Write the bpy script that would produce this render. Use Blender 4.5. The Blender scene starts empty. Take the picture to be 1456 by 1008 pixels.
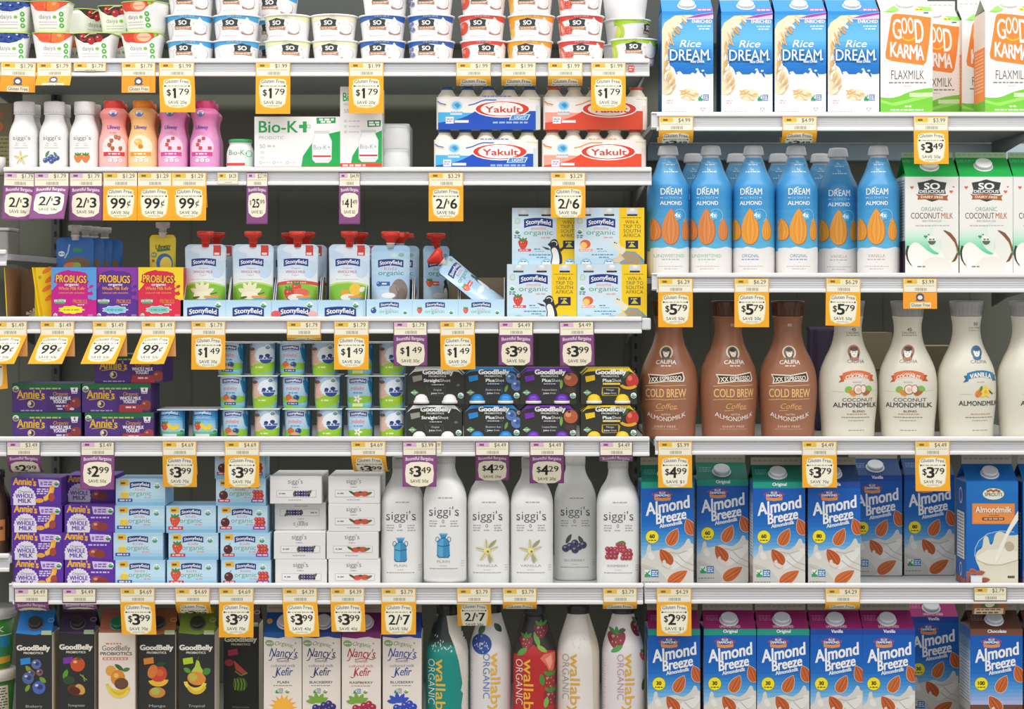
import bpy, bmesh, math, random
from math import sin, cos, pi, radians, floor
from mathutils import Vector
from mathutils.geometry import tessellate_polygon

random.seed(7)
SC = bpy.context.scene
COL = SC.collection
S = 0.00128          # metres per photo pixel at the shelf fronts
ZH, HY, CXP, DC = 1.03, 420.0, 728.0, 4.0

# ---------------------------------------------------------------- camera, light, exposure
cam = bpy.data.cameras.new('camera')
cam.sensor_width = 36
cam.lens = 36 * DC / (1456 * S)
cam.shift_y = -(504 - HY) / 1456
co = bpy.data.objects.new('camera', cam)
COL.objects.link(co)
co.location = (0, -DC, ZH)
co.rotation_euler = (pi / 2, 0, 0)
SC.camera = co
vs = SC.view_settings
vs.view_transform = 'Standard'
vs.look = 'None'
vs.gamma = 1
vs.exposure = 0.06
vs.use_curve_mapping = False
w = bpy.data.worlds.new('store_ambient')
SC.world = w
w.use_nodes = True
w.node_tree.nodes['Background'].inputs[0].default_value = (1.0, 0.985, 0.965, 1)
w.node_tree.nodes['Background'].inputs[1].default_value = 0.95


def area(name, loc, tgt, sx, sy, power, colr):
    l = bpy.data.lights.new(name, 'AREA')
    l.shape = 'RECTANGLE'
    l.size, l.size_y, l.energy, l.color = sx, sy, power, colr
    o = bpy.data.objects.new(name, l)
    COL.objects.link(o)
    o.location = loc
    o.rotation_euler = (Vector(tgt) - Vector(loc)).to_track_quat('-Z', 'Y').to_euler()
    return o


# fluorescent tubes over the aisle and the lamp in the canopy of the case
area('aisle_light', (0, -1.35, 3.1), (0, 0, 0.9), 5.0, 0.5, 54, (1, 0.985, 0.965))
area('canopy_light', (0, -0.22, 1.95), (0, 0.02, 0.6), 3.2, 0.12, 3, (1, 0.98, 0.96))

# added fill lights under the shelves, lifting the dark interior: (left px, right px, underside px)
for i, (x0, x1, py) in enumerate(((10, 915, 99.5), (15, 915, 254.5), (5, 905, 466.5), (5, 915, 638.5), (25, 905, 846.5),
                                  (940, 1480, 176.5), (940, 1480, 404.5), (940, 1480, 636.5), (925, 1480, 846.5))):
    z = ZH - (py - HY) * S
    wd = (x1 - x0) * S
    area('added_shelf_fill', (((x0 + x1) / 2 - CXP) * S, 0.22, z), (((x0 + x1) / 2 - CXP) * S, 0.22, 0), wd, 0.3, 0.62 * wd, (1, 0.99, 0.93))


# ---------------------------------------------------------------- colours and materials
_lc = {}


def lin(h):
    if h not in _lc:
        f = lambda c: c / 12.92 if c <= 0.04045 else ((c + 0.055) / 1.055) ** 2.4
        _lc[h] = tuple(f(int(h[i:i + 2], 16) / 255) for i in (0, 2, 4)) + (1.0,)
    return _lc[h]


def mix(a, b, t):
    return ''.join('%02x' % round(int(a[i:i + 2], 16) * (1 - t) + int(b[i:i + 2], 16) * t) for i in (0, 2, 4))


def material(name, rough, spec=0.4, metal=0.0, bump=0.0, scale=400, trans=0.0, alpha=1.0, coat=0.0):
    m = bpy.data.materials.new(name)
    m.use_nodes = True
    nt = m.node_tree
    b = nt.nodes['Principled BSDF']
    at = nt.nodes.new('ShaderNodeAttribute')
    at.attribute_name = 'Col'
    nt.links.new(at.outputs['Color'], b.inputs['Base Color'])
    b.inputs['Roughness'].default_value = rough
    b.inputs['Specular IOR Level'].default_value = spec
    b.inputs['Metallic'].default_value = metal
    b.inputs['Coat Weight'].default_value = coat
    b.inputs['Transmission Weight'].default_value = trans
    b.inputs['Alpha'].default_value = alpha
    if bump:
        tc = nt.nodes.new('ShaderNodeTexCoord')
        nz = nt.nodes.new('ShaderNodeTexNoise')
        nz.inputs['Scale'].default_value = scale
        bp = nt.nodes.new('ShaderNodeBump')
        bp.inputs['Strength'].default_value = bump
        bp.inputs['Distance'].default_value = 0.001
        nt.links.new(tc.outputs['Object'], nz.inputs['Vector'])
        nt.links.new(nz.outputs['Fac'], bp.inputs['Height'])
        nt.links.new(bp.outputs['Normal'], b.inputs['Normal'])
    return m


CARD = material('printed_card', 0.5, 0.35, bump=0.05, scale=60)
PLAST = material('plastic', 0.32, 0.4, bump=0.03, scale=30)
FOIL = material('pouch_film', 0.28, 0.5, metal=0.15, bump=0.35, scale=28)
PAPER = material('paper', 0.6, 0.25, bump=0.06, scale=80)
PAINT = material('white_enamel', 0.38, 0.4, bump=0.03, scale=90)
DARK = material('dark_liner', 0.7, 0.2, bump=0.1, scale=40)
FILM = material('clear_film', 0.2, 0.5, alpha=0.35)
FROST = material('frosted_plastic', 0.4, 0.4, trans=0.35)
FLOORM = material('vinyl_floor', 0.35, 0.4, bump=0.03, scale=8)


# ---------------------------------------------------------------- flat artwork
_gc = {}


def glyphs(s, bold):
    k = (s, bold)
    if k not in _gc:
        c = bpy.data.curves.new('t', 'FONT')
        c.body, c.size, c.resolution_u, c.offset = s, 1 / 0.682, 3, bold
        o = bpy.data.objects.new('t', c)
        m = bpy.data.meshes.new_from_object(o)
        v = [(p.co.x, p.co.y) for p in m.vertices]
        t = [[v[i] for i in p.vertices] for p in m.polygons]
        xs = [p[0] for q in t for p in q] or [0, 1]
        _gc[k] = (t, min(xs), max(xs))
        bpy.data.objects.remove(o)
        bpy.data.curves.remove(c)
        bpy.data.meshes.remove(m)
    return _gc[k]


def half(poly, ax, val, keep_low):
    out = []
    n = len(poly)
    for i in range(n):
        a, b = poly[i], poly[(i + 1) % n]
        ia = (a[ax] <= val) == keep_low or a[ax] == val
        ib = (b[ax] <= val) == keep_low or b[ax] == val
        if ia:
            out.append(a)
        if ia != ib and a[ax] != b[ax]:
            t = (val - a[ax]) / (b[ax] - a[ax])
            p = [a[0] + t * (b[0] - a[0]), a[1] + t * (b[1] - a[1])]
            p[ax] = val
            out.append(tuple(p))
    return out


def strips(poly, ax, step):
    lo = min(p[ax] for p in poly)
    hi = max(p[ax] for p in poly)
    k = floor(lo / step) + 1
    cur = poly
    while k * step < hi - 1e-5:
        a = half(cur, ax, k * step, True)
        if len(a) > 2:
            yield a
        cur = half(cur, ax, k * step, False)
        if len(cur) < 3:
            return
        k += 1
    yield cur


class Art:
    """Printed artwork: coloured polygons in pixels, u to the right of (ox), v up from (oy)."""

    def __init__(s, ox, oy, zx=0, zy=0, k=1):
        s.a = (ox, oy, zx, zy, k)
        s.ops = []
        s.clip = None

    def P(s, x, y):
        ox, oy, zx, zy, k = s.a
        return (zx + x / k - ox, oy - zy - y / k)

    def add(s, polys, col, lev=None):
        qs = []
        for q in polys:
            q = [s.P(*p) for p in q]
            if s.clip:
                x0, y0, x1, y1 = s.clip
                for ax, val, lo in ((0, x1, 1), (0, x0, 0), (1, y1, 1), (1, y0, 0)):
                    q = half(q, ax, val, bool(lo))
                    if len(q) < 3:
                        break
            if len(q) > 2:
                qs.append(q)
        if not qs:
            return s
        bb = (min(p[0] for q in qs for p in q), min(p[1] for q in qs for p in q),
              max(p[0] for q in qs for p in q), max(p[1] for q in qs for p in q))
        L = lev or 0
        for o in s.ops if lev is None else ():
            b = o[3]
            if o[2] >= L and b[0] < bb[2] and b[2] > bb[0] and b[1] < bb[3] and b[3] > bb[1]:
                L = math.ceil(o[2] + 1)
        s.ops.append((qs, col, L, bb))
        return s

    def setclip(s, x0, y0, x1, y1):
        a, b = s.P(x0, y1), s.P(x1, y0)
        s.clip = (a[0], a[1], b[0], b[1])
        return s

    def rect(s, x0, y0, x1, y1, c):
        return s.add([[(x0, y0), (x0, y1), (x1, y1), (x1, y0)]], c)

    def grad(s, x0, y0, x1, y1, cs, n=14):
        m = len(cs) - 1
        for i in range(n):
            t = (i + .5) / n * m
            j = min(int(t), m - 1)
            s.rect(x0, y0 + (y1 - y0) * i / n, x1, y0 + (y1 - y0) * (i + 1) / n, mix(cs[j], cs[j + 1], t - j))
        return s

    def poly(s, pts, c):
        v = [Vector((p[0], p[1], 0)) for p in pts]
        return s.add([[pts[i] for i in t] for t in tessellate_polygon([v])], c)

    def soft(s, pts, c, k=2):
        for _ in range(k):
            q = []
            for i in range(len(pts)):
                (x0, y0), (x1, y1) = pts[i], pts[(i + 1) % len(pts)]
                q += [(x0 * .75 + x1 * .25, y0 * .75 + y1 * .25), (x0 * .25 + x1 * .75, y0 * .25 + y1 * .75)]
            pts = q
        return s.poly(pts, c)

    def ell(s, cx, cy, rx, ry, c, rot=0, n=20, a0=0, a1=360):
        r = radians(rot)
        pts = []
        full = a1 - a0 >= 360
        for i in range(n if full else n + 1):
            a = radians(a0 + (a1 - a0) * i / n)
            x, y = rx * cos(a), ry * sin(a)
            pts.append((cx + x * cos(r) + y * sin(r), cy - (-x * sin(r) + y * cos(r))))
        return s.add([pts], c)

    def ring(s, cx, cy, rx, ry, wd, c, n=24, a0=0, a1=360):
        q = []
        f = lambda a, k: (cx + (rx - k) * cos(a), cy - (ry - k) * sin(a))
        for i in range(n):
            a, b = radians(a0 + (a1 - a0) * i / n), radians(a0 + (a1 - a0) * (i + 1) / n)
            q.append([f(a, 0), f(b, 0), f(b, wd), f(a, wd)])
        return s.add(q, c)

    def line(s, pts, wd, c):
        q = []
        for (x0, y0), (x1, y1) in zip(pts, pts[1:]):
            l = math.hypot(x1 - x0, y1 - y0) or 1
            nx, ny = -(y1 - y0) / l * wd / 2, (x1 - x0) / l * wd / 2
            q.append([(x0 + nx, y0 + ny), (x1 + nx, y1 + ny), (x1 - nx, y1 - ny), (x0 - nx, y0 - ny)])
        return s.add(q, c)

    def band(s, cx, cy, wd, h, arc, c, n=10, flare=0):
        f = lambda i: (cx - wd / 2 + wd * i / n, cy - arc * (1 - (2 * i / n - 1) ** 2), h / 2 + flare * (2 * i / n - 1) ** 2)
        q = []
        for i in range(n):
            a, b = f(i), f(i + 1)
            q.append([(a[0], a[1] - a[2]), (a[0], a[1] + a[2]), (b[0], b[1] + b[2]), (b[0], b[1] - b[2])])
        return s.add(q, c)

    def text(s, t, x, y, h, c, w=None, al='C', rot=0, sh=0, b=0, arc=0, out=None):
        if out:
            s.text(t, x, y, h, out[0], (w + 2 * out[1] if w else None), al, rot, sh, b + out[1] / h * 1.3, arc)
        g, x0, x1 = glyphs(t, min(b, 0))
        sx = (w / (x1 - x0)) if w else h
        W = (x1 - x0) * sx
        dx = {'L': 0, 'C': -W / 2, 'R': -W}[al]
        cr, sr = cos(radians(rot)), sin(radians(rot))
        sets = []
        jit = [(0, 0)]
        if b > 0:
            jit = [(-b, 0), (b, 0)] if b < .016 else [(-b, -b * .6), (b, -b * .6), (b, b * .6), (-b, b * .6)] + ([(0, 0)] if b > .06 else [])
        for jx, jy in jit:
            q = []
            for tr in g:
                pts = []
                for px, py in tr:
                    X, Y = (px - x0) * sx + jx * h, (py + jy) * h
                    if arc:
                        Y += arc * (1 - (2 * X / W - 1) ** 2)
                    X += sh * Y + dx
                    pts.append((x + X * cr - Y * sr, y - X * sr - Y * cr))
                q.append(pts)
            sets.append(q)
        n = len(s.ops)
        s.add([p for q in sets for p in q], c)
        if len(s.ops) > n and len(sets) > 1:      # the strokes of bold lettering lie a hair above one another
            L = s.ops.pop()[2]
            for k, q in enumerate(sets):
                s.add(q, c, L + .45 * k)
        return s

    def dash(s, x0, x1, y, h, c, seed=1):
        """a line of print too small to read"""
        r = random.Random(seed * 77 + int(x0 * 3 + y))
        q = []
        x = x0
        while x < x1 - h:
            wd = min(h * r.uniform(1.2, 3.6), x1 - x)
            q.append([(x, y - h / 2), (x, y + h / 2), (x + wd, y + h / 2), (x + wd, y - h / 2)])
            x += wd + h * .7
        return s.add(q, c) if q else s

    def drop(s, cx, cy, l, wd, rot, c, n=16, p=0.7):
        """pointed oval (almond, leaf, petal); the tip points along rot, counter-clockwise from right"""
        r = radians(rot)
        pts = []
        for i in range(n * 2):
            a = 2 * pi * i / (n * 2)
            x = cos(a) * l / 2
            y = sin(a) * abs(sin(a / 2)) ** p * wd / 2 * 1.24
            pts.append((cx + x * cos(r) - y * sin(r), cy - x * sin(r) - y * cos(r)))
        return s.add([pts], c)

    def leaf(s, cx, cy, l, wd, rot, c):
        r = radians(rot)
        pts = []
        for i in range(20):
            a = 2 * pi * i / 20
            x = cos(a) * l / 2
            y = (1 if sin(a) > 0 else -1) * (abs(sin(a)) ** 1.6) * wd / 2
            pts.append((cx + x * cos(r) - y * sin(r), cy - x * sin(r) - y * cos(r)))
        return s.poly(pts, c)

    def almond(s, cx, cy, l, wd, rot, c='c4622c', edge='ece4da', e=5):
        if edge:
            s.drop(cx, cy, l + e, wd + e, rot, edge)
        s.drop(cx, cy, l, wd, rot, c)
        d, li = mix(c, '5a2408', .28), mix(c, 'ffd0a0', .22)
        l, wd = l * 1.06, wd * 1.04
        r = radians(rot)
        for k, cc in ((-.26, d), (-.1, li), (.07, d), (.22, li)):
            p = [(cx + (x * l) * cos(r) - (k * wd * (1 - abs(x) * 1.2)) * sin(r), cy - (x * l) * sin(r) - (k * wd * (1 - abs(x) * 1.2)) * cos(r)) for x in (-.38, -.15, .1, .33)]
            s.line(p, wd * .055, cc)
        return s

    def berry(s, cx, cy, r, c, hl='e8ecf4', dk=None):
        s.ell(cx, cy, r, r, c)
        if dk:
            s.ell(cx + r * .15, cy - r * .1, r * .45, r * .4, dk)
        return s.ell(cx - r * .35, cy - r * .35, r * .28, r * .2, hl, n=8)

    def blob(s, cx, cy, rx, ry, c, lobes=9, amp=.12, n=54):
        pts = [(cx + rx * (1 + amp * cos(lobes * 2 * pi * i / n)) * cos(2 * pi * i / n), cy + ry * (1 + amp * cos(lobes * 2 * pi * i / n)) * sin(2 * pi * i / n)) for i in range(n)]
        return s.poly(pts, c)

    def logo(s, t, cx, cy, wd, h, arc, c='1c3484', tc='f4f4f8', b=.03):
        """arched name panel"""
        s.band(cx, cy, wd, h, arc, c, flare=h * .06)
        return s.text(t, cx, cy + h * .24, h * .56, tc, w=wd * .86, b=b, arc=arc)

    def onto(s, mb, fn, su=None, sv=None, base=.25, mat=0):
        for qs, c, L, bb in s.ops:
            off = base + .06 * L
            for q in qs:
                ps = [q]
                if su:
                    ps = [r for p in ps for r in strips(p, 0, su)]
                if sv:
                    ps = [r for p in ps for r in strips(p, 1, sv)]
                for p in ps:
                    pts = [fn(u, v, off) for u, v in p]
                    if None in pts:
                        continue
                    ar = 0
                    for (ax, ay), (bx, by) in zip(p, p[1:] + p[:1]):
                        ar += ax * by - bx * ay
                    if abs(ar) < 1e-7:
                        continue
                    mb.face(pts if ar > 0 else pts[::-1], c, mat)
        return mb

    def flat(s, mb, y=0.0, mat=0):
        return s.onto(mb, lambda u, v, o: (u, y - o, v), mat=mat)


# ---------------------------------------------------------------- mesh builder (pixel units in, metres out)
class MB:
    def __init__(s):
        s.v, s.f, s.c, s.m, s.sm = [], [], [], [], []

    def face(s, pts, c, mat=0, smooth=False):
        i = len(s.v)
        s.v.extend(pts)
        s.f.append(tuple(range(i, i + len(pts))))
        s.c.append(c); s.m.append(mat); s.sm.append(smooth)

    def raw(s, verts, faces, cols, mat=0, smooth=True):
        i = len(s.v)
        s.v.extend(verts)
        for n, f in enumerate(faces):
            s.f.append(tuple(i + j for j in f))
            s.c.append(cols if isinstance(cols, str) else cols[n])
            s.m.append(mat); s.sm.append(smooth)

    def box(s, x0, x1, y0, y1, z0, z1, c, bev=.6, mat=0, seg=1):
        bm = bmesh.new()
        bmesh.ops.create_cube(bm, size=1)
        for q in bm.verts:
            q.co = Vector(((x0 + x1) / 2 + q.co.x * (x1 - x0), (y0 + y1) / 2 + q.co.y * (y1 - y0), (z0 + z1) / 2 + q.co.z * (z1 - z0)))
        if bev:
            bmesh.ops.bevel(bm, geom=bm.edges[:], offset=bev, segments=seg, affect='EDGES', profile=.5)
        bm.normal_update()
        cs = []
        for f in bm.faces:
            if isinstance(c, str):
                cs.append(c)
            else:
                n = f.normal
                a = max(range(3), key=lambda i: abs(n[i]))
                k = ('lr', 'fk', 'bt')[a][n[a] > 0]
                cs.append(c.get(k, c['*']))
        bm.verts.index_update()
        s.raw([tuple(q.co) for q in bm.verts], [[q.index for q in f.verts] for f in bm.faces], cs, mat, False)
        bm.free()

    def lathe(s, pr, c, n=48, mat=0, cx=0, cy=0, cap=True, tilt=None):
        V, F, C = [], [], []
        fc = c if callable(c) else (lambda z: c)
        for r, z, e in pr:
            for i in range(n):
                a = 2 * pi * i / n
                ca, sa = cos(a), sin(a)
                x = r * (1 if ca > 0 else -1) * abs(ca) ** (2 / e)
                y = r * (1 if sa > 0 else -1) * abs(sa) ** (2 / e)
                V.append((cx + x, cy + y, z))
        for j in range(len(pr) - 1):
            for i in range(n):
                F.append((j * n + i, j * n + (i + 1) % n, (j + 1) * n + (i + 1) % n, (j + 1) * n + i))
                C.append(fc((pr[j][1] + pr[j + 1][1]) / 2))
        if cap:
            F.append(tuple(range(n))[::-1]); C.append(fc(pr[0][1]))
            F.append(tuple(range((len(pr) - 1) * n, len(pr) * n))); C.append(fc(pr[-1][1]))
        if tilt:
            V = [tilt(p) for p in V]
        s.raw(V, F, C, mat, True)

    def build(s, name, mats, parent=None):
        me = bpy.data.meshes.new(name)
        me.from_pydata([(x * S, y * S, z * S) for x, y, z in s.v], [], s.f)
        me.polygons.foreach_set('material_index', s.m)
        me.polygons.foreach_set('use_smooth', s.sm)
        at = me.attributes.new('Col', 'FLOAT_COLOR', 'CORNER')
        buf = []
        for f, c in zip(s.f, s.c):
            buf.extend(lin(c) * len(f))
        at.data.foreach_set('color', buf)
        for m in (mats if isinstance(mats, (list, tuple)) else [mats]):
            me.materials.append(m)
        me.update()
        o = bpy.data.objects.new(name, me)
        COL.objects.link(o)
        if parent:
            o.parent = parent
        return o


def spline(pts, m=5):
    """smooth a (radius, height[, exponent]) outline"""
    P = [(p[0], p[1], p[2] if len(p) > 2 else 2.0) for p in pts]
    out = []
    for i in range(len(P) - 1):
        a, b, c, d = P[max(i - 1, 0)], P[i], P[i + 1], P[min(i + 2, len(P) - 1)]
        for k in range(m):
            t = k / m
            q = []
            for x in range(3):
                if x == 1 or (b[x] == c[x]):
                    q.append(b[x] + (c[x] - b[x]) * t)
                else:
                    q.append(.5 * (2 * b[x] + (c[x] - a[x]) * t + (2 * a[x] - 5 * b[x] + 4 * c[x] - d[x]) * t * t + (3 * b[x] - a[x] - 3 * c[x] + d[x]) * t ** 3))
            out.append(tuple(q))
    out.append(P[-1])
    return out


def around(pr):
    """mapping of artwork on to the front of a turned body"""
    def fn(u, v, off):
        if v <= pr[0][1]:
            r, _, e = pr[0]
        elif v >= pr[-1][1]:
            r, _, e = pr[-1]
        else:
            for (r0, z0, e0), (r1, z1, e1) in zip(pr, pr[1:]):
                if z0 <= v <= z1:
                    t = (v - z0) / ((z1 - z0) or 1)
                    r, e = r0 + (r1 - r0) * t, e0 + (e1 - e0) * t
                    break
        a = min(abs(u), r * .985)
        if abs(u) > r * 1.02:
            return None
        y = (r ** e - a ** e) ** (1 / e)
        k = (r + off) / r
        return (math.copysign(a, u) * k, -y * k, v)
    return fn


def wrap(art, mb, pr, su=2.5, sv=4):
    return art.onto(mb, around(pr), su, sv)


# ---------------------------------------------------------------- objects
def thing(name, label, cat, group=None):
    o = bpy.data.objects.new(name, None)
    o.empty_display_size = .02
    COL.objects.link(o)
    o['label'] = label
    o['category'] = cat
    if group:
        o['group'] = group
    return o


def dup(root, label=None, group=None):
    r = root.copy()
    COL.objects.link(r)
    if label:
        r['label'] = label
    if group:
        r['group'] = group
    for ch in list(root.children):
        c = ch.copy()
        COL.objects.link(c)
        c.parent = r
        for g in list(ch.children):
            d = g.copy()
            COL.objects.link(d)
            d.parent = c
    return r


def zof(py):
    return ZH - (py - HY) * S


def put(o, px, pb, y, rz=0, rx=0, ry=0):
    """stand a thing on the level pb, y metres behind the shelf front"""
    o.location = ((px - CXP) * S * (DC + y) / DC, y, zof(pb))
    o.rotation_euler = (radians(rx), radians(ry), radians(rz))
    return o


NTH = ['leftmost', 'second', 'third', 'fourth', 'fifth', 'sixth', 'seventh', 'eighth']


class Kind:
    """first call builds, later calls copy"""

    def __init__(s, make):
        s.make, s.root = make, None

    def __call__(s, label):
        if s.root is None:
            s.root = s.make(label)
            return s.root
        return dup(s.root, label)
# ================================================================ artwork of the packages
def nongmo(a, x, y, wd, h, c='3a7ab0'):
    a.rect(x, y, x + wd * .44, y + h, 'd8e8d8')
    a.poly([(x, y + h), (x, y + h * .6), (x + wd * .2, y + h * .5), (x + wd * .44, y + h * .75), (x + wd * .44, y + h)], '2f9a6a')
    a.line([(x + wd * .08, y + h * .3), (x + wd * .18, y + h * .6), (x + wd * .36, y + h * .12)], wd * .07, '2f7a4a')
    a.rect(x + wd * .47, y, x + wd, y + h, c)
    for k in (.25, .5, .75):
        a.dash(x + wd * .53, x + wd * .95, y + h * k, h * .13, 'e4ecf4', int(k * 8))


def usda(a, x, y, r, c='2f8a5a'):
    a.ell(x, y, r, r, 'eef2ea')
    a.ell(x, y, r * .88, r * .88, c, a0=180, a1=360)
    a.dash(x - r * .6, x + r * .6, y - r * .3, r * .32, c)


def heart(a, x, y, r, c):
    a.ell(x - r * .5, y, r * .55, r * .55, c, n=10)
    a.ell(x + r * .5, y, r * .55, r * .55, c, n=10)
    a.poly([(x - r, y + r * .15), (x, y + r * 1.3), (x + r, y + r * .15)], c)


def flower(a, x, y, r, c='efe08a', stem='8a8a5a'):
    for d in (20, 95, 165, 235, 300):
        a.leaf(x + r * .75 * cos(radians(d)), y - r * .75 * sin(radians(d)), r * 1.5, r * .5, d, 'dcd6ae')
        a.line([(x, y), (x + r * 1.35 * cos(radians(d)), y - r * 1.35 * sin(radians(d)))], r * .06, stem)
    a.ell(x, y, r * .4, r * .36, c)
    a.ell(x + r * .1, y + r * .1, r * .16, r * .14, '9a7a2a')


def straw(a, x, y, r, c='d23a2e'):
    a.soft([(x - r * 1.05, y - r * .6), (x - r * .5, y - r * 1.05), (x + r * .5, y - r * 1.05), (x + r * 1.05, y - r * .6), (x + r * .7, y + r * .5), (x, y + r * 1.15), (x - r * .7, y + r * .5)], c)
    for k in (-.5, 0, .5):
        a.leaf(x + r * k * .9, y - r, r * .9, r * .4, 90 - k * 90, '4a8a3a')
    for dx, dy in ((-.4, -.3), (.1, -.4), (.4, 0), (-.1, .2), (0, .6), (-.45, .15)):
        a.ell(x + r * dx, y + r * dy, r * .06, r * .09, mix(c, 'f8e0a0', .7), n=6)
    a.ell(x - r * .35, y - r * .45, r * .2, r * .14, mix(c, 'ffffff', .45), n=8)


def rasp(a, x, y, r, c='b8384a'):
    for i in range(3):
        for j in range(3):
            a.ell(x + (j - 1) * r * .6 + (i % 2) * r * .15, y + (i - 1) * r * .6, r * .42, r * .42, mix(c, '601020', .2 if (i + j) % 2 else 0), n=10)
            a.ell(x + (j - 1) * r * .6 - r * .1, y + (i - 1) * r * .6 - r * .12, r * .12, r * .12, mix(c, 'ffffff', .45), n=6)


def bluep(a, x, y, r, c='3c4a80', lf='4a7a3a'):
    a.leaf(x - r * .9, y - r, r * 1.6, r * .6, 60, lf)
    a.leaf(x + r * .9, y - r * .8, r * 1.5, r * .6, 120, lf)
    for dx, dy in ((-.7, .1), (.6, .15), (0, -.35), (.05, .6), (-1.3, .4), (1.2, -.1)):
        a.ell(x + dx * r, y + dy * r, r * .55, r * .55, c, n=14)
        a.ell(x + dx * r - r * .15, y + dy * r - r * .18, r * .2, r * .17, mix(c, 'ffffff', .45), n=8)
        a.ell(x + dx * r + r * .12, y + dy * r + r * .1, r * .15, r * .13, mix(c, '000020', .4), n=7)


def so_mark(a, x, y, h, full=True):
    """dark arched panel over a wood ribbon"""
    a.poly([(x - h * 1.25, y - h * .62), (x - h * .6, y - h * .72), (x, y - h * .9), (x + h * .6, y - h * .72), (x + h * 1.25, y - h * .62), (x + h * 1.1, y), (x + h * 1.2, y + h * .35), (x - h * 1.2, y + h * .35), (x - h * 1.1, y)], '39403f')
    a.text('SO', x, y - h * (.05 if full else -.12), h * (.52 if full else .62), 'f4f2ee', w=h * (1.3 if full else 1.2), b=.06)
    if full:
        a.text('DELICIOUS', x, y + h * .26, h * .24, 'f4f2ee', w=h * 2.1, b=.05)
        a.poly([(x - h * .9, y + h * .7), (x + h * .95, y + h * .75), (x, y + h * 1.02)], '39403f')
    a.poly([(x - h * 1.4, y + h * .32), (x - h * 1.15, y + h * .42), (x, y + h * .36), (x + h * 1.15, y + h * .5), (x + h * 1.4, y + h * .42), (x + h * 1.28, y + h * .7), (x + h * 1.38, y + h * .92), (x, y + h * .8), (x - h * 1.25, y + h * .84), (x - h * 1.18, y + h * .6)], 'a8643c' if full else 'b98263')
    if full:
        a.text('DAIRY FREE', x, y + h * .72, h * .2, 'f4e6d2', w=h * 1.9, rot=-1.5, b=.04)
    else:
        a.dash(x - h, x + h, y + h * .62, h * .14, 'f0d8bc')


def ab_art(band, flav, kcal, choc=False):
    a = Art(1107.8, 836, 1060, 640, 4.8).setclip(50, 222, 408, 936)
    a.rect(50, 222, 408, 264, band)
    a.text(flav, 232, 247, 21, 'eef4f4', b=.045)
    a.grad(50, 264, 408, 740, ['0c5ab4', '0f60ba', '1468c0', '4a96d4', 'a4cbe4' if not choc else 'b4b4dc'], 18)
    if choc:
        a.soft([(20, 990), (20, 870), (120, 900), (75, 800), (160, 860), (230, 870), (300, 830), (390, 730), (440, 760), (440, 990)], '6e4430')
        a.soft([(230, 936), (300, 850), (400, 800), (408, 860), (330, 936)], '8a5a40')
        a.soft([(60, 930), (140, 880), (210, 930)], '54301f')
    else:
        a.soft([(20, 990), (20, 745), (60, 742), (84, 716), (92, 650), (116, 650), (118, 700), (170, 686), (235, 668), (290, 690), (330, 664), (350, 640), (366, 606), (384, 612), (392, 650), (440, 636), (440, 990)], 'd2d0c8')
        a.soft([(20, 990), (20, 770), (130, 800), (200, 850), (250, 936)], 'c4c2ba')
        a.soft([(250, 740), (340, 700), (400, 660), (408, 720), (320, 800), (240, 830)], 'e0deda')
        a.soft([(90, 720), (115, 690), (150, 740), (120, 760)], 'e2e0dc')
        for p in ([(300, 720), (345, 765), (408, 790)], [(280, 760), (330, 800), (408, 830)], [(60, 800), (130, 830), (170, 880)], [(240, 700), (300, 712), (370, 690)]):
            a.line(p, 6, 'b4b2aa')
    # maker's lozenge and ribbon
    a.poly([(120, 305), (160, 290), (195, 278), (232, 290), (268, 305), (236, 334), (195, 346), (154, 334)], 'b8444a')
    a.poly([(132, 306), (195, 284), (256, 306), (195, 340)], '1c4f9c')
    a.text('BLUE', 195, 301, 13, 'dcecf8', b=.05)
    a.text('DIAMOND', 195, 320, 15, 'e8f2fa', w=104, b=.06)
    a.poly([(138, 324), (195, 330), (254, 324), (250, 346), (195, 352), (142, 346)], 'e0925a')
    a.text('Almond', 232, 423, 82, 'f2f4f6', w=300, rot=11, sh=.16, b=.035)
    a.text('Breeze', 256, 490, 68, 'f2f4f6', w=206, rot=11, sh=.16, b=.04)
    a.text('Almondmilk', 254, 522, 25, 'e6eef6', w=158, rot=11, sh=.15, b=.05)
    a.almond(382, 527, 118, 74, 112, 'c2602e')
    a.almond(268, 597, 128, 76, 62, 'c8662e')
    a.almond(217, 735, 132, 82, 125, 'bc5a2a')
    a.poly([(196, 790), (196, 760), (212, 752), (220, 775), (240, 785), (262, 800), (230, 812)], 'd8d4cc')
    a.almond(300, 872, 158, 78, 34, 'c8662e')
    a.ell(125, 597, 47, 47, '6a7a50')
    a.ell(125, 597, 44, 44, 'f2e02a')
    a.text(kcal, 125, 604, 24, '26281e', b=.06)
    a.dash(98, 152, 620, 7, '55542a')
    if not choc:
        nongmo(a, 74, 822, 94, 50)
    a.dash(60, 170, 906, 8, '8a8880')
    return a


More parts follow.
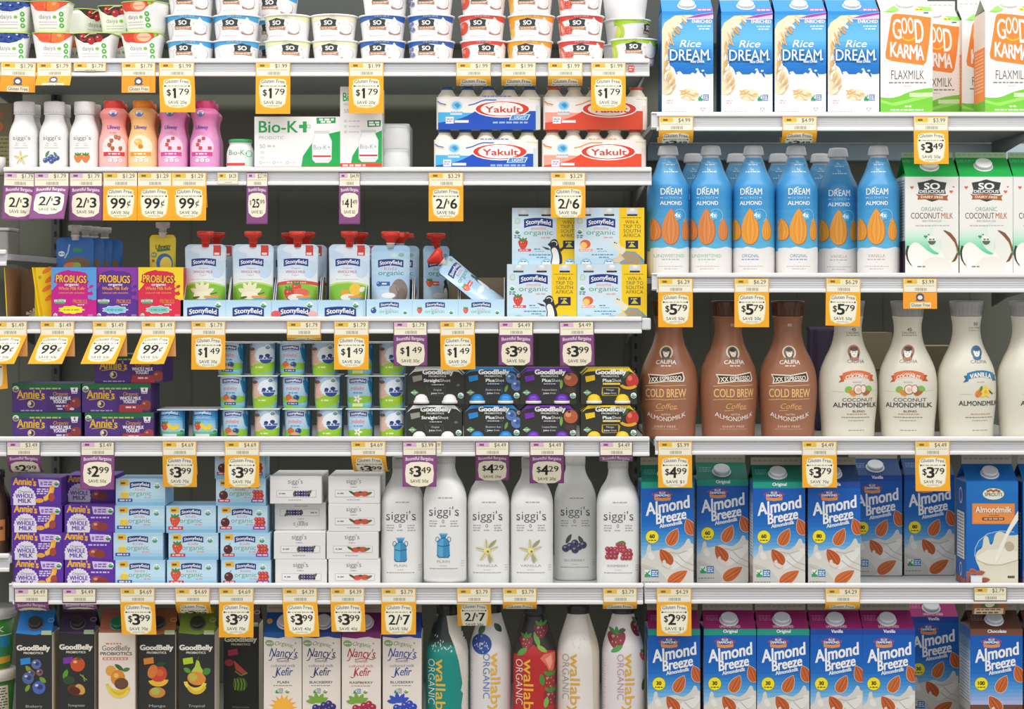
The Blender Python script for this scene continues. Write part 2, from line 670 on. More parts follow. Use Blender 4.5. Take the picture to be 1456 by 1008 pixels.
def rice_art():
    a = Art(978.2, 166, 910, 0, 4.2).setclip(133, 62, 440, 697)
    a.grad(133, 62, 440, 470, ['2a88d2', '5cb0e4', '6abaea', '3a9ade', '1f78c8', '1763b6'], 18)
    a.rect(133, 440, 440, 697, 'efedec')
    a.soft([(90, 560), (90, 360), (170, 380), (205, 400), (222, 452), (236, 414), (258, 440), (284, 462), (302, 440), (318, 426), (336, 442), (350, 404), (364, 440), (384, 420), (398, 446), (480, 426), (480, 560)], 'efedec')
    a.poly([(372, 432), (385, 415), (396, 460), (384, 452)], '1c62b4')
    for x, y in ((230, 430), (343, 410), (378, 418)):
        a.ell(x, y, 9, 6, 'f2f2f2', n=8)
    # sweep of rice and ears of grain
    a.poly([(300, 84), (210, 88), (150, 130), (133, 170), (133, 560), (190, 562), (215, 500), (205, 430), (176, 380), (168, 300), (182, 230), (214, 160), (262, 118), (330, 88)], 'eddcbc')
    r = random.Random(3)
    for i in range(46):
        t = i / 45
        x = 165 + 110 * (2 * t - 1) ** 2 * (1 if t < .5 else .25) + r.uniform(-22, 22)
        y = 95 + 450 * t + r.uniform(-8, 8)
        a.leaf(max(x, 140), y, r.uniform(34, 54), r.uniform(9, 14), 95 + 45 * (.5 - t) * 2 + r.uniform(-18, 18), r.choice(['e2c08a', 'f4e6cc', 'd8ae74', 'f8efe0', 'cfa066']))
    a.poly([(268, 112), (340, 82), (440, 68), (440, 108), (340, 112)], 'd8c8e4')
    a.poly([(276, 104), (350, 82), (440, 70), (440, 82), (352, 98)], 'a048b0')
    a.text('ENRICHED', 372, 133, 20, 'f4f0f6', w=118, b=.04)
    a.dash(345, 428, 152, 7, 'e4f0fa'); a.dash(355, 428, 168, 7, 'e4f0fa', 4)
    a.text('Rice', 300, 277, 42, 'f6f8fa', w=122, sh=.3, b=.02)
    a.text('DREAM', 296, 358, 66, 'f6f8fa', w=232, b=.004, out=('2a78c4', 4))
    a.ell(418, 350, 5, 5, 'f6f8fa', n=8)
    a.text('Rice Drink', 346, 371, 15, 'eef4fa', w=82, b=.05)
    a.ell(298, 562, 56, 36, 'efdcb8')
    for i in range(26):
        a.leaf(298 + r.uniform(-46, 46), 562 + r.uniform(-28, 28), 34, 9, r.uniform(-70, 40), r.choice(['e4c48c', 'f6ead2', 'd9b478']))
    nongmo(a, 350, 560, 64, 38, '7a8ab8')
    a.dash(162, 200, 598, 7, 'e0a8a0'); a.dash(162, 195, 612, 7, 'e0a8a0')
    heart(a, 378, 646, 13, '6a7a74'); heart(a, 378, 647, 9.5, 'efedec')
    a.dash(150, 290, 662, 6, 'b8b8b8')
    return a


def karma_art():
    a = Art(1290, 166, 1126, 0, 4.2).setclip(533, 62, 845, 697)
    a.rect(533, 62, 845, 697, 'f1efec')
    a.poly([(533, 62), (640, 62), (590, 72), (560, 66)], '8cd05a')
    a.dash(790, 828, 72, 9, '4a7a8a')
    a.poly([(622, 76), (700, 82), (780, 92), (836, 100), (834, 140), (820, 280), (806, 366), (790, 386), (700, 374), (600, 360), (566, 346), (561, 320), (574, 240), (596, 100), (604, 82)], 'f0893a')
    for ch, x, y, h, wd in (('G', 634, 228, 118, 50), ('O', 678, 198, 98, 34), ('O', 716, 196, 96, 34), ('D', 768, 252, 142, 50)):
        a.text(ch, x, y, h, 'f4f0ea', w=wd, sh=-.06, b=.012)
    a.line([(662, 218), (676, 232), (700, 238), (724, 232), (738, 220)], 9, 'f8c83c')
    for ch, x, y, h, wd in (('K', 612, 334, 86, 40), ('A', 650, 340, 82, 42), ('R', 690, 345, 84, 34), ('M', 730, 352, 88, 46), ('A', 771, 357, 86, 42)):
        a.text(ch, x, y, h, 'f4f0ea', w=wd, b=.022)
    a.text('FLAXMILK', 695, 470, 54, '5c4038', w=196, b=-.008)
    a.dash(582, 806, 490, 8, '8a7a70')
    a.dash(672, 716, 510, 5, 'c0b8b0')
    a.soft([(490, 760), (490, 570), (580, 584), (640, 574), (700, 545), (780, 526), (880, 518), (880, 760)], '78c83e')
    a.poly([(533, 590), (600, 612), (700, 590), (780, 560), (845, 545), (845, 575), (740, 600), (620, 630), (533, 610)], '9ada66')
    a.poly([(706, 552), (845, 548), (845, 574), (706, 576)], 'cdebb4')
    a.dash(680, 718, 632, 10, 'e8f4dc'); a.dash(592, 800, 653, 9, 'f0f8e8')
    return a


def coco_art():
    a = Art(1402.3, 394, 1280, 200, 5.04).setclip(425, 250, 808, 978)
    a.rect(425, 250, 808, 978, 'e9e8e3')
    a.rect(425, 250, 808, 256, '2fb45a')
    a.grad(425, 620, 808, 820, ['e9e8e3', 'c4e6d2', '86d6ae', '52c890'], 16)
    a.ell(700, 690, 120, 120, 'd9e8dc'); a.ell(720, 650, 100, 70, 'e6e8e1')
    so_mark(a, 617, 350, 84)
    a.text('ORGANIC', 617, 503, 29, '5aa070', w=155)
    a.text('COCONUT', 570, 557, 42, '6a4c3a', w=208, b=.008)
    a.text('MILK', 726, 557, 42, 'b8743a', w=84, b=.015)
    a.text('BEVERAGE', 617, 580, 13, 'aaa8a4', w=136)
    a.dash(498, 740, 607, 7, 'b8b6b0')
    heart(a, 473, 330, 13, 'dc6a4a'); heart(a, 755, 360, 13, 'dc6a4a'); heart(a, 772, 327, 7, 'dc6a4a')
    heart(a, 572, 684, 13, '2f9a5a'); heart(a, 593, 670, 7, '2f9a5a')
    a.line([(446, 752), (434, 800), (444, 850), (470, 888), (510, 910)], 16, '4a3028')
    a.soft([(448, 860), (440, 790), (462, 742), (500, 722), (545, 752), (585, 790), (648, 822), (676, 800), (684, 740), (700, 680), (730, 645), (772, 690), (796, 760), (798, 1040), (500, 1040), (480, 900)], 'efeee7')
    a.ell(650, 900, 110, 70, 'e4e2d8'); a.ell(735, 760, 56, 96, 'e6e5dc', rot=-12)
    a.poly([(696, 640), (716, 642), (752, 660), (786, 702), (808, 770), (808, 800), (796, 780), (778, 730), (744, 688)], '8a5434')
    a.poly([(808, 800), (798, 838), (784, 862), (756, 872), (776, 842), (792, 806)], '7a4a30')
    usda(a, 616, 716, 33, '5a6a52')
    a.dash(512, 580, 902, 11, '8a8a84')
    return a


def sprouts_art():
    a = Art(1410.8, 836, 1356, 640, 4.2).setclip(75, 190, 385, 819)
    a.grad(75, 190, 385, 819, ['1a74c2', '1468b8', '135fae'], 10)
    a.ell(237, 265, 68, 38, 'e9e6da'); a.ring(237, 265, 68, 38, 4, '4a7a5a')
    for i in range(5):
        a.ell(205 + i * 16, 248 - 6 * (i % 2), 10, 7, 'a8623c', n=10)
    a.text('SPROUTS', 237, 278, 20, '5a6a4a', w=104, b=.02)
    a.rect(110, 322, 365, 445, 'e4863a'); a.rect(116, 328, 359, 439, 'e8924a')
    a.text('Almondmilk', 237, 376, 36, 'f6ead8', w=216, b=.03, out=('b86a3a', 2))
    a.text('vanilla', 240, 398, 11, '8a4a28', w=60)
    a.rect(170, 405, 302, 423, '6e3a28'); a.dash(180, 294, 414, 8, 'dcb89a')
    # glass of milk
    a.poly([(125, 600), (150, 540), (210, 500), (290, 486), (385, 500), (385, 560), (300, 540), (200, 560)], '2a7cc4')
    a.line([(125, 640), (128, 590), (150, 545), (205, 502), (280, 486), (360, 492)], 5, '9ac0de')
    a.soft([(124, 650), (140, 604), (172, 590), (178, 520), (206, 516), (216, 574), (236, 560), (245, 500), (285, 486), (330, 520), (430, 500), (430, 870), (186, 870), (160, 720)], 'ddd8c2')
    a.poly([(135, 640), (200, 600), (300, 590), (380, 610), (380, 660), (250, 690), (150, 668)], 'ebe6d4')
    a.soft([(300, 560), (340, 545), (368, 580), (345, 612), (312, 606)], 'bfae96')
    a.line([(140, 660), (200, 690), (290, 690), (385, 660)], 5, 'b8b49c')
    a.soft([(400, 340), (400, 402), (330, 500), (300, 580), (250, 690), (240, 650), (300, 520), (345, 430)], 'f0ede2')
    for x, y, r in ((85, 745, 10), (118, 730, -15), (160, 738, 12), (100, 778, 30), (150, 775, -8), (190, 780, 5)):
        a.almond(x, y, 52, 30, r, 'a8604a', 'c88a70', 3)
    a.dash(322, 364, 762, 15, '5a5a4a')
    return a


def gb_art(kind):
    a = Art(48.3, 1046, 0, 840, 6).setclip(135, 365, 445, 1236)
    wh = kind == 'white'
    bg, tx = ('e6dacd', '6a5a50') if wh else ('2e302e', 'ece6d8')
    a.rect(135, 365, 445, 1236, bg)
    if not wh:
        tc = {'blue': '2a86cc', 'purple': '4a3a58', 'orange': '9a5a34', 'green': '6a8a34', 'melon': '4a2a30'}[kind]
        a.poly([(135, 365), (445, 365), (445, 376), (345, 378), (300, 386), (240, 380), (135, 370)], tc)
        a.rect(352, 366, 440, 384, 'b8c8a0')
    a.text('GoodBelly', 285, 516, 42, tx, w=(240 if wh else 280), b=.075 if not wh else .01)
    a.text('PROBIOTICS', 285, 548 if not wh else 556, 17 if not wh else 26, tx, w=165 if not wh else 270, b=.04)
    if wh:
        a.rect(170, 575, 385, 598, 'd8644a'); a.dash(180, 375, 587, 11, 'f4dcd0')
        a.poly([(135, 1040), (220, 1060), (330, 1060), (445, 1030), (445, 1236), (135, 1236)], 'e06a4a')
        a.dash(195, 330, 458, 12, 'd87a5a')
        a.ell(240, 690, 46, 46, 'e0a040'); a.ell(300, 750, 62, 70, 'd88a2e'); a.ell(285, 730, 22, 20, 'f0b860')
        a.leaf(310, 660, 90, 36, -35, '3a6a34'); a.leaf(370, 680, 70, 34, 15, '4a7a3a')
        a.ell(330, 800, 60, 50, '6a4a30')
        for i in range(3):
            a.ring(310, 780, 120 - i * 4, 100 + i * 22, 26, ('e6c43a', 'd8b430', 'e8cc50')[i], a0=195, a1=325)
    else:
        b = {'blue': '2a8ad0', 'purple': '7a3aa4', 'orange': 'e08a34', 'green': 'b0cc2a', 'melon': 'b83a50'}[kind]
        a.poly([(172, 590), (256, 578), (262, 630), (178, 642)], b)
        if kind == 'blue':
            a.leaf(245, 680, 80, 40, -50, '7a9a34'); a.leaf(365, 770, 70, 40, -40, '7a9a34'); a.leaf(235, 840, 70, 34, 60, '7a9a34')
            for x, y, r, c in ((310, 635, 42, '5a6ea4'), (265, 715, 34, '7a5a5a'), (338, 705, 30, '8a5a50'), (240, 755, 50, '54649a'), (333, 835, 56, '4a66ac')):
                a.berry(x, y, r, c, 'c4cce0', '3a4268')
        elif kind == 'purple':
            a.leaf(195, 730, 90, 42, 70, '5a9a34')
            a.berry(300, 645, 62, 'c8542e', 'f0b48a'); a.ell(310, 595, 20, 12, '4a5a24')
            a.ell(225, 780, 50, 36, '3a4a34'); a.line([(320, 730), (380, 780)], 8, '8aa060'); a.line([(345, 735), (360, 790)], 8, '8aa060')
            a.ell(290, 865, 80, 46, '6a3a24', rot=15); a.ell(320, 858, 50, 38, 'd0a050', rot=50); a.ell(275, 868, 50, 32, '5a2a20', rot=15)
        elif kind == 'orange':
            a.berry(300, 720, 74, 'c8462e', 'e88a5a', 'd0663a'); a.ell(250, 700, 40, 60, 'd87a3a', rot=20); a.leaf(320, 640, 90, 40, 10, '2f4a2c')
            a.ring(300, 770, 86, 60, 40, 'e6b43a', a0=190, a1=360); a.ell(290, 880, 70, 46, 'c8863a'); a.ell(275, 870, 40, 30, 'a8b44a')
        elif kind == 'green':
            a.poly([(290, 600), (310, 610), (325, 660), (350, 700), (330, 740), (270, 740), (245, 700), (275, 660)], 'b8c84a'); a.line([(298, 610), (310, 570)], 6, '6a5a2a')
            a.leaf(375, 700, 80, 60, 30, '4a8a3a'); a.leaf(210, 690, 70, 40, 150, '5a9a34')
            a.ell(290, 760, 80, 58, 'e08a3a', rot=10); a.ell(260, 750, 36, 34, 'b8b84a')
            a.ring(280, 780, 100, 90, 32, 'ecd04a', a0=185, a1=345); a.ring(290, 800, 90, 96, 28, 'd8b83a', a0=200, a1=340)
        else:
            a.ell(185, 700, 40, 30, 'a83a4a'); a.poly([(225, 680), (345, 790), (300, 800), (240, 760)], 'd85a44'); a.line([(345, 790), (290, 812), (236, 775)], 12, '8aa44a')
            a.ell(280, 890, 66, 62, '4a6a2c')
            for k in (-40, -15, 15, 40):
                a.line([(270 + k, 840), (282 + k, 890), (274 + k, 940)], 8, '9ab84a')
            a.text('Watermelon', 285, 1100, 20, '9a9288', w=150)
        nm = {'blue': 'Blueberry', 'purple': 'Pomegranate', 'orange': 'Mango', 'green': 'Tropical', 'melon': ''}[kind]
        if nm:
            a.text(nm, 290, 1006, 22, 'b8b0a0', w=140)
    return a


def nancy_art(tc, ink, flav, fruit):
    a = Art(457, 1046, 370, 860, 6.067).setclip(358, 250, 693, 1128)
    a.rect(358, 250, 693, 1128, 'e6dcd1')
    a.poly([(358, 250), (693, 250), (693, 300), (640, 296), (590, 284), (530, 290), (480, 300), (358, 286)], tc)
    a.ell(408, 342, 38, 28, '8aa678', rot=12); a.dash(382, 434, 342, 9, 'dfe6d2')
    a.text('Organic', 528, 374, 36, '6a8a50', w=160, rot=-8, sh=.1, arc=10)
    a.ell(632, 342, 8, 8, mix(ink, 'e6dcd1', .5), n=6)
    a.text("Nancy's", 522, 462, 74, ink, w=236, sh=.22, rot=-3, b=.012)
    a.line([(400, 492), (420, 488), (440, 440)], 7, ink)
    a.line([(470, 482), (520, 472), (570, 470), (620, 482), (655, 462)], 6, ink)
    a.text('lowfat', 525, 506, 24, mix(ink, 'e6dcd1', .35), w=106, sh=.2)
    a.text('cultured milk', 524, 548, 24, mix(ink, 'e6dcd1', .25), w=212, sh=.2)
    a.text('Kefir', 530, 622, 70, ink, w=140, sh=.2, b=.015)
    a.line([(432, 630), (450, 640), (470, 625), (480, 575)], 7, ink)
    a.text(flav, 526, 690, 20, mix(ink, '202030', .4), w=200 if len(flav) > 6 else 100, b=.02)
    a.dash(440, 610, 709, 8, '9a9088')
    nongmo(a, 458, 734, 64, 42, '8a8a80' if ink != 'b03040' else '4a86a8')
    usda(a, 562, 758, 23, '7a9a3a')
    if fruit == 'sun':
        for d in range(0, 360, 24):
            a.poly([(525 + 75 * cos(radians(d - 11)), 900 - 75 * sin(radians(d - 11))), (525 + 128 * cos(radians(d)), 900 - 118 * sin(radians(d))), (525 + 75 * cos(radians(d + 11)), 900 - 75 * sin(radians(d + 11)))], 'f0a834')
        a.ell(525, 900, 84, 80, 'f4b440')
    else:
        for d in (100, 140, 60, 175, 25):
            a.leaf(495 + 52 * cos(radians(d)), 850 - 36 * sin(radians(d)), 96, 40, d, '7aa43c' if fruit != 'blue' else '3a54b8')
        c = {'black': '3a2f74', 'rasp': 'a82c44', 'blue': '2f48b4'}[fruit]
        for dx, dy in ((20, 0), (62, -14), (96, 12), (40, 40), (80, 50), (-20, 30), (-52, 20)):
            a.ell(530 + dx, 880 + dy, 30, 30, c, n=14); a.ell(524 + dx, 872 + dy, 9, 8, mix(c, 'ffffff', .5), n=8)
    return a


def dream_art(flav, fc, alm):
    a = Art(1071.3, 394, 980, 200, 5.04)
    a.poly([(300, 985), (300, 772), (330, 764), (365, 768), (400, 758), (440, 766), (480, 774), (520, 768), (560, 758), (590, 764), (620, 770), (620, 985)], 'e6e3df')
    a.rect(396, 150, 505, 156, '8ac4ee'); a.text('8g', 440, 150, 16, 'd8ecfa'); a.dash(415, 480, 164, 7, 'd8ecfa'); a.text('5g', 440, 206, 18, 'd8ecfa'); a.dash(395, 500, 217, 7, 'd8ecfa')
    a.text('DREAM', 430, 384, 46, 'f2f4f6', w=150, b=.015)
    a.line([(392, 352), (400, 336), (420, 328)], 5, 'f2f4f6')
    a.rect(352, 404, 370, 408, 'd8ecfa'); a.rect(484, 404, 502, 408, 'd8ecfa'); a.text('ULTIMATE', 427, 416, 18, '9acff0', w=98)
    a.text('ALMOND', 427, 458, 27, 'f2f4f6', w=152, b=.03)
    d, hi = mix(alm, '7a3a14', .16), mix(alm, 'fff0c0', .22)
    for x, y, l, wd in ((420, 612, 262, 124), (322, 632, 160, 74), (538, 632, 162, 74)):
        a.drop(x + 3, y + 3, l, wd, 90, mix(alm, '8a4a1c', .55)); a.drop(x, y, l - 6, wd - 6, 90, alm)
        for k, c in ((-.25, d), (-.12, hi), (.02, d), (.16, hi), (.28, d)):
            a.line([(x + k * wd * .4, y - l * .32), (x + k * wd, y), (x + k * wd * 1.02, y + l * .2), (x + k * wd * .5, y + l * .42)], wd * .035, c)
    a.ring(488, 536, 50, 50, 4, '9ad0ee', a0=-60, a1=140)
    a.blob(474, 536, 28, 30, '5ab4e2', 7, .12)
    a.text('4x', 470, 548, 34, 'f2f6fa', w=44, b=.03)
    a.text(flav, 424, 835, 23, fc, w=118 if len(flav) < 9 else 206)
    a.dash(362, 488, 850, 8, mix(fc, 'e6e3df', .3)); a.dash(345, 510, 900, 6, 'b8b4b0'); a.dash(375, 480, 918, 6, 'b8b4b0'); a.rect(418, 868, 428, 871, 'b8b4b0')
    return a


def califia_face(a, x, y, r, hair, skin, ink):
    a.ell(x, y, r, r * 1.1, hair); a.ell(x, y + r * .95, r * .75, r * .5, hair)
    a.ell(x, y + r * .1, r * .58, r * .78, skin)
    a.ell(x, y - r * .45, r * .62, r * .38, ink)
    for k in (-1, 1):
        a.ell(x + k * r * .24, y + r * .05, r * .1, r * .06, ink, n=8)
        a.ell(x + k * r * .62, y + r * .55, r * .14, r * .4, ink, n=8)
    a.line([(x - r * .12, y + r * .5), (x + r * .12, y + r * .5)], r * .1, 'a85a4a')


def coldbrew_art():
    a = Art(1121, 626, 1070, 420, 4.8)
    a.text('80', 247, 214, 20, 'd8c0b0', b=.02); a.dash(215, 280, 228, 6, '8a6450'); a.dash(210, 285, 242, 6, '8a6450')
    a.ell(238, 393, 47, 47, 'e0d2b8')
    califia_face(a, 238, 392, 36, '6a5a4a', 'e8dcc8', '3a3430')
    a.text('CALIFIA', 240, 474, 26, 'f0e6da', w=138, b=.03, arc=6); a.dash(205, 275, 484, 8, 'e0d0c0')
    a.poly([(112, 540), (240, 545), (355, 525), (368, 570), (362, 592), (240, 592), (120, 608), (128, 575)], 'e6d8c6')
    a.poly([(122, 548), (240, 553), (350, 534), (358, 568), (352, 584), (240, 586), (130, 598), (136, 575)], '3a2a26')
    a.text('XX ESPRESSO', 243, 587, 30, 'efe4d4', w=206, rot=3, b=.03)
    for y in (618, 712):
        a.line([(96, y + 6), (170, y), (240, y + 4), (310, y), (376, y - 2)], 5, 'dcae72')
    a.text('COLD BREW', 238, 698, 56, 'e6bc7c', w=276, b=.02)
    a.text('Coffee', 240, 778, 36, 'e0b070', w=142, sh=.3, b=.005); a.line([(165, 792), (225, 788)], 4, 'e0b070'); a.line([(268, 784), (322, 778)], 4, 'e0b070')
    a.text('WITH', 238, 825, 14, 'e8d4c0', w=62)
    a.text('ALMONDMILK', 240, 826, 30, 'f0e6da', w=262, b=.01, arc=-38)
    a.text('DAIRY FREE', 232, 908, 15, 'e0c8b0', w=150); a.dash(140, 330, 918, 5, 'c09a80')
    return a


def califia_art(van):
    a = Art(1374, 626, 1320, 420, 4.8) if van else Art(1205, 626, 1160, 420, 4.8)
    if van:
        cx = 310
        a.text('50', 305, 208, 22, '7a7470', b=.02); a.text('CALORIES', 300, 230, 13, '8a8680', w=88); a.dash(258, 340, 242, 6, 'a8a49c')
        califia_face(a, 303, 388, 40, '3a6a9a', 'eae8de', '38607c'); y0, bx, bc, bt = 468, 322, '2a7cae', 'VANILLA'
        a.text('CALIFIA', 312, 466, 22, '8a867c', w=114)
    else:
        cx = 240
        a.text('45', 243, 246, 22, '8a4a44', b=.03); a.text('CALORIES', 238, 265, 14, '6a6660', w=92); a.dash(192, 288, 276, 6, '8a867e')
        califia_face(a, 238, 388, 44, 'a87454', 'eae8de', '4a3a34'); bx, bc, bt = 250, 'd96a3c', 'COCONUT'
        a.text('CALIFIA', 246, 464, 22, '7a766c', w=118)
    y = 545
    wd = 240
    a.poly([(bx - wd / 2, y + 8), (bx - wd / 2 + 34, y), (bx - wd / 2 + 30, y + 44), (bx - wd / 2 - 6, y + 54), (bx - wd / 2 + 12, y + 30)], mix(bc, '401808', .25))
    a.poly([(bx + wd / 2, y + 2), (bx + wd / 2 - 34, y - 4), (bx + wd / 2 - 30, y + 42), (bx + wd / 2 + 6, y + 44), (bx + wd / 2 - 8, y + 24)], mix(bc, '401808', .25))
    a.band(bx, y + 12, wd - 44, 46, 20, bc)
    a.text(bt, bx, y + (28 if van else 32), 30 if van else 24, 'f2e8dc', w=156, b=.05, arc=14)
    if not van:
        a.text('TOASTED', bx, y + 4, 12, 'f4d8c4', w=90, b=.02, arc=8)
    a.dash(bx - 30, bx + 30, 594, 5, 'a8a69c')
    if van:
        a.almond(305, 668, 70, 44, 60, 'e08a3a', None)
        for d in (90, 162, 234, 306, 18):
            a.drop(352 + 24 * cos(radians(d)), 660 - 24 * sin(radians(d)), 50, 30, d, 'f0d04a')
        a.ell(352, 660, 10, 10, 'e8a82a'); a.leaf(320, 640, 44, 20, 70, '5a8a3a'); a.line([(378, 652), (395, 668), (408, 676)], 8, '3a2c24')
        a.line([(178, 676), (262, 680)], 2, 'b0ae a4'.replace(' ', '')); a.line([(415, 676), (462, 672)], 2, 'b0aea4')
    else:
        a.leaf(190, 645, 56, 44, 30, '7aba4a'); a.leaf(335, 640, 54, 42, 150, '7aba4a'); a.almond(212, 665, 70, 36, 150, 'e0963a', None); a.almond(318, 668, 60, 34, 20, 'b8683a', None)
        a.ell(256, 645, 32, 34, '9a6a44'); a.ell(256, 645, 27, 29, 'f0dcd0'); a.ell(256, 648, 14, 15, 'e0b8a8'); a.ell(294, 642, 22, 30, '9a6a44'); a.ell(292, 642, 17, 25, 'f0dcd0')
        a.line([(84, 658), (160, 662)], 2, 'b0aea4'); a.line([(360, 658), (405, 652)], 2, 'b0aea4')
        a.text('COCONUT', 258, 728, 24, '5a5650', w=216, b=.005)
    a.text('ALMONDMILK', cx + 4, 768 if not van else 756, 32, '3f3b3a', w=306 if not van else 288, b=.02)
    if not van:
        a.text('BLEND', 262, 802, 14, '6a6660', w=86, b=.02)
    for i, (p, q) in enumerate(((cx - 60, cx + 85), (cx - 95, cx + 110), (cx - 50, cx + 60))):
        a.dash(p, q, 815 + i * 22, 6, ('b88a70', '8a8880', 'a8a69c')[i])
    a.dash(cx - 48, cx + 62, 926, 7, 'a8a69c')
    return a


def siggi_art(kind, fl):
    a = Art(633.25, 828.5, 540, 640, 5.04)
    ink = '4a4a4c'
    a.text("siggi's", 465, 468, 62, ink, w=212, b=-.012)
    for x in (367, 414):
        pass
    for t, (x, y) in (('s', (372, 470)), ('s', (562, 470))):
        a.line([(x - 12, y), (x + 12, y)], 3, ink)
    a.dash(425, 530, 342, 8, 'a4a4a4')
    a.text('0', 460, 524, 26, '77777a')
    for y in (508, 526, 544):
        a.dash(362, 416, y, 7, 'a2a2a4', y); a.dash(512, 570, y, 7, 'a2a2a4', y + 1)
    a.dash(438, 484, 543, 7, 'a2a2a4')
    if kind == 'can':
        a.poly([(430, 596), (494, 596), (478, 628), (504, 650), (508, 752), (496, 768), (430, 768), (416, 752), (418, 650), (446, 628)], '3a8fc0')
        a.poly([(430, 596), (494, 596), (488, 608), (436, 608)], '62b0d8')
        a.poly([(446, 640), (462, 632), (458, 766), (434, 764), (424, 750), (424, 660)], '5aaad4')
        a.line([(418, 682), (460, 690), (508, 680)], 6, '2a5a80'); a.line([(446, 628), (478, 628)], 5, '2a5a80')
        a.ring(420, 640, 14, 20, 4, '2f6a94'); a.ring(502, 640, 14, 20, 4, '2f6a94'); a.line([(416, 752), (430, 768), (496, 768), (508, 752)], 5, '24506e')
    elif kind == 'vanilla':
        flower(a, 462, 690, 58)
        a.leaf(500, 640, 80, 24, 45, '9aa07a'); a.leaf(480, 745, 70, 22, -80, 'a8a684')
    elif kind == 'blue':
        bluep(a, 462, 690, 50, '464c6c', '4a5a48')
    else:
        rasp(a, 415, 705, 46, 'a8404e'); rasp(a, 520, 715, 42, 'b04450'); rasp(a, 480, 665, 36, 'b84a54'); a.leaf(475, 630, 50, 20, 20, '6a7a44'); a.leaf(500, 628, 40, 18, 150, '6a7a44')
    a.text(fl, 462, 806, 17, 'a4a4a6', w=150 if len(fl) > 6 else 90)
    a.dash(440, 485, 828, 5, 'b8b8ba'); a.dash(362, 562, 848, 6, '9a9a9e')
    for y in (795, 812, 830):
        a.dash(588, 610, y, 5, 'b8b8ba', y)
    return a


def small_siggi_art(kind):
    a = Art(34.7, 244, 0, 120, 8.4)
    a.text("siggi's", 293, 655, 48, '8a8684', w=206, b=-.01)
    for y, p, q in ((697, 225, 265), (697, 315, 350), (722, 215, 262), (722, 315, 365), (752, 205, 372)):
        a.dash(p, q, y, 6, 'b4b0ae', y)
    if kind == 'vanilla':
        flower(a, 290, 872, 60)
    elif kind == 'blue':
        bluep(a, 290, 880, 55, '4a5e9a', '4a8a5a')
    else:
        for dx in (-45, 45):
            straw(a, 290 + dx, 880, 52, 'd87a3a')
    return a


def lifeway_art(band, fruit, tint):
    a = Art(203.2, 244, 140, 100, 7.2)
    a.ell(438, 432, 42, 34, '4a7ac0', n=14); a.ell(438, 425, 36, 26, 'e8ecf4', n=14); a.ell(438, 440, 20, 13, '4a7ac0', n=10)
    a.ell(450, 780, 118, 120, mix(tint, 'ffffff', .55))
    a.text('Lifeway', 447, 592, 38, '6a4aa0', w=126, b=.03)
    a.dash(400, 490, 632, 13, mix(band, 'ffffff', .35))
    if fruit == 'mango':
        a.ell(430, 730, 44, 38, 'f0c060'); a.ell(455, 775, 26, 24, 'd08a2a'); a.ell(418, 722, 18, 12, 'f8dc9a')
    elif fruit == 'mix':
        for x, y in ((495, 690), (420, 720), (400, 765), (430, 800), (510, 800), (465, 680)):
            straw(a, x, y, 22, 'c84a34')
    else:
        for x, y in ((470, 690), (425, 715), (410, 755), (440, 790), (530, 790)):
            rasp(a, x, y, 18, 'd4424a')
    a.rect(345, 830, 555, 872, band); a.dash(390, 505, 850, 16, mix(band, 'ffffff', .75))
    for x in (405, 458, 510):
        a.ell(x, 915, 24, 22, 'f4eef0', n=14); a.ring(x, 915, 24, 22, 3, mix(band, 'ffffff', .4), 14); a.dash(x - 12, x + 12, 915, 8, mix(band, 'ffffff', .3))
    return a


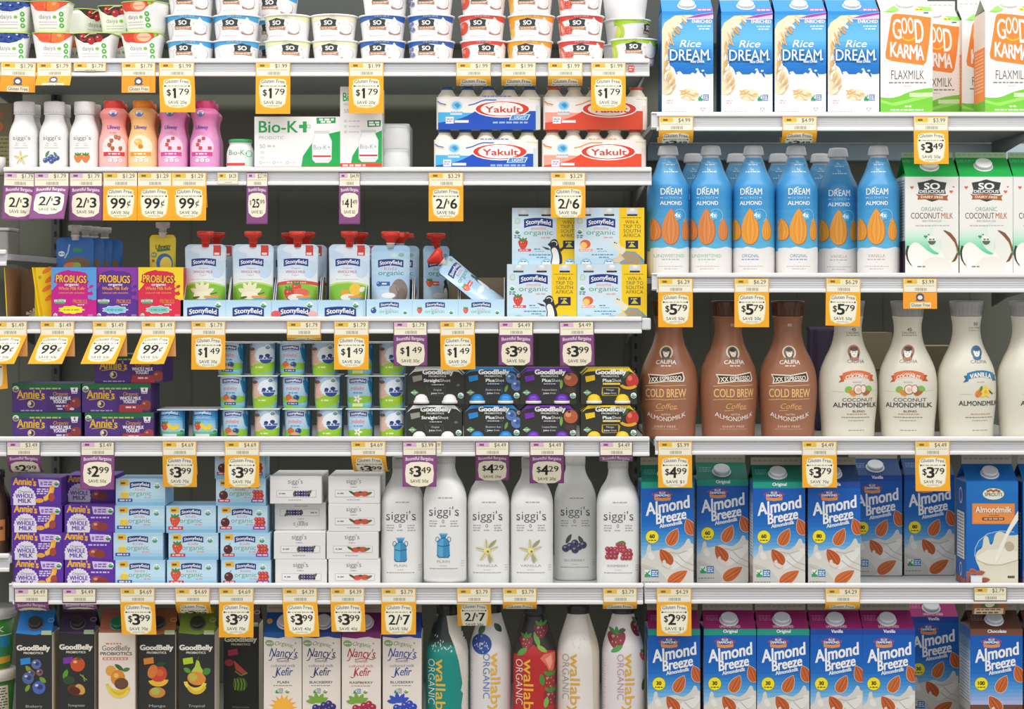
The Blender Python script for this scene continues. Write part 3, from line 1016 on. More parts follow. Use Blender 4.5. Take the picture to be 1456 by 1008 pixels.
def wallaby_art(kind):
    a = Art(760, 1046, 600, 860, 6.81)
    x0 = 1090
    if kind == 'teal':
        a.poly([(890, 1260), (890, 560), (905, 450), (940, 420), (1180, 420), (1205, 560), (1215, 700), (1240, 780), (1225, 850), (1240, 900), (1230, 1000), (1260, 1260)], '178a80')
        a.poly([(1085, 130), (1200, 130), (1215, 170), (1262, 300), (1300, 500), (1310, 1260), (1260, 1260), (1230, 1000), (1245, 880), (1225, 850), (1240, 780), (1205, 560), (1165, 420), (1110, 290)], 'd6d0c4')
        for i in range(26):
            r = random.Random(i)
            a.leaf(r.uniform(925, 1150), r.uniform(300, 470), r.uniform(18, 30), 6, 90 + r.uniform(-25, 25), 'e6f0ec')
        oc, gc = 'e8f0ec', 'e6b43a'
    elif kind == 'blue':
        a.leaf(1010, 270, 110, 56, 60, '3a6a44'); a.leaf(1165, 250, 110, 56, 130, '2f4a3a')
        a.ell(1010, 405, 96, 98, '2a4a98')
        for i in range(30):
            r = random.Random(i + 40)
            d, q = r.uniform(0, 6.28), r.uniform(0, 80)
            a.leaf(1010 + q * cos(d), 405 + q * sin(d), 22, 6, 80 + r.uniform(-20, 20), 'c8d4ee')
        for i in range(26):
            a.line([(885, 540 + i * 24), (905 + (i * 7) % 20, 550 + i * 24)], 4, '9a98a8' if i < 12 else '8aa0d0')
        oc, gc = '5a74b8', 'e2b040'
    elif kind == 'red':
        a.poly([(880, 1260), (880, 520), (960, 480), (1030, 440), (1075, 395), (1130, 440), (1290, 470), (1300, 1260)], 'b62c2c')
        straw(a, 1010, 380, 66, '8a3038'); a.leaf(970, 470, 120, 54, 40, '5a9a4a'); a.leaf(1110, 350, 150, 50, 110, '6a9a44'); a.leaf(1160, 440, 120, 44, -35, '8aac4a')
        straw(a, 1150, 270, 72, '7a2a34')
        a.poly([(1140, 530), (1180, 490), (1290, 480), (1290, 560), (1270, 650), (1240, 680), (1200, 600)], 'e0705a'); a.poly([(1190, 540), (1250, 500), (1262, 580), (1235, 640)], 'f0a48c')
        straw(a, 1240, 760, 80, '9a3036'); straw(a, 1250, 920, 80, '8a2c34'); a.leaf(1160, 740, 120, 50, 100, '4a8a3c'); a.leaf(1200, 960, 110, 50, 80, '7ab04a')
        oc, gc = 'f0e4de', 'e6b43a'
    elif kind == 'plain':
        a.poly([(1160, 130), (1210, 130), (1280, 400), (1300, 1260), (1240, 1260), (1225, 500)], 'cfc6b2')
        for i in range(16):
            r = random.Random(i + 90)
            a.leaf(r.uniform(1000, 1260), r.uniform(330, 440), 20, 5, 80 + r.uniform(-20, 20), 'c4bcb4')
        oc, gc = 'a89c94', 'd8a43c'
    else:
        straw(a, 1020, 360, 90, '8a3440'); a.leaf(1020, 440, 130, 50, 30, '4a9a4c'); a.leaf(1070, 270, 80, 40, 20, '4a5a3a')
        straw(a, 1230, 250, 80, '6a3034'); straw(a, 1290, 520, 50, 'c84a44')
        for i in range(22):
            a.line([(885, 560 + i * 26), (900 + (i * 7) % 18, 566 + i * 26)], 4, 'a89a9c')
        a.leaf(1285, 800, 120, 44, 80, '3a5a34')
        oc, gc = 'c090a0', 'dcaa3c'
    sx = 105 if kind in ('blue', 'rasp') else 15 if kind == 'plain' else -8
    sy = -55 if kind in ('blue', 'rasp', 'plain') else 0
    a.text('wallaby', 992 + sx, 540 + sy, 92, gc, w=590, al='L', rot=-90, b=.02)
    a.text('ORGANIC', 918 + sx, 545 + sy, 64, oc, w=440, al='L', rot=-90, b=-.014)
    return a


def so_cup_art(c, fruit=None, shift=0):
    """coconut-milk yoghurt cup; frame of the zoomed cup, 9.707 to the pixel"""
    a = Art(269, 91, 225, 0, 9.707)
    T, B = 527, 883
    if c:
        a.poly([(90, T), (770, T), (770, T + 110), (690, T + 100), (620, T + 75), (430, T + 62), (250, T + 75), (150, T + 100), (90, T + 120)], c)
        a.dash(330, 530, T + 36, 15, mix(c, 'ffffff', .55))
    x = 370 + shift
    so_mark(a, x, T + 138, 92, False)
    a.poly([(600 + shift, T + 40), (640 + shift, T + 90), (600 + shift, T + 130), (570 + shift, T + 90)], 'f2f0f0')
    a.ell(x + 240, T + 190, 78, 90, 'b8aca8'); a.ell(x + 236, T + 185, 74, 86, 'f1efee'); a.ell(x + 236, T + 185, 48, 60, 'dcdadc'); a.ell(x + 232, T + 182, 44, 56, 'f3f2f2')
    a.ring(x + 232, T + 195, 100, 90, 10, 'a8705a', a0=215, a1=320); a.poly([(x + 150, T + 255), (x + 190, T + 280), (x + 215, T + 290), (x + 160, T + 275)], 'b07a60')
    a.dash(x - 110, x + 110, T + 300, 12, 'c8c4c4')
    heart(a, x - 138, T + 138, 10, 'd8a8a0'); heart(a, x + 150, T + 130, 10, 'd8a8a0')
    if fruit == 'straw':
        a.ell(175, T + 190, 62, 90, 'd8503a', rot=12); a.ell(160, T + 160, 20, 30, 'e88a70')
    elif fruit == 'orange':
        a.ell(130, T + 170, 60, 130, 'f0a82e', rot=15); a.ell(150, T + 260, 50, 70, 'f4bc4a')
    elif fruit == 'rasp':
        a.ell(150, T + 180, 50, 110, 'e0685a', rot=-18); a.ell(175, T + 210, 16, 70, 'f0a898', rot=-18); rasp(a, 245, T + 220, 56, 'e0604e')
    elif fruit == 'blue':
        for dx, dy in ((0, 0), (-30, 60), (20, 80), (-50, 130)):
            a.berry(165 + dx, T + 130 + dy, 34, '8a92b4', 'dcdfe8', '6a729a')
    elif fruit == 'lime':
        a.ell(120, T + 220, 80, 150, 'b8d44a'); a.ell(112, T + 220, 56, 120, 'd8e66a')
    elif fruit == 'coco':
        a.ell(160, T + 230, 70, 110, 'dedcdc'); a.ell(150, T + 225, 62, 104, 'efedee')
    elif fruit == 'leaf':
        a.leaf(120, T + 300, 110, 60, 40, '8ab85a')
    return a


def daiya_art(kind, turn=0):
    a = Art(205.5, 87, 0, 0, 6.067).setclip(1070, 265, 1430, 553)
    c = {'blue': '2a3f86', 'peach': 'e0583a', 'cherry': '3a2c28', 'straw': 'd84a34'}[kind]
    a.poly([(1070, 262), (1430, 262), (1400, 300), (1330, 345), (1260, 360), (1180, 355), (1120, 320)], 'f6f4f2')
    a.poly([(1076, 262), (1420, 262), (1395, 292), (1325, 338), (1260, 352), (1185, 346), (1125, 312)], c)
    if kind == 'blue':
        for x, y in ((1120, 285), (1190, 300), (1270, 310), (1340, 290), (1230, 270), (1390, 272)):
            a.berry(x, y, 36, '3452a0', 'c8d4ee', '22346c')
    elif kind == 'peach':
        a.ell(1180, 300, 60, 46, 'e8603c'); a.ell(1280, 300, 66, 50, 'ee7a3a'); a.line([(1235, 262), (1228, 345)], 6, 'b83a24'); a.ell(1300, 285, 20, 14, 'f4a46a')
    elif kind == 'cherry':
        for x, y in ((1180, 300), (1320, 310), (1250, 330)):
            a.berry(x, y, 32, 'b02a2a', 'f0a090')
        a.line([(1190, 300), (1240, 270), (1300, 268)], 8, 'd8c8a0')
    else:
        a.ell(1160, 300, 50, 46, 'd8402e'); a.ell(1280, 300, 80, 52, 'e86a44'); a.ell(1290, 300, 60, 38, 'f0c0a0'); a.line([(1240, 300), (1340, 300)], 6, 'e88a6a')
        a.poly([(1370, 262), (1430, 262), (1400, 292), (1380, 300)], '8ac43a')
    a.text('daiya', 1218, 412, 38, '8a8884', w=102, b=-.01)
    a.ell(1300, 398, 17, 14, '7ac23a', n=12)
    for y in (440, 462, 492):
        a.dash(1165, 1320, y, 6, 'bab8b4', y)
    for y in (372, 420, 470):
        a.ell(1356, y, 19, 21, '4aae3a', n=14); a.ell(1356, y, 8, 9, 'c8ecb8', n=8)
    return a


def stony(a, x, y, wd, h, word='Stonyfield'):
    a.logo(word, x, y, wd, h, h * .22)


def pouch_art(fl):
    a = Art(360, 456, 255, 320, 6.933)
    a.grad(528, 188, 928, 600, ['b8d2e8', 'd8e4ee', 'c8dcee', 'dfe8ee', 'e8ece6'], 10)
    a.ell(850, 440, 70, 90, 'c3d8ea'); a.ell(600, 300, 70, 60, 'c2d7ea'); a.ell(700, 240, 120, 46, 'd9e4ee')
    a.poly([(528, 950), (528, 600), (600, 578), (720, 568), (840, 582), (928, 606), (928, 950)], '86c03c')
    a.poly([(528, 612), (600, 588), (720, 576), (840, 592), (928, 618), (928, 600), (840, 575), (720, 560), (600, 570), (528, 592)], 'b8dc6a')
    a.rect(808, 200, 884, 304, 'cc3a34'); a.dash(818, 874, 285, 22, 'f4e4e0')
    a.logo('Stonyfield', 712, 376, 250, 66, 14)
    a.text('Organic', 712, 436, 18, 'c87a7a', w=98)
    a.text('WHOLE MILK', 708, 478, 26, 'c86468', w=200, b=.015)
    a.text('Yogurt', 704, 504, 16, 'c88a8a', w=76)
    a.dash(590, 820, 540, 6, 'c8a8a0')
    if fl == 'van':
        for d in (60, 120, 90, 25, 155):
            a.leaf(700 + 70 * cos(radians(d)), 690 - 70 * sin(radians(d)), 130, 50, d, 'ece6c4')
        a.ell(700, 700, 90, 40, 'f0ecd0'); a.leaf(640, 720, 80, 22, 10, '5a5a2a'); a.line([(780, 690), (850, 670)], 8, '4a4a24')
    elif fl == 'straw':
        a.band(728, 590, 420, 34, 24, 'd04a3a'); a.dash(620, 830, 572, 12, 'f4d8d0')
        straw(a, 650, 690, 62); straw(a, 720, 630, 52, 'd84a38'); a.ell(770, 670, 80, 40, 'e06a50')
        a.ell(720, 720, 90, 34, 'f0eee8')
    else:
        a.ell(790, 640, 60, 60, 'f0c040'); a.ell(690, 680, 40, 40, 'e8a030'); a.leaf(860, 640, 70, 50, 30, 'e8e8d8')
        a.ell(720, 720, 80, 34, 'f0eee8')
    a.poly([(720, 704), (865, 700), (865, 722), (720, 726)], 'ec9a4a'); a.rect(740, 724, 865, 745, '6ab4c8')
    return a


def kids_art(fl):
    a = Art(555, 456, 500, 320, 6.33)
    a.grad(150, 170, 540, 870, ['9cc4e4', 'bcd8ec', 'a8cdea', 'c4def0', 'b8d8ee'], 10)
    a.ell(380, 275, 30, 20, 'c8e0d0'); a.ell(448, 270, 26, 18, '8ab4a0')
    a.logo('Stonyfield', 350, 352, 236, 60, 14, '24387a')
    a.text('kids', 348, 410, 34, 'd88a90', w=120, sh=.1)
    a.text('organic', 352, 455, 42, '4a8a62', w=236, b=.005)
    if fl == 'blue':
        a.berry(240, 535, 24, '3a62a4'); a.rect(258, 514, 344, 552, '3a62a0'); a.dash(268, 334, 533, 14, 'd8e4f0')
        a.ell(430, 600, 78, 112, '8a7a76'); a.ell(380, 590, 44, 50, '9a8a84'); a.ell(455, 640, 40, 70, '7a6c68'); a.line([(400, 560), (420, 620), (410, 680)], 7, '6a5c58')
    else:
        straw(a, 240, 530, 34, 'd85a3a'); a.rect(270, 510, 344, 548, 'd85a4a'); a.dash(278, 336, 530, 12, 'f0d8d0')
        a.ell(440, 620, 50, 100, '3a3c40'); a.ell(425, 640, 34, 70, 'e0e4e8'); a.ell(432, 520, 26, 26, '2f3236')
    a.ell(330, 640, 66, 26, 'eef2f6')
    return a


def tray_art(kind):
    a = Art(360, 456, 255, 320, 6.933) if kind != 'kids' else Art(555, 456, 500, 320, 6.33)
    if kind == 'kids' or kind == 'kidsr':
        a = Art(555, 456, 500, 320, 6.33)
        a.grad(135, 668, 548, 862, ['b4d6ec', 'bfdcee', 'c8e2f0'], 6)
        a.logo('Stonyfield', 340, 722, 176, 40, 10, '24387a'); a.text('kids', 340, 766, 18, 'dc9aa0', w=70)
        a.text('organic', 338, 792, 32, '7ab08a', w=176)
        if kind == 'kids':
            a.berry(200, 770, 26, '3a5a9a'); a.leaf(205, 745, 30, 14, 30, '4a7a4a')
        else:
            straw(a, 200, 772, 26, 'd8604a')
        usda(a, 485, 785, 20)
    else:
        a.grad(480, 740, 925, 943, ['b0d2e8', 'bcd8ea', 'cfe2ec'], 6)
        a.logo('Stonyfield', 700, 862, 312, 82, 18, '1d3a86'); usda(a, 852, 790, 32)
        if kind == 'red':
            a.ell(520, 880, 50, 36, 'd85a5a'); a.ell(880, 880, 46, 34, 'e8a8a4')
    return a


def six_art(kind):
    a = Art(770, 456, 715, 290, 6.11).setclip(32, 522, 640, 1014)
    a.grad(32, 522, 420, 1014, ['c2d9e8', 'cfe0ea', 'cde0ec', 'b4d6ea'], 8)
    a.rect(420, 522, 640, 1014, 'f0c81c')
    for x in (132, 334, 535):
        a.rect(x - 48, 530, x + 48, 584, 'cfd2d4'); a.rect(x - 44, 578, x + 44, 594, '2c3236' if x > 200 else '2f5a66')
        a.ell(x, 1014, 50, 50, '8ac0e0', a0=0, a1=180); a.ell(x, 1018, 40, 40, 'e4ecf0', a0=0, a1=180); a.dash(x - 25, x + 25, 990, 8, '3a5a7a')
    a.rect(58, 612, 102, 662, 'c4dcd0'); a.ring(80, 637, 22, 26, 3, '8ab89a', 12)
    usda(a, 78, 730, 24); a.dash(52, 106, 765, 12, '6a8a9a'); a.dash(52, 106, 782, 12, '6a8a9a')
    a.logo('Stonyfield', 262, 660, 250, 68, 18)
    a.text('smoothie', 262, 714, 30, 'e0908e', w=130, sh=.15)
    a.text('organic', 262, 757, 42, '5a9c78', w=252)
    a.dash(285, 380, 782, 11, 'e0a098')
    if kind == 'peng':
        straw(a, 128, 842, 44, 'd0443a'); a.rect(86, 880, 198, 902, 'd04a42'); a.dash(96, 188, 891, 10, 'f4d8d4')
        # penguin
        a.soft([(362, 1030), (384, 940), (366, 890), (372, 868), (356, 852), (340, 842), (362, 826), (372, 806), (398, 792), (424, 800), (438, 836), (452, 890), (472, 950), (470, 1030)], '2c2f33')
        a.soft([(372, 1030), (392, 940), (374, 892), (386, 872), (408, 866), (430, 890), (446, 950), (446, 1030)], 'e6e6e4')
        a.ring(398, 836, 30, 26, 7, 'e8e8e6', a0=-40, a1=140)
        a.poly([(292, 858), (350, 872), (368, 890), (330, 885)], '3a3d40'); a.poly([(445, 880), (500, 850), (492, 872), (460, 905)], '3a3d40')
    else:
        a.ell(126, 840, 46, 38, 'd8603c'); a.ell(112, 850, 30, 28, 'f4c468'); a.rect(70, 882, 190, 902, 'e8a08a'); a.dash(80, 180, 892, 9, 'f4dcd4')
        # turtle
        a.poly([(355, 830), (385, 808), (415, 820), (440, 860), (480, 880), (460, 930), (420, 920), (390, 880), (370, 856)], 'e2dcc4')
        a.ell(382, 826, 8, 6, '3a3a34', n=8); a.ell(398, 832, 6, 5, '5a5a4c', n=8)
        a.poly([(440, 940), (480, 900), (560, 905), (620, 960), (640, 1000), (640, 1014), (430, 1014)], '8a9a9c')
        for x, y in ((480, 950), (530, 940), (580, 970), (510, 985), (560, 1000)):
            a.blob(x, y, 24, 18, 'b8905c', 5, .1)
        a.poly([(370, 960), (440, 940), (470, 970), (420, 1000), (370, 1000)], 'd8c8a8'); a.poly([(590, 930), (640, 980), (640, 1014), (610, 980)], '6a94b0')
    for i, t in enumerate(('WIN A', 'TRIP TO', 'SOUTH', 'AFRICA')):
        a.text(t, 532, 662 + i * 39, 30, '4a4428', w=(118, 152, 148, 152)[i], b=-.005)
    a.dash(440, 620, 610, 7, '9a8424')
    a.rect(478, 808, 586, 880, '2c2a4c'); a.poly([(500, 866), (530, 830), (566, 866)], 'c8c43a'); a.dash(500, 566, 824, 10, 'd8d068')
    a.dash(180, 370, 932, 9, '5a88a4'); a.dash(225, 290, 882, 9, '4a7a98'); a.dash(245, 330, 955, 9, '5a88a4'); a.dash(235, 320, 902, 7, '8aaabc')
    return a


def shot_art(c, sub, fruit, bar):
    a = Art(615.7, 628, 570, 505, 8.09)
    B, T = 995, 566
    a.text('GoodBelly', 392, T + 84, 52, 'f2f2f0', w=350, b=.08)
    a.text('PROBIOTICS', 385, T + 116, 18, 'e2e2e0', w=200, b=.05)
    if sub == 'Straight':
        a.text('Straight', 320, T + 172, 34, 'f0f0ee', w=184, b=.06); a.text('Shot', 476, T + 172, 34, 'e0e0de', w=122, b=0)
        a.poly([(260, T + 220), (280, T + 240), (300, T + 238), (480, T + 238), (478, T + 320), (440, T + 340), (290, T + 332)], '55564f'); a.poly([(268, T + 228), (300, T + 244), (474, T + 244), (472, T + 316), (438, T + 334), (294, T + 326)], '333430')
        a.ell(625, T + 210, 22, 16, '6a6a60')
    else:
        a.text('Plus', 350, T + 172, 34, 'f0f0ee', w=100, b=.06); a.text('Shot', 460, T + 172, 34, 'e0e0de', w=104, b=0)
        a.rect(300, T + 184, 500, T + 206, c if sub == 'mango' else mix(c, '303230', .65))
        a.poly([(290, T + 235), (485, T + 235), (500, T + 255), (485, T + 330), (300, T + 335), (285, T + 315)], mix(c, '303230', .25 if sub == 'mango' else .7)); a.poly([(300, T + 242), (478, T + 242), (478, T + 324), (306, T + 328)], '32332f')
    a.dash(320, 460, T + 205 if sub == 'Straight' else T + 196, 11, 'c8c8c4')
    a.text({'Straight': 'Original', 'blue': 'Blueberry Acai', 'pom': 'Pomegranate Blackberry', 'mango': 'Mango'}[sub], 385, T + 274, 20, 'd4d4d0', w=170 if sub not in ('Straight', 'mango') else 90)
    a.text('Juice', 345, T + 312, 18, 'ececea', w=66, b=.05); a.text('Drink', 425, T + 312, 18, 'd4d4d0', w=66)
    a.poly([(95, T + 110), (205, T + 92), (212, T + 150), (108, T + 176)], c if sub != 'Straight' else '9a9a8a')
    a.poly([(72, T + 296), (120, T + 262), (172, T + 296), (122, T + 330)], '7aa878'); a.dash(85, 160, T + 296, 10, 'dce8d8')
    usda(a, 655, T + 330, 34, '5aa088')
    if fruit == 'blue':
        for x, y, r in ((590, 130, 62), (655, 215, 64), (678, 100, 24)):
            a.berry(x, T + y, r, '5a7cb4' if r > 30 else 'b08a84', 'c4d4ee', '3f5c98')
        a.leaf(535, T + 250, 90, 34, 70, '6aa04a')
    elif fruit == 'pom':
        a.leaf(520, T + 200, 110, 36, 85, '7ab04a'); a.ell(630, T + 145, 82, 78, 'b8603c'); a.ell(600, T + 120, 36, 30, 'd89a74'); a.ell(610, T + 90, 16, 14, '5a3a24'); a.ell(620, T + 270, 60, 40, '4a3a34')
    elif fruit == 'mango':
        a.ell(640, T + 160, 74, 80, 'c03a34'); a.ell(612, T + 130, 26, 30, 'e07a5a'); a.leaf(570, T + 90, 120, 36, 50, '3f6a3c'); a.line([(650, T + 85), (670, T + 40)], 8, '8a6a3a'); a.ring(600, T + 190, 110, 70, 34, 'e0a42e', a0=200, a1=330)
    return a


def yak_art(light):
    a = Art(694.3, 182.5, 600, 110, 7.756)
    B, mid, lt = ('1c4fb8', '4ab0e0', '2a6ac4') if light else ('dc4a2c', 'f0a08c', 'e8923c')
    a.rect(150, 205, 1312, 567, 'efe8e2')
    a.poly([(150, 567), (150, 372), (560, 382), (700, 370), (1312, 360), (1312, 567)], mid)
    a.poly([(150, 567), (150, 492), (230, 482), (300, 470), (370, 456), (430, 440), (490, 416), (540, 390), (580, 366), (600, 360), (1312, 360), (1312, 567)], B)
    a.rect(1255, 300, 1312, 567, mix('efe8e2', mid, .25))
    for x in (240, 480, 720, 960, 1200):
        a.ell(x, 235, 70, 12, 'f6f2ee')
    a.line([(165, 250), (200, 276), (262, 290)], 12, lt if light else 'e07030'); a.line([(170, 272), (210, 296), (258, 304)], 9, 'd8cc7a')
    a.line([(510, 298), (580, 282), (650, 252), (700, 238), (820, 240)], 13, lt); a.line([(1180, 230), (1300, 236)], 10, 'd8d08a')
    a.ell(380, 300, 66, 54, 'b4dced'); a.ell(380, 300, 52, 42, '7cc0e2'); a.poly([(350, 290), (390, 270), (420, 300), (390, 330), (370, 310)], '3a92c8'); a.dash(315, 450, 372, 10, '9ab4c4'); a.rect(310, 382, 440, 405, 'c8dcea')
    a.ell(885, 338, 312, 96, 'f4efea'); a.ell(885, 338, 296, 84, 'd83e26'); a.ell(880, 338, 236, 76, 'f2ece8')
    a.poly([(830, 262), (940, 262), (940, 270), (830, 270)], 'f2ece8')
    a.text('Yakult', 892, 376, 66, 'd0402c', w=390, b=.035)
    a.rect(258, 424, 348, 500, 'e4e4ec'); a.dash(270, 335, 450, 12, '8a98c4'); a.dash(270, 335, 474, 12, '8a98c4')
    a.rect(358, 462, 512, 490, 'e8eaf2')
    if light:
        a.poly([(960, 460), (985, 400), (1195, 398), (1165, 458)], 'e8eef4'); a.poly([(972, 455), (992, 407), (1182, 405), (1158, 453)], '3a8ed0'); a.text('LIGHT', 1080, 446, 30, 'e8f0f8', w=124, sh=.2, b=.03)
        a.dash(780, 1190, 488, 20, '9ab4e4')
    a.dash(670, 980, 198, 15, '6a90c8' if light else 'e0a08c')
    return a


def bug_art(kind):
    a = Art(105, 456, 60, 320, 6.933).setclip(90, 415, 535, 943)
    bg, sp = {'m': ('c01a86', '5a9ad8'), 'p': ('5a2f90', '8a3aa4'), 'r': ('d42a48', 'f0d02a')}[kind]
    a.rect(90, 415, 535, 943, bg)
    a.poly([(90, 415), (535, 415), (535, 735), (500, 740), (450, 715), (455, 690), (500, 690), (490, 640), (445, 610), (455, 570), (490, 560), (440, 545), (450, 500), (430, 470), (380, 460), (330, 470), (260, 440), (180, 460), (140, 480), (140, 520), (110, 560), (150, 580), (100, 640), (90, 640)], sp)
    a.poly([(300, 450), (380, 456), (430, 480), (410, 470), (430, 560), (300, 600), (150, 560), (150, 490), (200, 465)], bg)
    for i in range(5):
        a.ell(470 + 14 * (i % 2), 570 + i * 36, 26 - i * 2, 15, sp if i % 2 == 0 else bg, rot=-30, n=14)
    a.text('PROBUGS', 285, 566, 70, 'f0b83a', w=300, rot=-2, b=.03, out=(mix(bg, '200020', .45), 4))
    a.text('organic', 292, 598, 26, 'f2e6ee', w=140, b=.05)
    oc = 'f09a5a'
    a.text('Whole Milk Kefir', 292, 640, 32, oc, w=262, b=.03)
    a.text('cultured milk smoothie', 290, 676, 18, oc, w=255, b=.02)
    a.rect(118, 735, 232, 758, 'e8e8e8'); a.text('Lifeway', 175, 754, 16, '5a6a7a', w=92, b=.03); a.poly([(118, 758), (232, 758), (222, 778), (130, 776)], '5a9a5a'); a.rect(170, 722, 196, 735, '4a8a4a')
    a.text('PROBUGS', 374, 772, 38, 'd88a2e', w=140, rot=-2, b=.02); a.dash(350, 415, 786, 9, 'f0dce8')
    bc = {'m': 'efe01e', 'p': '7ac4d8', 'r': '7cc6c0'}[kind]
    a.blob(288, 835, 122, 38, 'e8e8d8' if kind != 'm' else 'f4ec6a', 9, .1); a.blob(288, 835, 114, 33, bc, 9, .1)
    a.dash(210, 365, 836, 14, mix(bc, '305050', .4))
    usda(a, 130, 890, 20, '8a8a8a'); a.dash(200, 400, 900, 12, oc)
    a.rect(450, 880, 500, 905, mix(bg, 'ffffff', .35))
    return a


def annie_art(kind):
    a = Art(170, 628, 0, 430, 4.2).setclip(508, 659, 920, 832)
    a.rect(508, 659, 920, 832, '523482'); a.rect(720, 659, 920, 832, '4c3070')
    a.rect(508, 659, 920, 692, '1f6e40'); a.dash(612, 800, 690, 9, 'b8c070')
    usda(a, 530, 693, 19, '6a7a5a')
    a.text("Annie's", 620, 752, 48, 'e0b43a', w=165, rot=-1, b=.035, arc=6); a.line([(550, 757), (620, 748), (690, 758)], 4, 'e0b43a')
    a.ell(622, 783, 22, 22, 'd8c08a'); a.ell(624, 783, 15, 16, '4a3a5a'); a.ell(616, 780, 7, 10, 'e8dcc0')
    a.text('Organic', 798, 732, 21, 'd89a4a', w=92, sh=.2, b=.01)
    a.text('WHOLE MILK', 798, 757, 19, 'ece4f0', w=126, b=.05); a.text('YOGURT', 796, 778, 19, 'ece4f0', w=82, b=.05)
    a.poly([(858, 684), (904, 684), (898, 720), (866, 720)], 'eeeaf0'); a.text('4', 881, 706, 18, '4a3070', b=.04); a.dash(868, 896, 714, 6, '6a5a8a')
    if kind == 'berry':
        a.dash(772, 830, 795, 10, 'd8c8e4'); a.dash(780, 825, 812, 9, 'd8c8e4')
        a.berry(890, 775, 32, '8a3a3c', 'c08078'); a.berry(845, 802, 22, 'a83a44', 'd89090'); a.ell(868, 812, 14, 8, 'd8d8d8')
    else:
        a.poly([(735, 786), (880, 786), (870, 832), (728, 832)], 'b03a44'); a.dash(770, 830, 802, 10, 'f0d0d0')
        a.berry(892, 790, 32, '96423a', 'c8847a')
    a.dash(560, 690, 822, 8, 'b0a0c4')
    return a


def milk_art(ban):
    a = Art(51.9, 836, 0, 620, 4.2).setclip(68, 744, 368, 907)
    a.rect(68, 744, 368, 907, '5c2f9e')
    a.rect(218, 744, 368, 800, '5c2f9e')
    a.text("Annie's", 150, 790, 40, 'efb43c', w=136, rot=-3, b=.05, arc=5)
    pts = []
    for i in range(13):
        d = radians(180 - i * 15)
        for k, q in ((0, 1.0), (7.5, 1.09)):
            pts.append((150 + 66 * q * cos(d - radians(k)), 870 - 72 * q * sin(d - radians(k))))
    a.poly([(84, 907), *pts, (216, 907)], 'e2dcea')
    a.text('Organic', 152, 833, 15, '6a5a84', w=80, sh=.2)
    a.text('WHOLE', 150, 864, 25, '5a3aa0', w=106, b=.035)
    a.text('MILK', 152, 893, 24, '5a3aa0', w=78, b=.04)
    a.poly([(230, 752), (330, 756), (352, 768), (352, 800), (240, 798)], 'd8c4ec'); usda(a, 342, 776, 18); a.dash(266, 320, 770, 8, '7a5aa8'); a.dash(266, 316, 784, 8, '7a5aa8'); a.text('8', 252, 788, 20, '7a4ab4', b=.04)
    if ban:
        for i, q in enumerate((70, 82, 60)):
            a.dash(224, 224 + q, 812 + i * 13, 8, 'd8c8ec')
        a.ring(250, 800, 80, 88, 30, 'e8a83a', a0=285, a1=368); a.ring(250, 806, 68, 76, 18, 'f0c05a', a0=285, a1=360)
        a.ell(312, 860, 20, 26, 'a84a3c'); a.ell(240, 880, 26, 14, 'e8a83a')
    else:
        a.dash(224, 345, 818, 9, 'd0bce8')
        a.ell(258, 866, 34, 26, 'a04a38'); a.ell(292, 872, 34, 26, '8a3c30'); a.ell(252, 858, 12, 8, 'd8a08a', n=8)
    return a


def stbox_art(fl):
    a = Art(199.8, 836, 0, 620, 4.2).setclip(690, 744, 985, 907)
    a.grad(690, 744, 985, 907, ['a8cfe6', 'bcdcec', 'c4e0ee', 'b0d4ea', '7ab8e0'], 8)
    a.poly([(712, 756), (764, 752), (768, 786), (716, 788)], 'eab43a'); a.dash(720, 760, 772, 12, '7a5a1a')
    a.logo('Stonyfield', 836, 786, 124, 32, 8, '2a3a78')
    a.text('kids', 836, 817, 15, 'dc8a8e', w=60, sh=.1)
    a.text('organic', 836, 846, 27, '6aa078', w=132)
    a.dash(860, 905, 858, 7, 'dca0a0')
    usda(a, 938, 788, 19, '4a9a8a')
    if fl == 'van':
        a.ell(744, 846, 26, 22, 'e8c84a'); a.poly([(724, 830), (744, 808), (764, 830)], 'f0dc8a'); a.rect(702, 864, 790, 884, '3a4a94'); a.dash(712, 780, 874, 9, 'd0d8ec')
    elif fl == 'straw':
        straw(a, 742, 838, 32, 'd8503c'); a.rect(702, 868, 790, 888, 'c83a44'); a.dash(712, 780, 878, 9, 'f4d0d0')
    else:
        a.berry(735, 844, 27, '5a2a2c', 'b07a74'); a.line([(738, 820), (750, 806)], 4, '5a7a3a'); a.rect(702, 868, 774, 886, 'b83040'); a.dash(710, 768, 877, 8, 'f0d0d0')
        rasp(a, 940, 845, 32, 'd0483c'); a.rect(902, 868, 976, 886, '8a3a94'); a.dash(910, 970, 877, 8, 'e8d0ec')
    return a


def sbox_art(fl):
    a = Art(503.4, 836, 310, 620, 4.2)
    a.text("siggi's", 810, 786, 28, '7a7a7c', w=88, b=-.01)
    a.dash(790, 830, 808, 5, 'a8a8aa')
    a.rect(698, 826, 934, 868, 'a8a8aa'); a.rect(700, 828, 932, 866, 'e9e7e5')
    a.dash(712, 762, 846, 8, '8a8a8c')
    if fl == 'blue':
        for i in range(12):
            a.ell(810 + (i % 6) * 16, 838 + (i // 6) * 16, 9, 9, ('3a3a6a', '5a4a7a', '2c2c50')[i % 3], n=10)
        a.leaf(896, 838, 36, 14, 50, '5a6a44'); a.leaf(802, 850, 30, 12, 100, '5a6a44')
    else:
        a.rect(785, 832, 920, 864, 'e9e7e5'); a.ell(832, 850, 28, 15, 'd0503e'); a.ell(876, 848, 28, 16, 'c8583e'); a.leaf(800, 842, 44, 14, -30, '4a5a34'); a.leaf(902, 846, 40, 16, 20, '6a6a3a'); a.leaf(850, 838, 30, 12, 0, '4a5a34')
    a.dash(770, 850, 884, 5, 'b0b0b2')
    return a


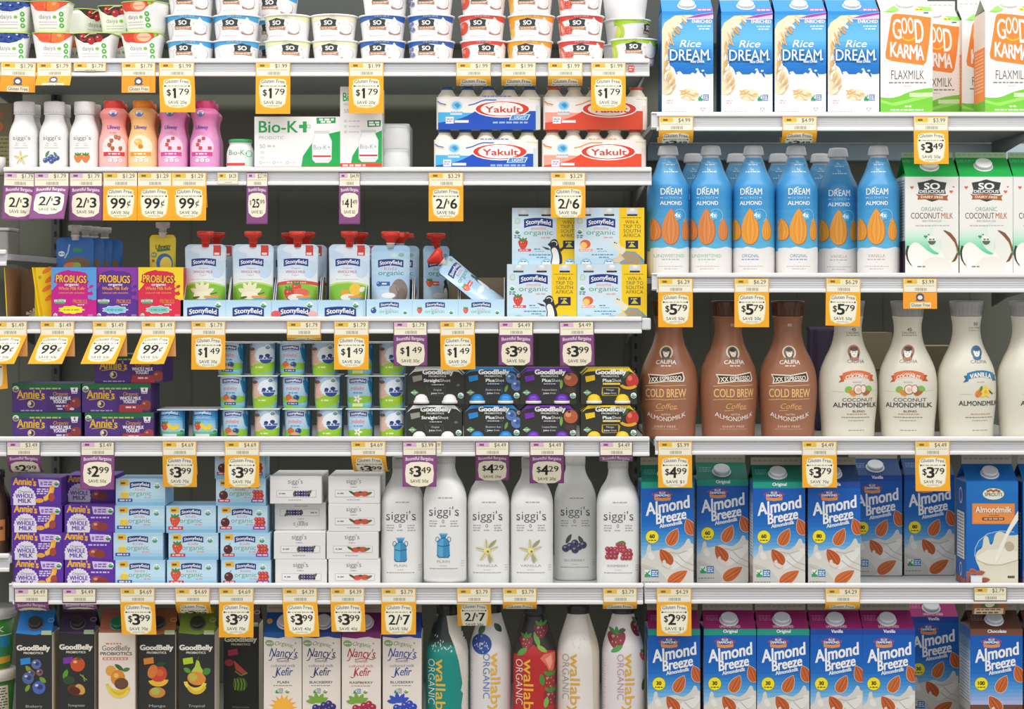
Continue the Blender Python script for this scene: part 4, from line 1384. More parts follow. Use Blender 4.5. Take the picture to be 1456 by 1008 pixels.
def biok_art(big):
    a = Art(422, 244, 310, 0, 4.2) if big else Art(513, 244, 310, 0, 4.2)
    if big:
        a.setclip(215, 694, 728, 1025)
        a.rect(215, 694, 728, 1025, 'eeecea')
        a.poly([(490, 1025), (505, 930), (560, 850), (640, 800), (728, 780), (728, 1025)], '25a652')
        a.rect(215, 992, 728, 1025, 'd84a34')
        a.text('Bio-K', 358, 788, 68, '2aa654', w=232, b=.02)
        a.rect(505, 722, 527, 788, '2aa654'); a.rect(482, 742, 550, 762, '2aa654'); a.rect(530, 744, 548, 760, 'd8ece0')
        a.poly([(586, 700), (702, 698), (700, 732), (588, 736)], '2a9a50'); a.dash(602, 690, 711, 12, 'e8f4ea'); a.dash(612, 676, 725, 11, 'e8f4ea')
        a.text('PROBIOTIC', 318, 828, 18, 'a8a8aa', w=150); a.text('50', 262, 882, 24, 'a0a0a4'); a.dash(292, 345, 870, 12, 'c0c0c2')
        for y in (908, 938):
            a.ell(262, y, 14, 10, 'dad8d6')
        for x in (252, 332, 412):
            a.ell(x, 968, 9, 9, '5aae7a', n=10); a.ell(x, 968, 6, 6, 'eeecea', n=10); a.dash(x + 15, x + 55, 968, 5, 'c0c0c2')
        bx, by = 619, 780
    else:
        a.setclip(728, 515, 978, 1025)
        a.rect(728, 515, 978, 1025, 'eceae8')
        a.poly([(785, 1025), (800, 930), (850, 850), (910, 805), (978, 775), (978, 1025)], '25a652')
        a.rect(728, 972, 978, 1025, 'd84a34'); a.dash(742, 880, 985, 12, 'f4d4cc')
        a.text('Bio-K', 800, 600, 50, '2aa654', w=110, b=.02); a.text('PROBIOTIC', 800, 628, 15, 'a8a8aa', w=100); a.text('50', 765, 670, 22, 'a0a0a4')
        a.poly([(890, 716), (972, 714), (970, 752), (892, 756)], '2a7a48'); a.dash(900, 962, 728, 11, 'e8f4ea'); a.dash(900, 962, 742, 11, 'e8f4ea')
        for y in (720, 752, 785):
            a.ell(760, y, 10, 9, 'c8d4cc'); a.dash(780, 845, y, 6, 'c0c0c2')
        bx, by = 897, 775
    # pictured bottle
    a.poly([(bx - 46, by), (bx + 46, by), (bx + 42, by + 20), (bx + 60, by + 60), (bx + 58, by + 170), (bx + 40, by + 190), (bx - 40, by + 190), (bx - 58, by + 170), (bx - 60, by + 60), (bx - 42, by + 20)], 'dddcdc')
    a.poly([(bx - 42, by + 12), (bx + 42, by + 12), (bx + 38, by + 24), (bx + 55, by + 64), (bx + 53, by + 168), (bx - 53, by + 168), (bx - 55, by + 64), (bx - 38, by + 24)], 'f0efee')
    a.text('Bio-K+', bx, by + 110, 26, '9a9ca0', w=100); a.rect(bx - 54, by + 145, bx + 54, by + 156, 'c84a44'); a.rect(bx - 46, by - 2, bx + 46, by + 14, 'cfd4d0')
    return a


def yobaby_art(kind):
    a = Art(330, 628, 300, 475, 6.72)
    T = 714
    if kind == 'baby':
        a.grad(60, T, 345, T + 315, ['a4bcd2', 'a8cbe2', '9ccae6'], 6)
        a.ell(240, T + 145, 105, 105, 'e4ecf2')
        a.poly([(60, T + 330), (60, T + 215), (150, T + 185), (250, T + 200), (345, T + 180), (345, T + 330)], '9cc832')
        a.rect(72, T + 10, 112, T + 72, 'c84444')
        a.ell(118, T + 95, 32, 38, 'e4b8a4'); a.ell(116, T + 66, 28, 16, '7a5240'); a.ell(108, T + 175, 52, 50, 'e6bca8'); a.ell(150, T + 190, 34, 16, 'e2b4a0')
        a.ell(128, T + 92, 3, 4, '4a3030', n=6); a.ell(110, T + 92, 3, 4, '4a3030', n=6)
        usda(a, 264, T + 45, 25, '5a9aa4')
        a.ell(244, T + 165, 54, 40, '2c4a94', a0=180, a1=360); a.ell(204, T + 136, 20, 17, '24387c'); a.ell(262, T + 128, 22, 18, '24387c'); a.dash(182, 304, T + 152, 16, '4a64a8')
        a.dash(150, 220, T + 240, 14, 'dcecb8')
    else:
        a.grad(60, T, 345, T + 330, ['b8cee2', 'bcd6ea', '9cc8e4', '6ab4dc'], 8)
        a.poly([(300, T), (345, T), (345, T + 220), (300, T + 160), (280, T + 60)], '2a86b8')
        a.poly([(60, T + 330), (60, T + 225), (150, T + 205), (260, T + 195), (345, T + 210), (345, T + 330)], '8ac438')
        a.logo('Stonyfield', 192, T + 58, 160, 38, 10, '28347c')
        a.text('ORGANIC', 190, T + 92, 17, '7a86b0', w=130, arc=4)
        a.text('yobaby', 188, T + 138, 34, 'dc8c84', w=130, b=.02)
        a.dash(148, 238, T + 168, 11, '4a8ac0')
        if kind == 'van':
            for d in range(0, 360, 72):
                a.leaf(190 + 20 * cos(radians(d)), T + 225 - 20 * sin(radians(d)), 46, 20, d, 'f0f0d8')
            a.ell(190, T + 225, 8, 8, 'b8a04a'); a.rect(140, T + 268, 240, T + 300, 'dce8a4')
        else:
            a.ell(148, T + 215, 32, 30, 'd86438'); a.leaf(150, T + 186, 26, 10, 20, '4a7a34'); a.berry(222, T + 215, 28, '34508a', '8aa4cc', '22366a')
            a.ell(190, T + 242, 40, 14, 'e8a090'); a.rect(132, T + 258, 240, T + 284, '24387a'); a.dash(145, 228, T + 271, 11, 'b8c4e0')
    return a


def banana_art():
    a = Art(242, 628, 0, 430, 4.2)
    T = 640
    a.grad(935, T, 1100, T + 200, ['4a8ec4', '3a9ad4', '8cc4e4', 'b0d8ec', '3aa04c', '2f9440'], 12)
    a.logo('Stonyfield', 1008, T + 26, 112, 28, 6, '24387a'); a.text('ORGANIC', 1008, T + 58, 14, 'd8e4f0', w=96, arc=3)
    straw(a, 980, T + 104, 24, 'd8483a'); a.ring(1030, T + 70, 40, 56, 22, 'f0d03a', a0=200, a1=330); a.ell(1035, T + 112, 28, 12, 'f0d03a')
    usda(a, 1076, T + 130, 12)
    a.rect(965, T + 148, 1050, T + 166, 'e0e8f0')
    return a
# ================================================================ builders of the packages
YF = 0.012           # fronts of the goods behind the shelf lip


def carton(name, label, cat, W, D, H, g, fin, art, side, top, finc, cap=(0, .5, 11.5, 7, 'dfe3e9'), art2=None, sideart=None, group=None):
    t = thing(name, label, cat, group)
    m = MB()
    m.box(-W / 2, W / 2, 0, D, 0, H, {'f': side, '*': side}, 1.0)
    art.flat(m)
    if sideart:
        sideart.onto(m, lambda u, v, o: (-W / 2 - o, D / 2 - u, v))
    m.build('body', CARD, t)
    m = MB()
    e = .9
    A, B = (-W / 2 + .5, .5, H - .3), (W / 2 - .5, .5, H - .3)
    C, E = (W / 2 - 1, D / 2 - e, H + g), (-W / 2 + 1, D / 2 - e, H + g)
    A2, B2 = (A[0], D - .5, A[2]), (B[0], D - .5, B[2])
    C2, E2 = (C[0], D / 2 + e, C[2]), (E[0], D / 2 + e, E[2])
    m.face([A, B, C, E], top)
    m.face([B2, A2, E2, C2], top)
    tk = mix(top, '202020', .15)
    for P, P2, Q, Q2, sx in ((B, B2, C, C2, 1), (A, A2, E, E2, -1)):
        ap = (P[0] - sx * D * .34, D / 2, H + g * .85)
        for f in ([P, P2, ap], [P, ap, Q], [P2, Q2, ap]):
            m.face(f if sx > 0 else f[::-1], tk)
    m.box(-W / 2 + 1, W / 2 - 1, D / 2 - e, D / 2 + e, H + g - .3, H + g + fin, finc, .4)
    L = math.hypot(D / 2 - e, g)
    n = (0, -g / L, (D / 2 - e) / L)

    def slope(u, v, o):
        k = (v - H) / g
        return (u, .5 + k * (D / 2 - e - .5) + n[1] * (o), H - .3 + k * (g + .3) + n[2] * o)
    if art2:
        art2.onto(m, slope)
    for i in range(9):
        m.face([(-W / 2 + 4 + i * (W - 8) / 9, D / 2 - e - .15, H + g + fin * .45), (-W / 2 + 4 + (i + .7) * (W - 8) / 9, D / 2 - e - .15, H + g + fin * .45), (-W / 2 + 4 + (i + .7) * (W - 8) / 9, D / 2 - e - .15, H + g + fin * .62), (-W / 2 + 4 + i * (W - 8) / 9, D / 2 - e - .15, H + g + fin * .62)], mix(finc, '404040', .25))
    m.build('gable_top', CARD, t)
    if cap:
        cu, ct, r, h, cc = cap
        o0 = (cu, .5 + ct * (D / 2 - e), H + ct * g)
        sdir = (0, (D / 2 - e) / L, g / L)

        def tilt(p):
            return (o0[0] + p[0], o0[1] + p[1] * sdir[1] + p[2] * n[1], o0[2] + p[1] * sdir[2] + p[2] * n[2])
        m = MB()
        m.lathe([(r + 2, .1, 2), (r + 2, 1, 2), (r + .4, 1.2, 2)], mix(cc, 'ffffff', .2), 32, tilt=tilt)
        m.build('cap_flange', PLAST, t)
        m = MB()
        V = []
        m.lathe([(r, 1.2, 2), (r, h - 1, 2), (r - .5, h - .3, 2), (r - 1.6, h, 2), (r - 2.6, h - .5, 2)], cc, 36, tilt=tilt)
        for i in range(24):
            a = 2 * pi * i / 24
            p = [(r * cos(a + d) * q, r * sin(a + d) * q, z) for d, q, z in ((-.06, 1.015, 1.6), (.06, 1.015, 1.6), (.06, 1.015, h - 1.4), (-.06, 1.015, h - 1.4))]
            m.face([tilt(x) for x in p], mix(cc, '808890', .25))
        m.build('cap', PLAST, t)
    return t


def bottle(name, label, cat, prof, colr, art, cap, mat=None, cmat=None, smooth=5, group=None, neck=None):
    t = thing(name, label, cat, group)
    pr = spline(prof, smooth)
    m = MB()
    m.lathe([(pr[0][0] - 2.5, 0, pr[0][2])] + [(r, max(z, .0), e) for r, z, e in pr], colr, 56)
    if art:
        wrap(art, m, pr)
    m.build('body', mat or PLAST, t)
    if neck:
        m = MB()
        m.lathe([(r, z, 2) for r, z in neck[0]], neck[1], 36)
        m.build('neck', PLAST, t)
    if cap:
        pts, cc, ribs = cap
        m = MB()
        m.lathe([(r, z, 2) for r, z in pts], cc, 40)
        z0, z1 = pts[1][1], pts[-2][1]
        r0, r1 = pts[1][0], pts[-2][0]
        for i in range(ribs):
            a = 2 * pi * i / ribs
            d = pi / ribs * .55
            m.face([(r0 * 1.012 * cos(a - d), r0 * 1.012 * sin(a - d), z0 + .4), (r0 * 1.012 * cos(a + d), r0 * 1.012 * sin(a + d), z0 + .4),
                    (r1 * 1.012 * cos(a + d), r1 * 1.012 * sin(a + d), z1 - .4), (r1 * 1.012 * cos(a - d), r1 * 1.012 * sin(a - d), z1 - .4)], mix(cc if isinstance(cc, str) else cc(z0), '707070', .18))
        m.build('cap', cmat or PLAST, t)
    return t


def packbox(name, label, cat, W, D, H, art, side, top=None, part='carton_sleeve', group=None, flip=False, mat=None):
    t = thing(name, label, cat, group)
    m = MB()
    m.box(-W / 2, W / 2, 0, D, 0, H, {'f': side, 't': top or side, '*': side}, .7)
    # folded end flaps
    for sx in (-1, 1):
        m.box(sx * W / 2 - .25, sx * W / 2 + .25, 3, D - 3, H * .5, H - 2, mix(side, '202020', .06), 0)
    if art:
        art.flat(m)
    if flip:
        m.v = [(-x, y, H - z) for x, y, z in m.v]
    m.build(part, mat or CARD, t)
    return t


# ---- cups
def so_cup(label, c, art, group=None, side='efedec'):
    t = thing('yogurt_cup', label, 'yogurt cup', group)
    pr = spline([(28.6, .2, 2), (29.2, 3, 2), (31, 18, 2), (32.8, 34, 2)], 3)
    m = MB()
    m.lathe([(26, 0, 2)] + pr, lambda z: side, 56)
    if art:
        wrap(art, m, pr, 2.5, 9)
    m.build('cup', PLAST, t)
    m = MB()
    m.lathe([(32.6, 34, 2), (34.6, 34.4, 2), (34.9, 35.4, 2), (34.4, 36.2, 2), (30, 36.4, 2)], 'f4f2f1', 48)
    m.box(-3, 4, -36.5, -34, 35.2, 35.9, 'f4f2f1', 0)
    m.build('foil_lid', PLAST, t)
    return t


def daiya_cup(label, art, group=None, dim=None):
    t = thing('yogurt_cup', label, 'yogurt cup', group)
    pr = spline([(22, .2, 3.4), (23, 2, 3.6), (26, 24, 3.8), (29, 43, 4)], 3)
    m = MB()
    m.lathe([(20, 0, 3.4)] + pr, 'eeece9', 56)
    if art:
        wrap(art, m, pr, 3, 8)
    m.build('cup', PLAST, t)
    m = MB()
    m.lathe([(28.6, 43, 4), (30, 43.4, 4), (30, 44.4, 4), (26, 44.9, 4)], 'b4d06a', 48)
    m.build('foil_lid', PLAST, t)
    return t


def cup_pack(label, name, arts, pitch, H=47, rt=18.4, rb=16.6, group=None, lidc='e4e8ea', side='7ab4d8'):
    t = thing(name, label, 'yogurt pack', group)
    pr = spline([(rb, .2, 2), (rb + .6, 2, 2), (rt - .4, H - 6, 2), (rt - 1, H - 2, 2)], 3)
    for row in (0, 1):
        for k, art in zip((-.5, .5), arts):
            m = MB()
            m.lathe([(rb - 2, 0, 2)] + pr, side, 44, cx=k * pitch, cy=rt + row * 40)
            if row == 0:
                f = around(pr)
                art.onto(m, lambda u, v, o, f=f, k=k: (lambda p: p and (p[0] + k * pitch, p[1] + rt, p[2]))(f(u, v, o)), 2.5, 9)
            m.build('cup', PLAST, t)
    m = MB()
    m.box(-pitch / 2 - rt - 1.2, pitch / 2 + rt + 1.2, -.8, 40 + 2 * rt + .8, H - 2, H - .6, lidc, .4)
    m.build('lid_sheet', PLAST, t)
    return t


# ---- pouches
def pouch(name, label, W, H, art, back, capc, kind='hex', cx=0, group=None, thick=11, dent=0):
    t = thing(name, label, 'pouch', group)
    N, M = 18, 22
    hw = lambda v: W / 2 * (1 - .5 * max(0, (v - .955) / .045) ** 2 * .12) * (1 - .03 * sin(pi * v))
    th = lambda u, v: (thick * (1 - v) ** .75 + .5) * max(0, 1 - abs(u) ** 2.6) + .5

    def surf(u, v, sgn, off=0):
        k = min(max(u / (W / 2), -1), 1)
        q = min(max(v / H, 0), 1)
        z = v
        if v > H - 6:
            z = v - max(0, abs(k) - .86) * 22 * (v - H + 6) / 6
        y = th(k, q) + .35 * sin(9 * k + 5 * q) * (1 - abs(k)) * q
        return (k * hw(q), sgn * (y + off), z)
    m = MB()
    for sgn in (-1, 1):
        V, F = [], []
        for j in range(M + 1):
            for i in range(N + 1):
                V.append(surf(W * (i / N - .5), H * j / M, sgn))
        for j in range(M):
            for i in range(N):
                q = (j * (N + 1) + i, j * (N + 1) + i + 1, (j + 1) * (N + 1) + i + 1, (j + 1) * (N + 1) + i)
                F.append(q if sgn < 0 else q[::-1])
        m.raw(V, F, back, 0, True)
    if art:
        art.onto(m, lambda u, v, o: surf(u, v, -1, o) if abs(u) <= W / 2 and -.1 <= v <= H else None, W / N, H / M)
    m.build('pouch_body', FOIL, t)
    m = MB()
    m.lathe([(5.5, H - 4, 2), (5.5, H + 2, 2), (6.5, H + 2.3, 2), (6.5, H + 3.3, 2), (4.4, H + 3.6, 2), (4.4, H + 8, 2)], 'e8e4de' if kind != 'hex' else capc, 24, cx=cx)
    m.build('spout', PLAST, t)
    m = MB()
    if kind == 'hex':
        m.lathe([(6.2, H + 3.6, 2), (6.6, H + 8, 2), (11, H + 11, 2.6), (12.2, H + 12, 2.8), (12.6, H + 17.5, 2.8), (11, H + 18.6, 2.6), (9, H + 17.8, 2.6)], capc, 32, cx=cx)
    elif kind == 'ring':
        m.lathe([(6.2, H + 3.6, 2), (7, H + 7, 2), (13, H + 12, 2), (14, H + 18, 2), (12.4, H + 20, 2), (10, H + 15, 2)], capc, 32, cx=cx)
        m.box(cx + 10, cx + 20, -3, 3, H + 11, H + 18, capc, 2, seg=2)
    else:
        m.lathe([(5.4, H + 4, 2), (5.8, H + 9, 2), (10, H + 10, 2), (10.4, H + 17, 2), (9, H + 18, 2)], capc, 28, cx=cx)
    m.build('cap', PLAST if kind != 'clear' else FROST, t)
    return t


def tray(label, art, W=64, H=29, D=80, Hb=62, col='a9cbe2', inner='94856c', group=None):
    t = thing('display_tray', label, 'display tray', group)
    m = MB()
    m.box(-W / 2, W / 2, 0, .8, 0, H, {'f': col, '*': inner}, 0)
    art.flat(m)
    for i in range(16):
        x = -W / 2 + W * i / 16
        m.face([(x, -.02, H), (x + W / 32, -.02, H + .9), (x + W / 16, -.02, H)], col)
    m.build('front_panel', CARD, t)
    m = MB()
    m.box(-W / 2, W / 2, .8, D, 0, .8, inner, 0)
    m.box(-W / 2, W / 2, D - .8, D, .8, Hb, inner, 0)
    m.build('base', CARD, t)
    for sx in (-1, 1):
        m = MB()
        x = sx * W / 2
        a, b = (x, x - sx * .8)
        P = [(.8, .8), (D - .8, .8), (D - .8, Hb), (34, Hb), (4, H + 1), (.8, H)]
        o = [(a, y, z) for y, z in P]
        i_ = [(b, y, z) for y, z in P]
        m.face(o if sx > 0 else o[::-1], mix(col, '2a5a90', .3))
        m.face(i_[::-1] if sx > 0 else i_, inner)
        for k in range(len(P)):
            q = [o[k], i_[k], i_[(k + 1) % len(P)], o[(k + 1) % len(P)]]
            m.face(q if sx > 0 else q[::-1], 'dfe6ea')
        m.build('side_panel', CARD, t)
    return t


def six_pack(label, art, W=99.5, H=80.5, D=62, group=None):
    t = thing('bottle_multipack', label, 'drink multipack', group)
    m = MB()
    m.box(-W / 2, W / 2, 0, D, 0, H, {'f': 'bcd8ea', 'r': 'e6c01c', 't': 'c4dae8', '*': '8abade'}, .7)
    art.flat(m)
    m.build('carton_sleeve', CARD, t)
    for k, x in enumerate((-33.2, -.2, 32.7)):
        m = MB()
        z = H - 9.5
        m.lathe([(7.6, z, 2), (7.9, z + .6, 2), (7.9, z + 7, 2), (7.2, z + 8, 2)], 'd8dadc', 28, cx=x, cy=6.6)
        m.build('bottle_cap', PLAST, t)
    return t


def shot_pack(label, art, c, dome, W=80, H=52.5, D=50, group=None):
    t = thing('shot_multipack', label, 'drink multipack', group)
    m = MB()
    ch = 9.5
    out = [(-W / 2, 0), (W / 2, 0), (W / 2, H - ch), (W / 2 - ch, H - .8), (-W / 2 + ch, H - .8), (-W / 2, H - ch)]
    bk = '33342f'
    m.face([(x, 0, z) for x, z in out], bk)
    m.face([(x, D, z) for x, z in out][::-1], bk)
    for k in range(6):
        (x0, z0), (x1, z1) = out[k], out[(k + 1) % 6]
        m.face([(x1, 0, z1), (x0, 0, z0), (x0, D, z0), (x1, D, z1)], bk if k in (0, 1, 5) else c)
    # coloured upper edge band on the front
    a = Art(0, 0)
    if dome != 'ecebe8' or c == 'e4e4e2':
        a.poly([(-W / 2 + 1, -H + ch + 2), (-W / 2 + ch + 1, -H + 1.2), (W / 2 - ch - 1, -H + 1.2), (W / 2 - 1, -H + ch + 2), (W / 2 - 8, -H + 6.6), (10, -H + 4), (-10, -H + 4), (-W / 2 + 8, -H + 6.6)], c)
        a.flat(m)
    art.flat(m, -.3)
    m.build('carton_sleeve', CARD, t)
    for x in (-21, 19.5):
        m = MB()
        pr = [(12, 0), (12, 4), (10.8, 4.4), (10.4, 7), (8.8, 10.5), (6, 13), (3, 14)]
        m.lathe([(r, .8 + z, 2) for r, z in pr], lambda z: 'eceae8' if z < 5 else dome, 32, cx=x, cy=4.6)
        m.build('bottle_cap', PLAST, t)
    return t


def yak_pack(label, art, light, group=None):
    t = thing('yogurt_drink_multipack', label, 'drink multipack', group)
    W = 149
    for i in range(5):
        m = MB()
        x = -59.5 + i * 29.6
        pr = spline([(13.2, .3), (14, 2), (14, 24), (12.5, 27), (12.5, 30), (14, 33), (14, 45), (12, 50), (8.6, 55), (8.4, 57)], 2)
        m.lathe(pr, 'f1e6d4', 32, cx=x, cy=16)
        b = m.build('bottle', PLAST, t)
        m = MB()
        m.lathe([(8.4, 57, 2), (9.6, 57.3, 2), (9.6, 60, 2), (8.8, 60.8, 2)], '2f5a8a' if light else 'd8d2cc' if i % 2 else 'cc5a4a', 28, cx=x, cy=16)
        m.build('foil_cap', PLAST, b)
    m = MB()
    V, F, C = [], [], []
    n = 64
    m.lathe([(1, .2, 2), (1, 46.5, 2)], 'ece4dc', n, cap=False)
    m.v = []
    for z in (.2, 46.5):
        for i in range(n):
            a = 2 * pi * i / n
            ca, sa = cos(a), sin(a)
            m.v.append((W / 2 * math.copysign(abs(ca) ** .22, ca), 16 + 15.6 * math.copysign(abs(sa) ** .4, sa), z))
    art.onto(m, lambda u, v, o: (u, 16 - 15.6 * max(0, 1 - (abs(u) / (W / 2)) ** (2 / .22)) ** .2 - o, v) if abs(u) < W / 2 * .995 else None, 4, None)
    m.build('printed_wrap', PLAST, t)
    return t


# ---- price tags
def price(a, txt, cx, y, c='2b2b2b'):
    if txt.startswith('2/'):
        a.text('2/', cx - 6, y, 13.5, c, w=16, b=.02); a.text('$', cx + 3.6, y - 7, 4.4, c, b=.01); a.text(txt[-1], cx + 11, y, 13.5, c, w=9, b=.03)
    elif txt.endswith('c'):
        a.text(txt[:-1], cx - 3, y, 14.5, c, w=21, b=.025); a.text('¢', cx + 12, y - 4, 9, c, b=.01)
    else:
        d, q = txt[1:].split('.')
        if len(d) > 1:
            a.text('$', cx - 15, y - 4, 6, c); a.text(d, cx - 3, y, 12, c, w=16, b=.03); a.text(q, cx + 12, y - 4.5, 6.5, c, w=11)
        else:
            a.text('$', cx - 11.5, y - 4, 8.5, c, b=.02); (a.poly([(cx - 4.6, y - 14.5), (cx - 1.6, y - 14.5), (cx - 1.6, y), (cx - 4.8, y), (cx - 4.8, y - 10.5), (cx - 6.2, y - 10.2), (cx - 6.2, y - 12.2)], c) if d == '1' else a.text(d, cx - 3, y, 14.5, c, w=10, b=.04)); a.text(q, cx + 9.5, y - 5, 8.5, c, w=14, b=.01)


def tag(label, x0, x1, lip, style, txt, reg, ang=3, ang1=None, shear=0, under=False, flag=49.0, save='SAVE 50¢', roll=0, dy=0, lab=19.0, frame=None):
    """a shelf-edge price label with a sale flag hinged below it; ang swings the flag out (+) or in under the shelf (-)"""
    W = x1 - x0
    k = 49.0 / W
    t = thing('price_tag', label, 'price tag', 'price tags along the shelf edges')
    yel = style in ('y', 'logo', 'brown')
    bc = {'y': 'efa92c', 'logo': 'ee9e30', 'p': '7a4274', 'brown': '9a6434'}[style]
    fr = frame or ('e9b04c' if yel else '6a4a68')
    a = Art(24.5, 0)
    a.rect(0, 0, 49, lab, fr); a.rect(1.2, 1.2, 47.8, lab, 'eee6c8')
    a.rect(2, 1.5, 20, 7.5, 'e8c050' if yel else 'd8b4d0'); a.dash(6, 14, 4.5, 3, '8a6a30' if yel else '8a4a80')
    a.text('$' + reg, 36, 7.6, 5.6, '4c4a42', w=17 if len(reg) < 5 else 20)
    a.dash(4, 45, 10.5, .8, 'bab49c'); a.rect(1.2, 12.2, 47.8, lab, 'f2ecd8')
    for i in range(9):
        a.rect(17 + i * 1.9, 13.2, 17.9 + i * 1.9 + (i % 3) * .3, lab - 1.5, 'a8a490')
    m = MB()
    y0 = -11.7
    m.box(-24.5, 24.5, y0, y0 + .5, -lab, 0, 'ece4cc', 0)
    a.flat(m, y0)
    for p in range(len(m.v)):
        x, y, z = m.v[p]
        m.v[p] = (x / k, y, z)
    m.build('shelf_label', PAPER, t)

    def sheet(art, a0, a1, sh, length, off, back):
        N = 10
        pts = [(y0 - off, 0.0)]
        for i in range(N):
            an = radians(a0 + (a1 - a0) * (i + .5) / N)
            pts.append((pts[-1][0] - length / N * sin(an), pts[-1][1] - length / N * cos(an)))

        def f(u, v, o):
            q = min(max(-(v + lab) / length, 0), 1) * N
            i = min(int(q), N - 1)
            r = q - i
            (ya, za), (yb, zb) = pts[i], pts[i + 1]
            an = radians(a0 + (a1 - a0) * (i + .5) / N)
            return ((u + sh * (q / N) * (length / 49)) / k, ya + (yb - ya) * r - o * cos(an), -lab + za + (zb - za) * r + o * sin(an))
        m = MB()
        for i in range(N):
            v0, v1 = -lab - length * i / N, -lab - length * (i + 1) / N
            m.face([f(-24.5, v1, 0), f(24.5, v1, 0), f(24.5, v0, 0), f(-24.5, v0, 0)], back)
            m.face([f(-24.5, v0, -.35), f(24.5, v0, -.35), f(24.5, v1, -.35), f(-24.5, v1, -.35)], back)
            for u in (-24.5, 24.5):
                q = [f(u, v0, 0), f(u, v0, -.35), f(u, v1, -.35), f(u, v1, 0)]
                m.face(q if u < 0 else q[::-1], back)
        q = -lab - length
        m.face([f(-24.5, q, -.35), f(24.5, q, -.35), f(24.5, q, 0), f(-24.5, q, 0)], back)
        if art:
            art.onto(m, f, None, length / N, base=.12)
        m.build('sale_flag', PAPER, t)
    if txt is not None:
        a1 = ang if ang1 is None else ang1
        a = Art(24.5, 0)
        L = lab
        a.rect(0, L, 49, L + flag, bc)
        if style == 'y':
            a.rect(0, L, 49, L + 1.5, mix(bc, 'ffffff', .2))
            a.poly([(6, L + 12), (6, L + 6.5), (10, L + 4.5), (24.5, L + 3.2), (39, L + 4.5), (43, L + 6.5), (43, L + 12), (44.5, L + 14), (44, L + 26), (42, L + 40), (36, L + 44.6), (24.5, L + 46), (13, L + 44.6), (7, L + 40), (5, L + 26), (4.5, L + 14)], 'efdc94')
            a.poly([(7.2, L + 12), (7.2, L + 7.5), (11, L + 5.5), (24.5, L + 4.2), (38, L + 5.5), (41.8, L + 7.5), (41.8, L + 12), (43.2, L + 14), (42.8, L + 26), (41, L + 39), (35, L + 43.4), (24.5, L + 44.8), (14, L + 43.4), (8, L + 39), (6.2, L + 26), (5.8, L + 14)], 'f0ecd6')
            a.text('Gluten Free', 24.5, L + 11, 5, '7a8090', w=33, b=.02, arc=1.2)
            a.dash(9, 40, L + 14.6, 1.6, 'a8a690', int(x0)); a.ell(7.8, L + 14.6, 1.3, 1.3, '3a3a34', n=8); a.ell(41.2, L + 14.6, 1.3, 1.3, '3a3a34', n=8)
            price(a, txt, 24.5, L + 32, '2a2b29')
            a.text(save, 24.5, L + 40, 4.3, '55554a', w=26, b=.01)
            a.dash(16, 33, L + 42.6, .9, '8a886a')
        elif style == 'p':
            a.rect(1.5, L + 1.5, 47.5, L + flag - 1.5, '874e82')
            a.text('Bountiful Bargains', 24.5, L + 8.4, 4.6, 'e6d4e2', w=40, b=.03, arc=1.5)
            a.poly([(5, L + 14), (12, L + 10.4), (24.5, L + 9.6), (37, L + 10.4), (44, L + 14), (45.2, L + 26), (44, L + 38), (36, L + 43.4), (24.5, L + 44.8), (13, L + 43.4), (5, L + 38), (3.8, L + 26)], 'efe7cf')
            price(a, txt, 24.5, L + 30.5, '2a2b29')
            a.text(save, 24.5, L + 39, 4.3, '55554a', w=26, b=.01)
        elif style == 'logo':
            a.ell(24.5, L + 7.5, 6, 6, '4a5a7a'); a.ell(24.5, L + 8, 3.6, 3, 'e8e0cc'); a.line([(18, L + 12), (31, L + 12)], 1.5, '4a5a7a')
            a.rect(10, L + 15, 40, L + 22.5, 'ece2c4'); a.text('Gluten Free', 25, L + 20.8, 4.6, '7a7484', w=27, b=.02)
        else:
            a.ell(24.5, L + 9, 13, 8, '55663f'); a.ell(24.5, L + 7, 7, 5, 'd8ceb0'); a.text('', 24, L, 1, bc) if False else None
            a.rect(3, L + flag * .55, 46, L + flag * .74, 'e4c4a8'); a.rect(3, L + flag * .74, 46, L + flag - 1, 'ddd6bc'); a.dash(6, 43, L + flag * .64, 2.2, 'a85a48'); a.dash(6, 43, L + flag * .86, 2.6, '6a6a4a')
        sheet(a, ang, a1, shear, flag, 0, mix(bc, 'f0e0c0', .3))
        if under:
            sheet(None, ang * .3 - 4, ang * .3 - 8, 2, flag * .62, -.9, 'e8a860')
    o = t
    put(o, (x0 + x1) / 2, lip + dy, 0, ry=roll)
    return t
# ================================================================ the place: store floor, case, shelves
def struct(name, m, mat):
    o = m.build(name, mat)
    o['kind'] = 'structure'
    return o


def xw(px):
    return px - CXP      # pixel offset from the lens axis; MB works in these units


def px_z(py):
    return ZH / S - (py - HY)


m = MB(); m.box(-2400, 2400, -3600, 500, -10, 0, '6a6660', 0); struct('floor', m, FLOORM)
m = MB(); m.box(-2000, 2000, 430, 450, 0, 1650, '686a5e', 0)
for i in range(22):        # pressed ribs of the liner
    x = -1500 + i * 140
    m.box(x, x + 3, 429.5, 430, 150, 1640, '626458', 0)
struct('wall_back', m, DARK)

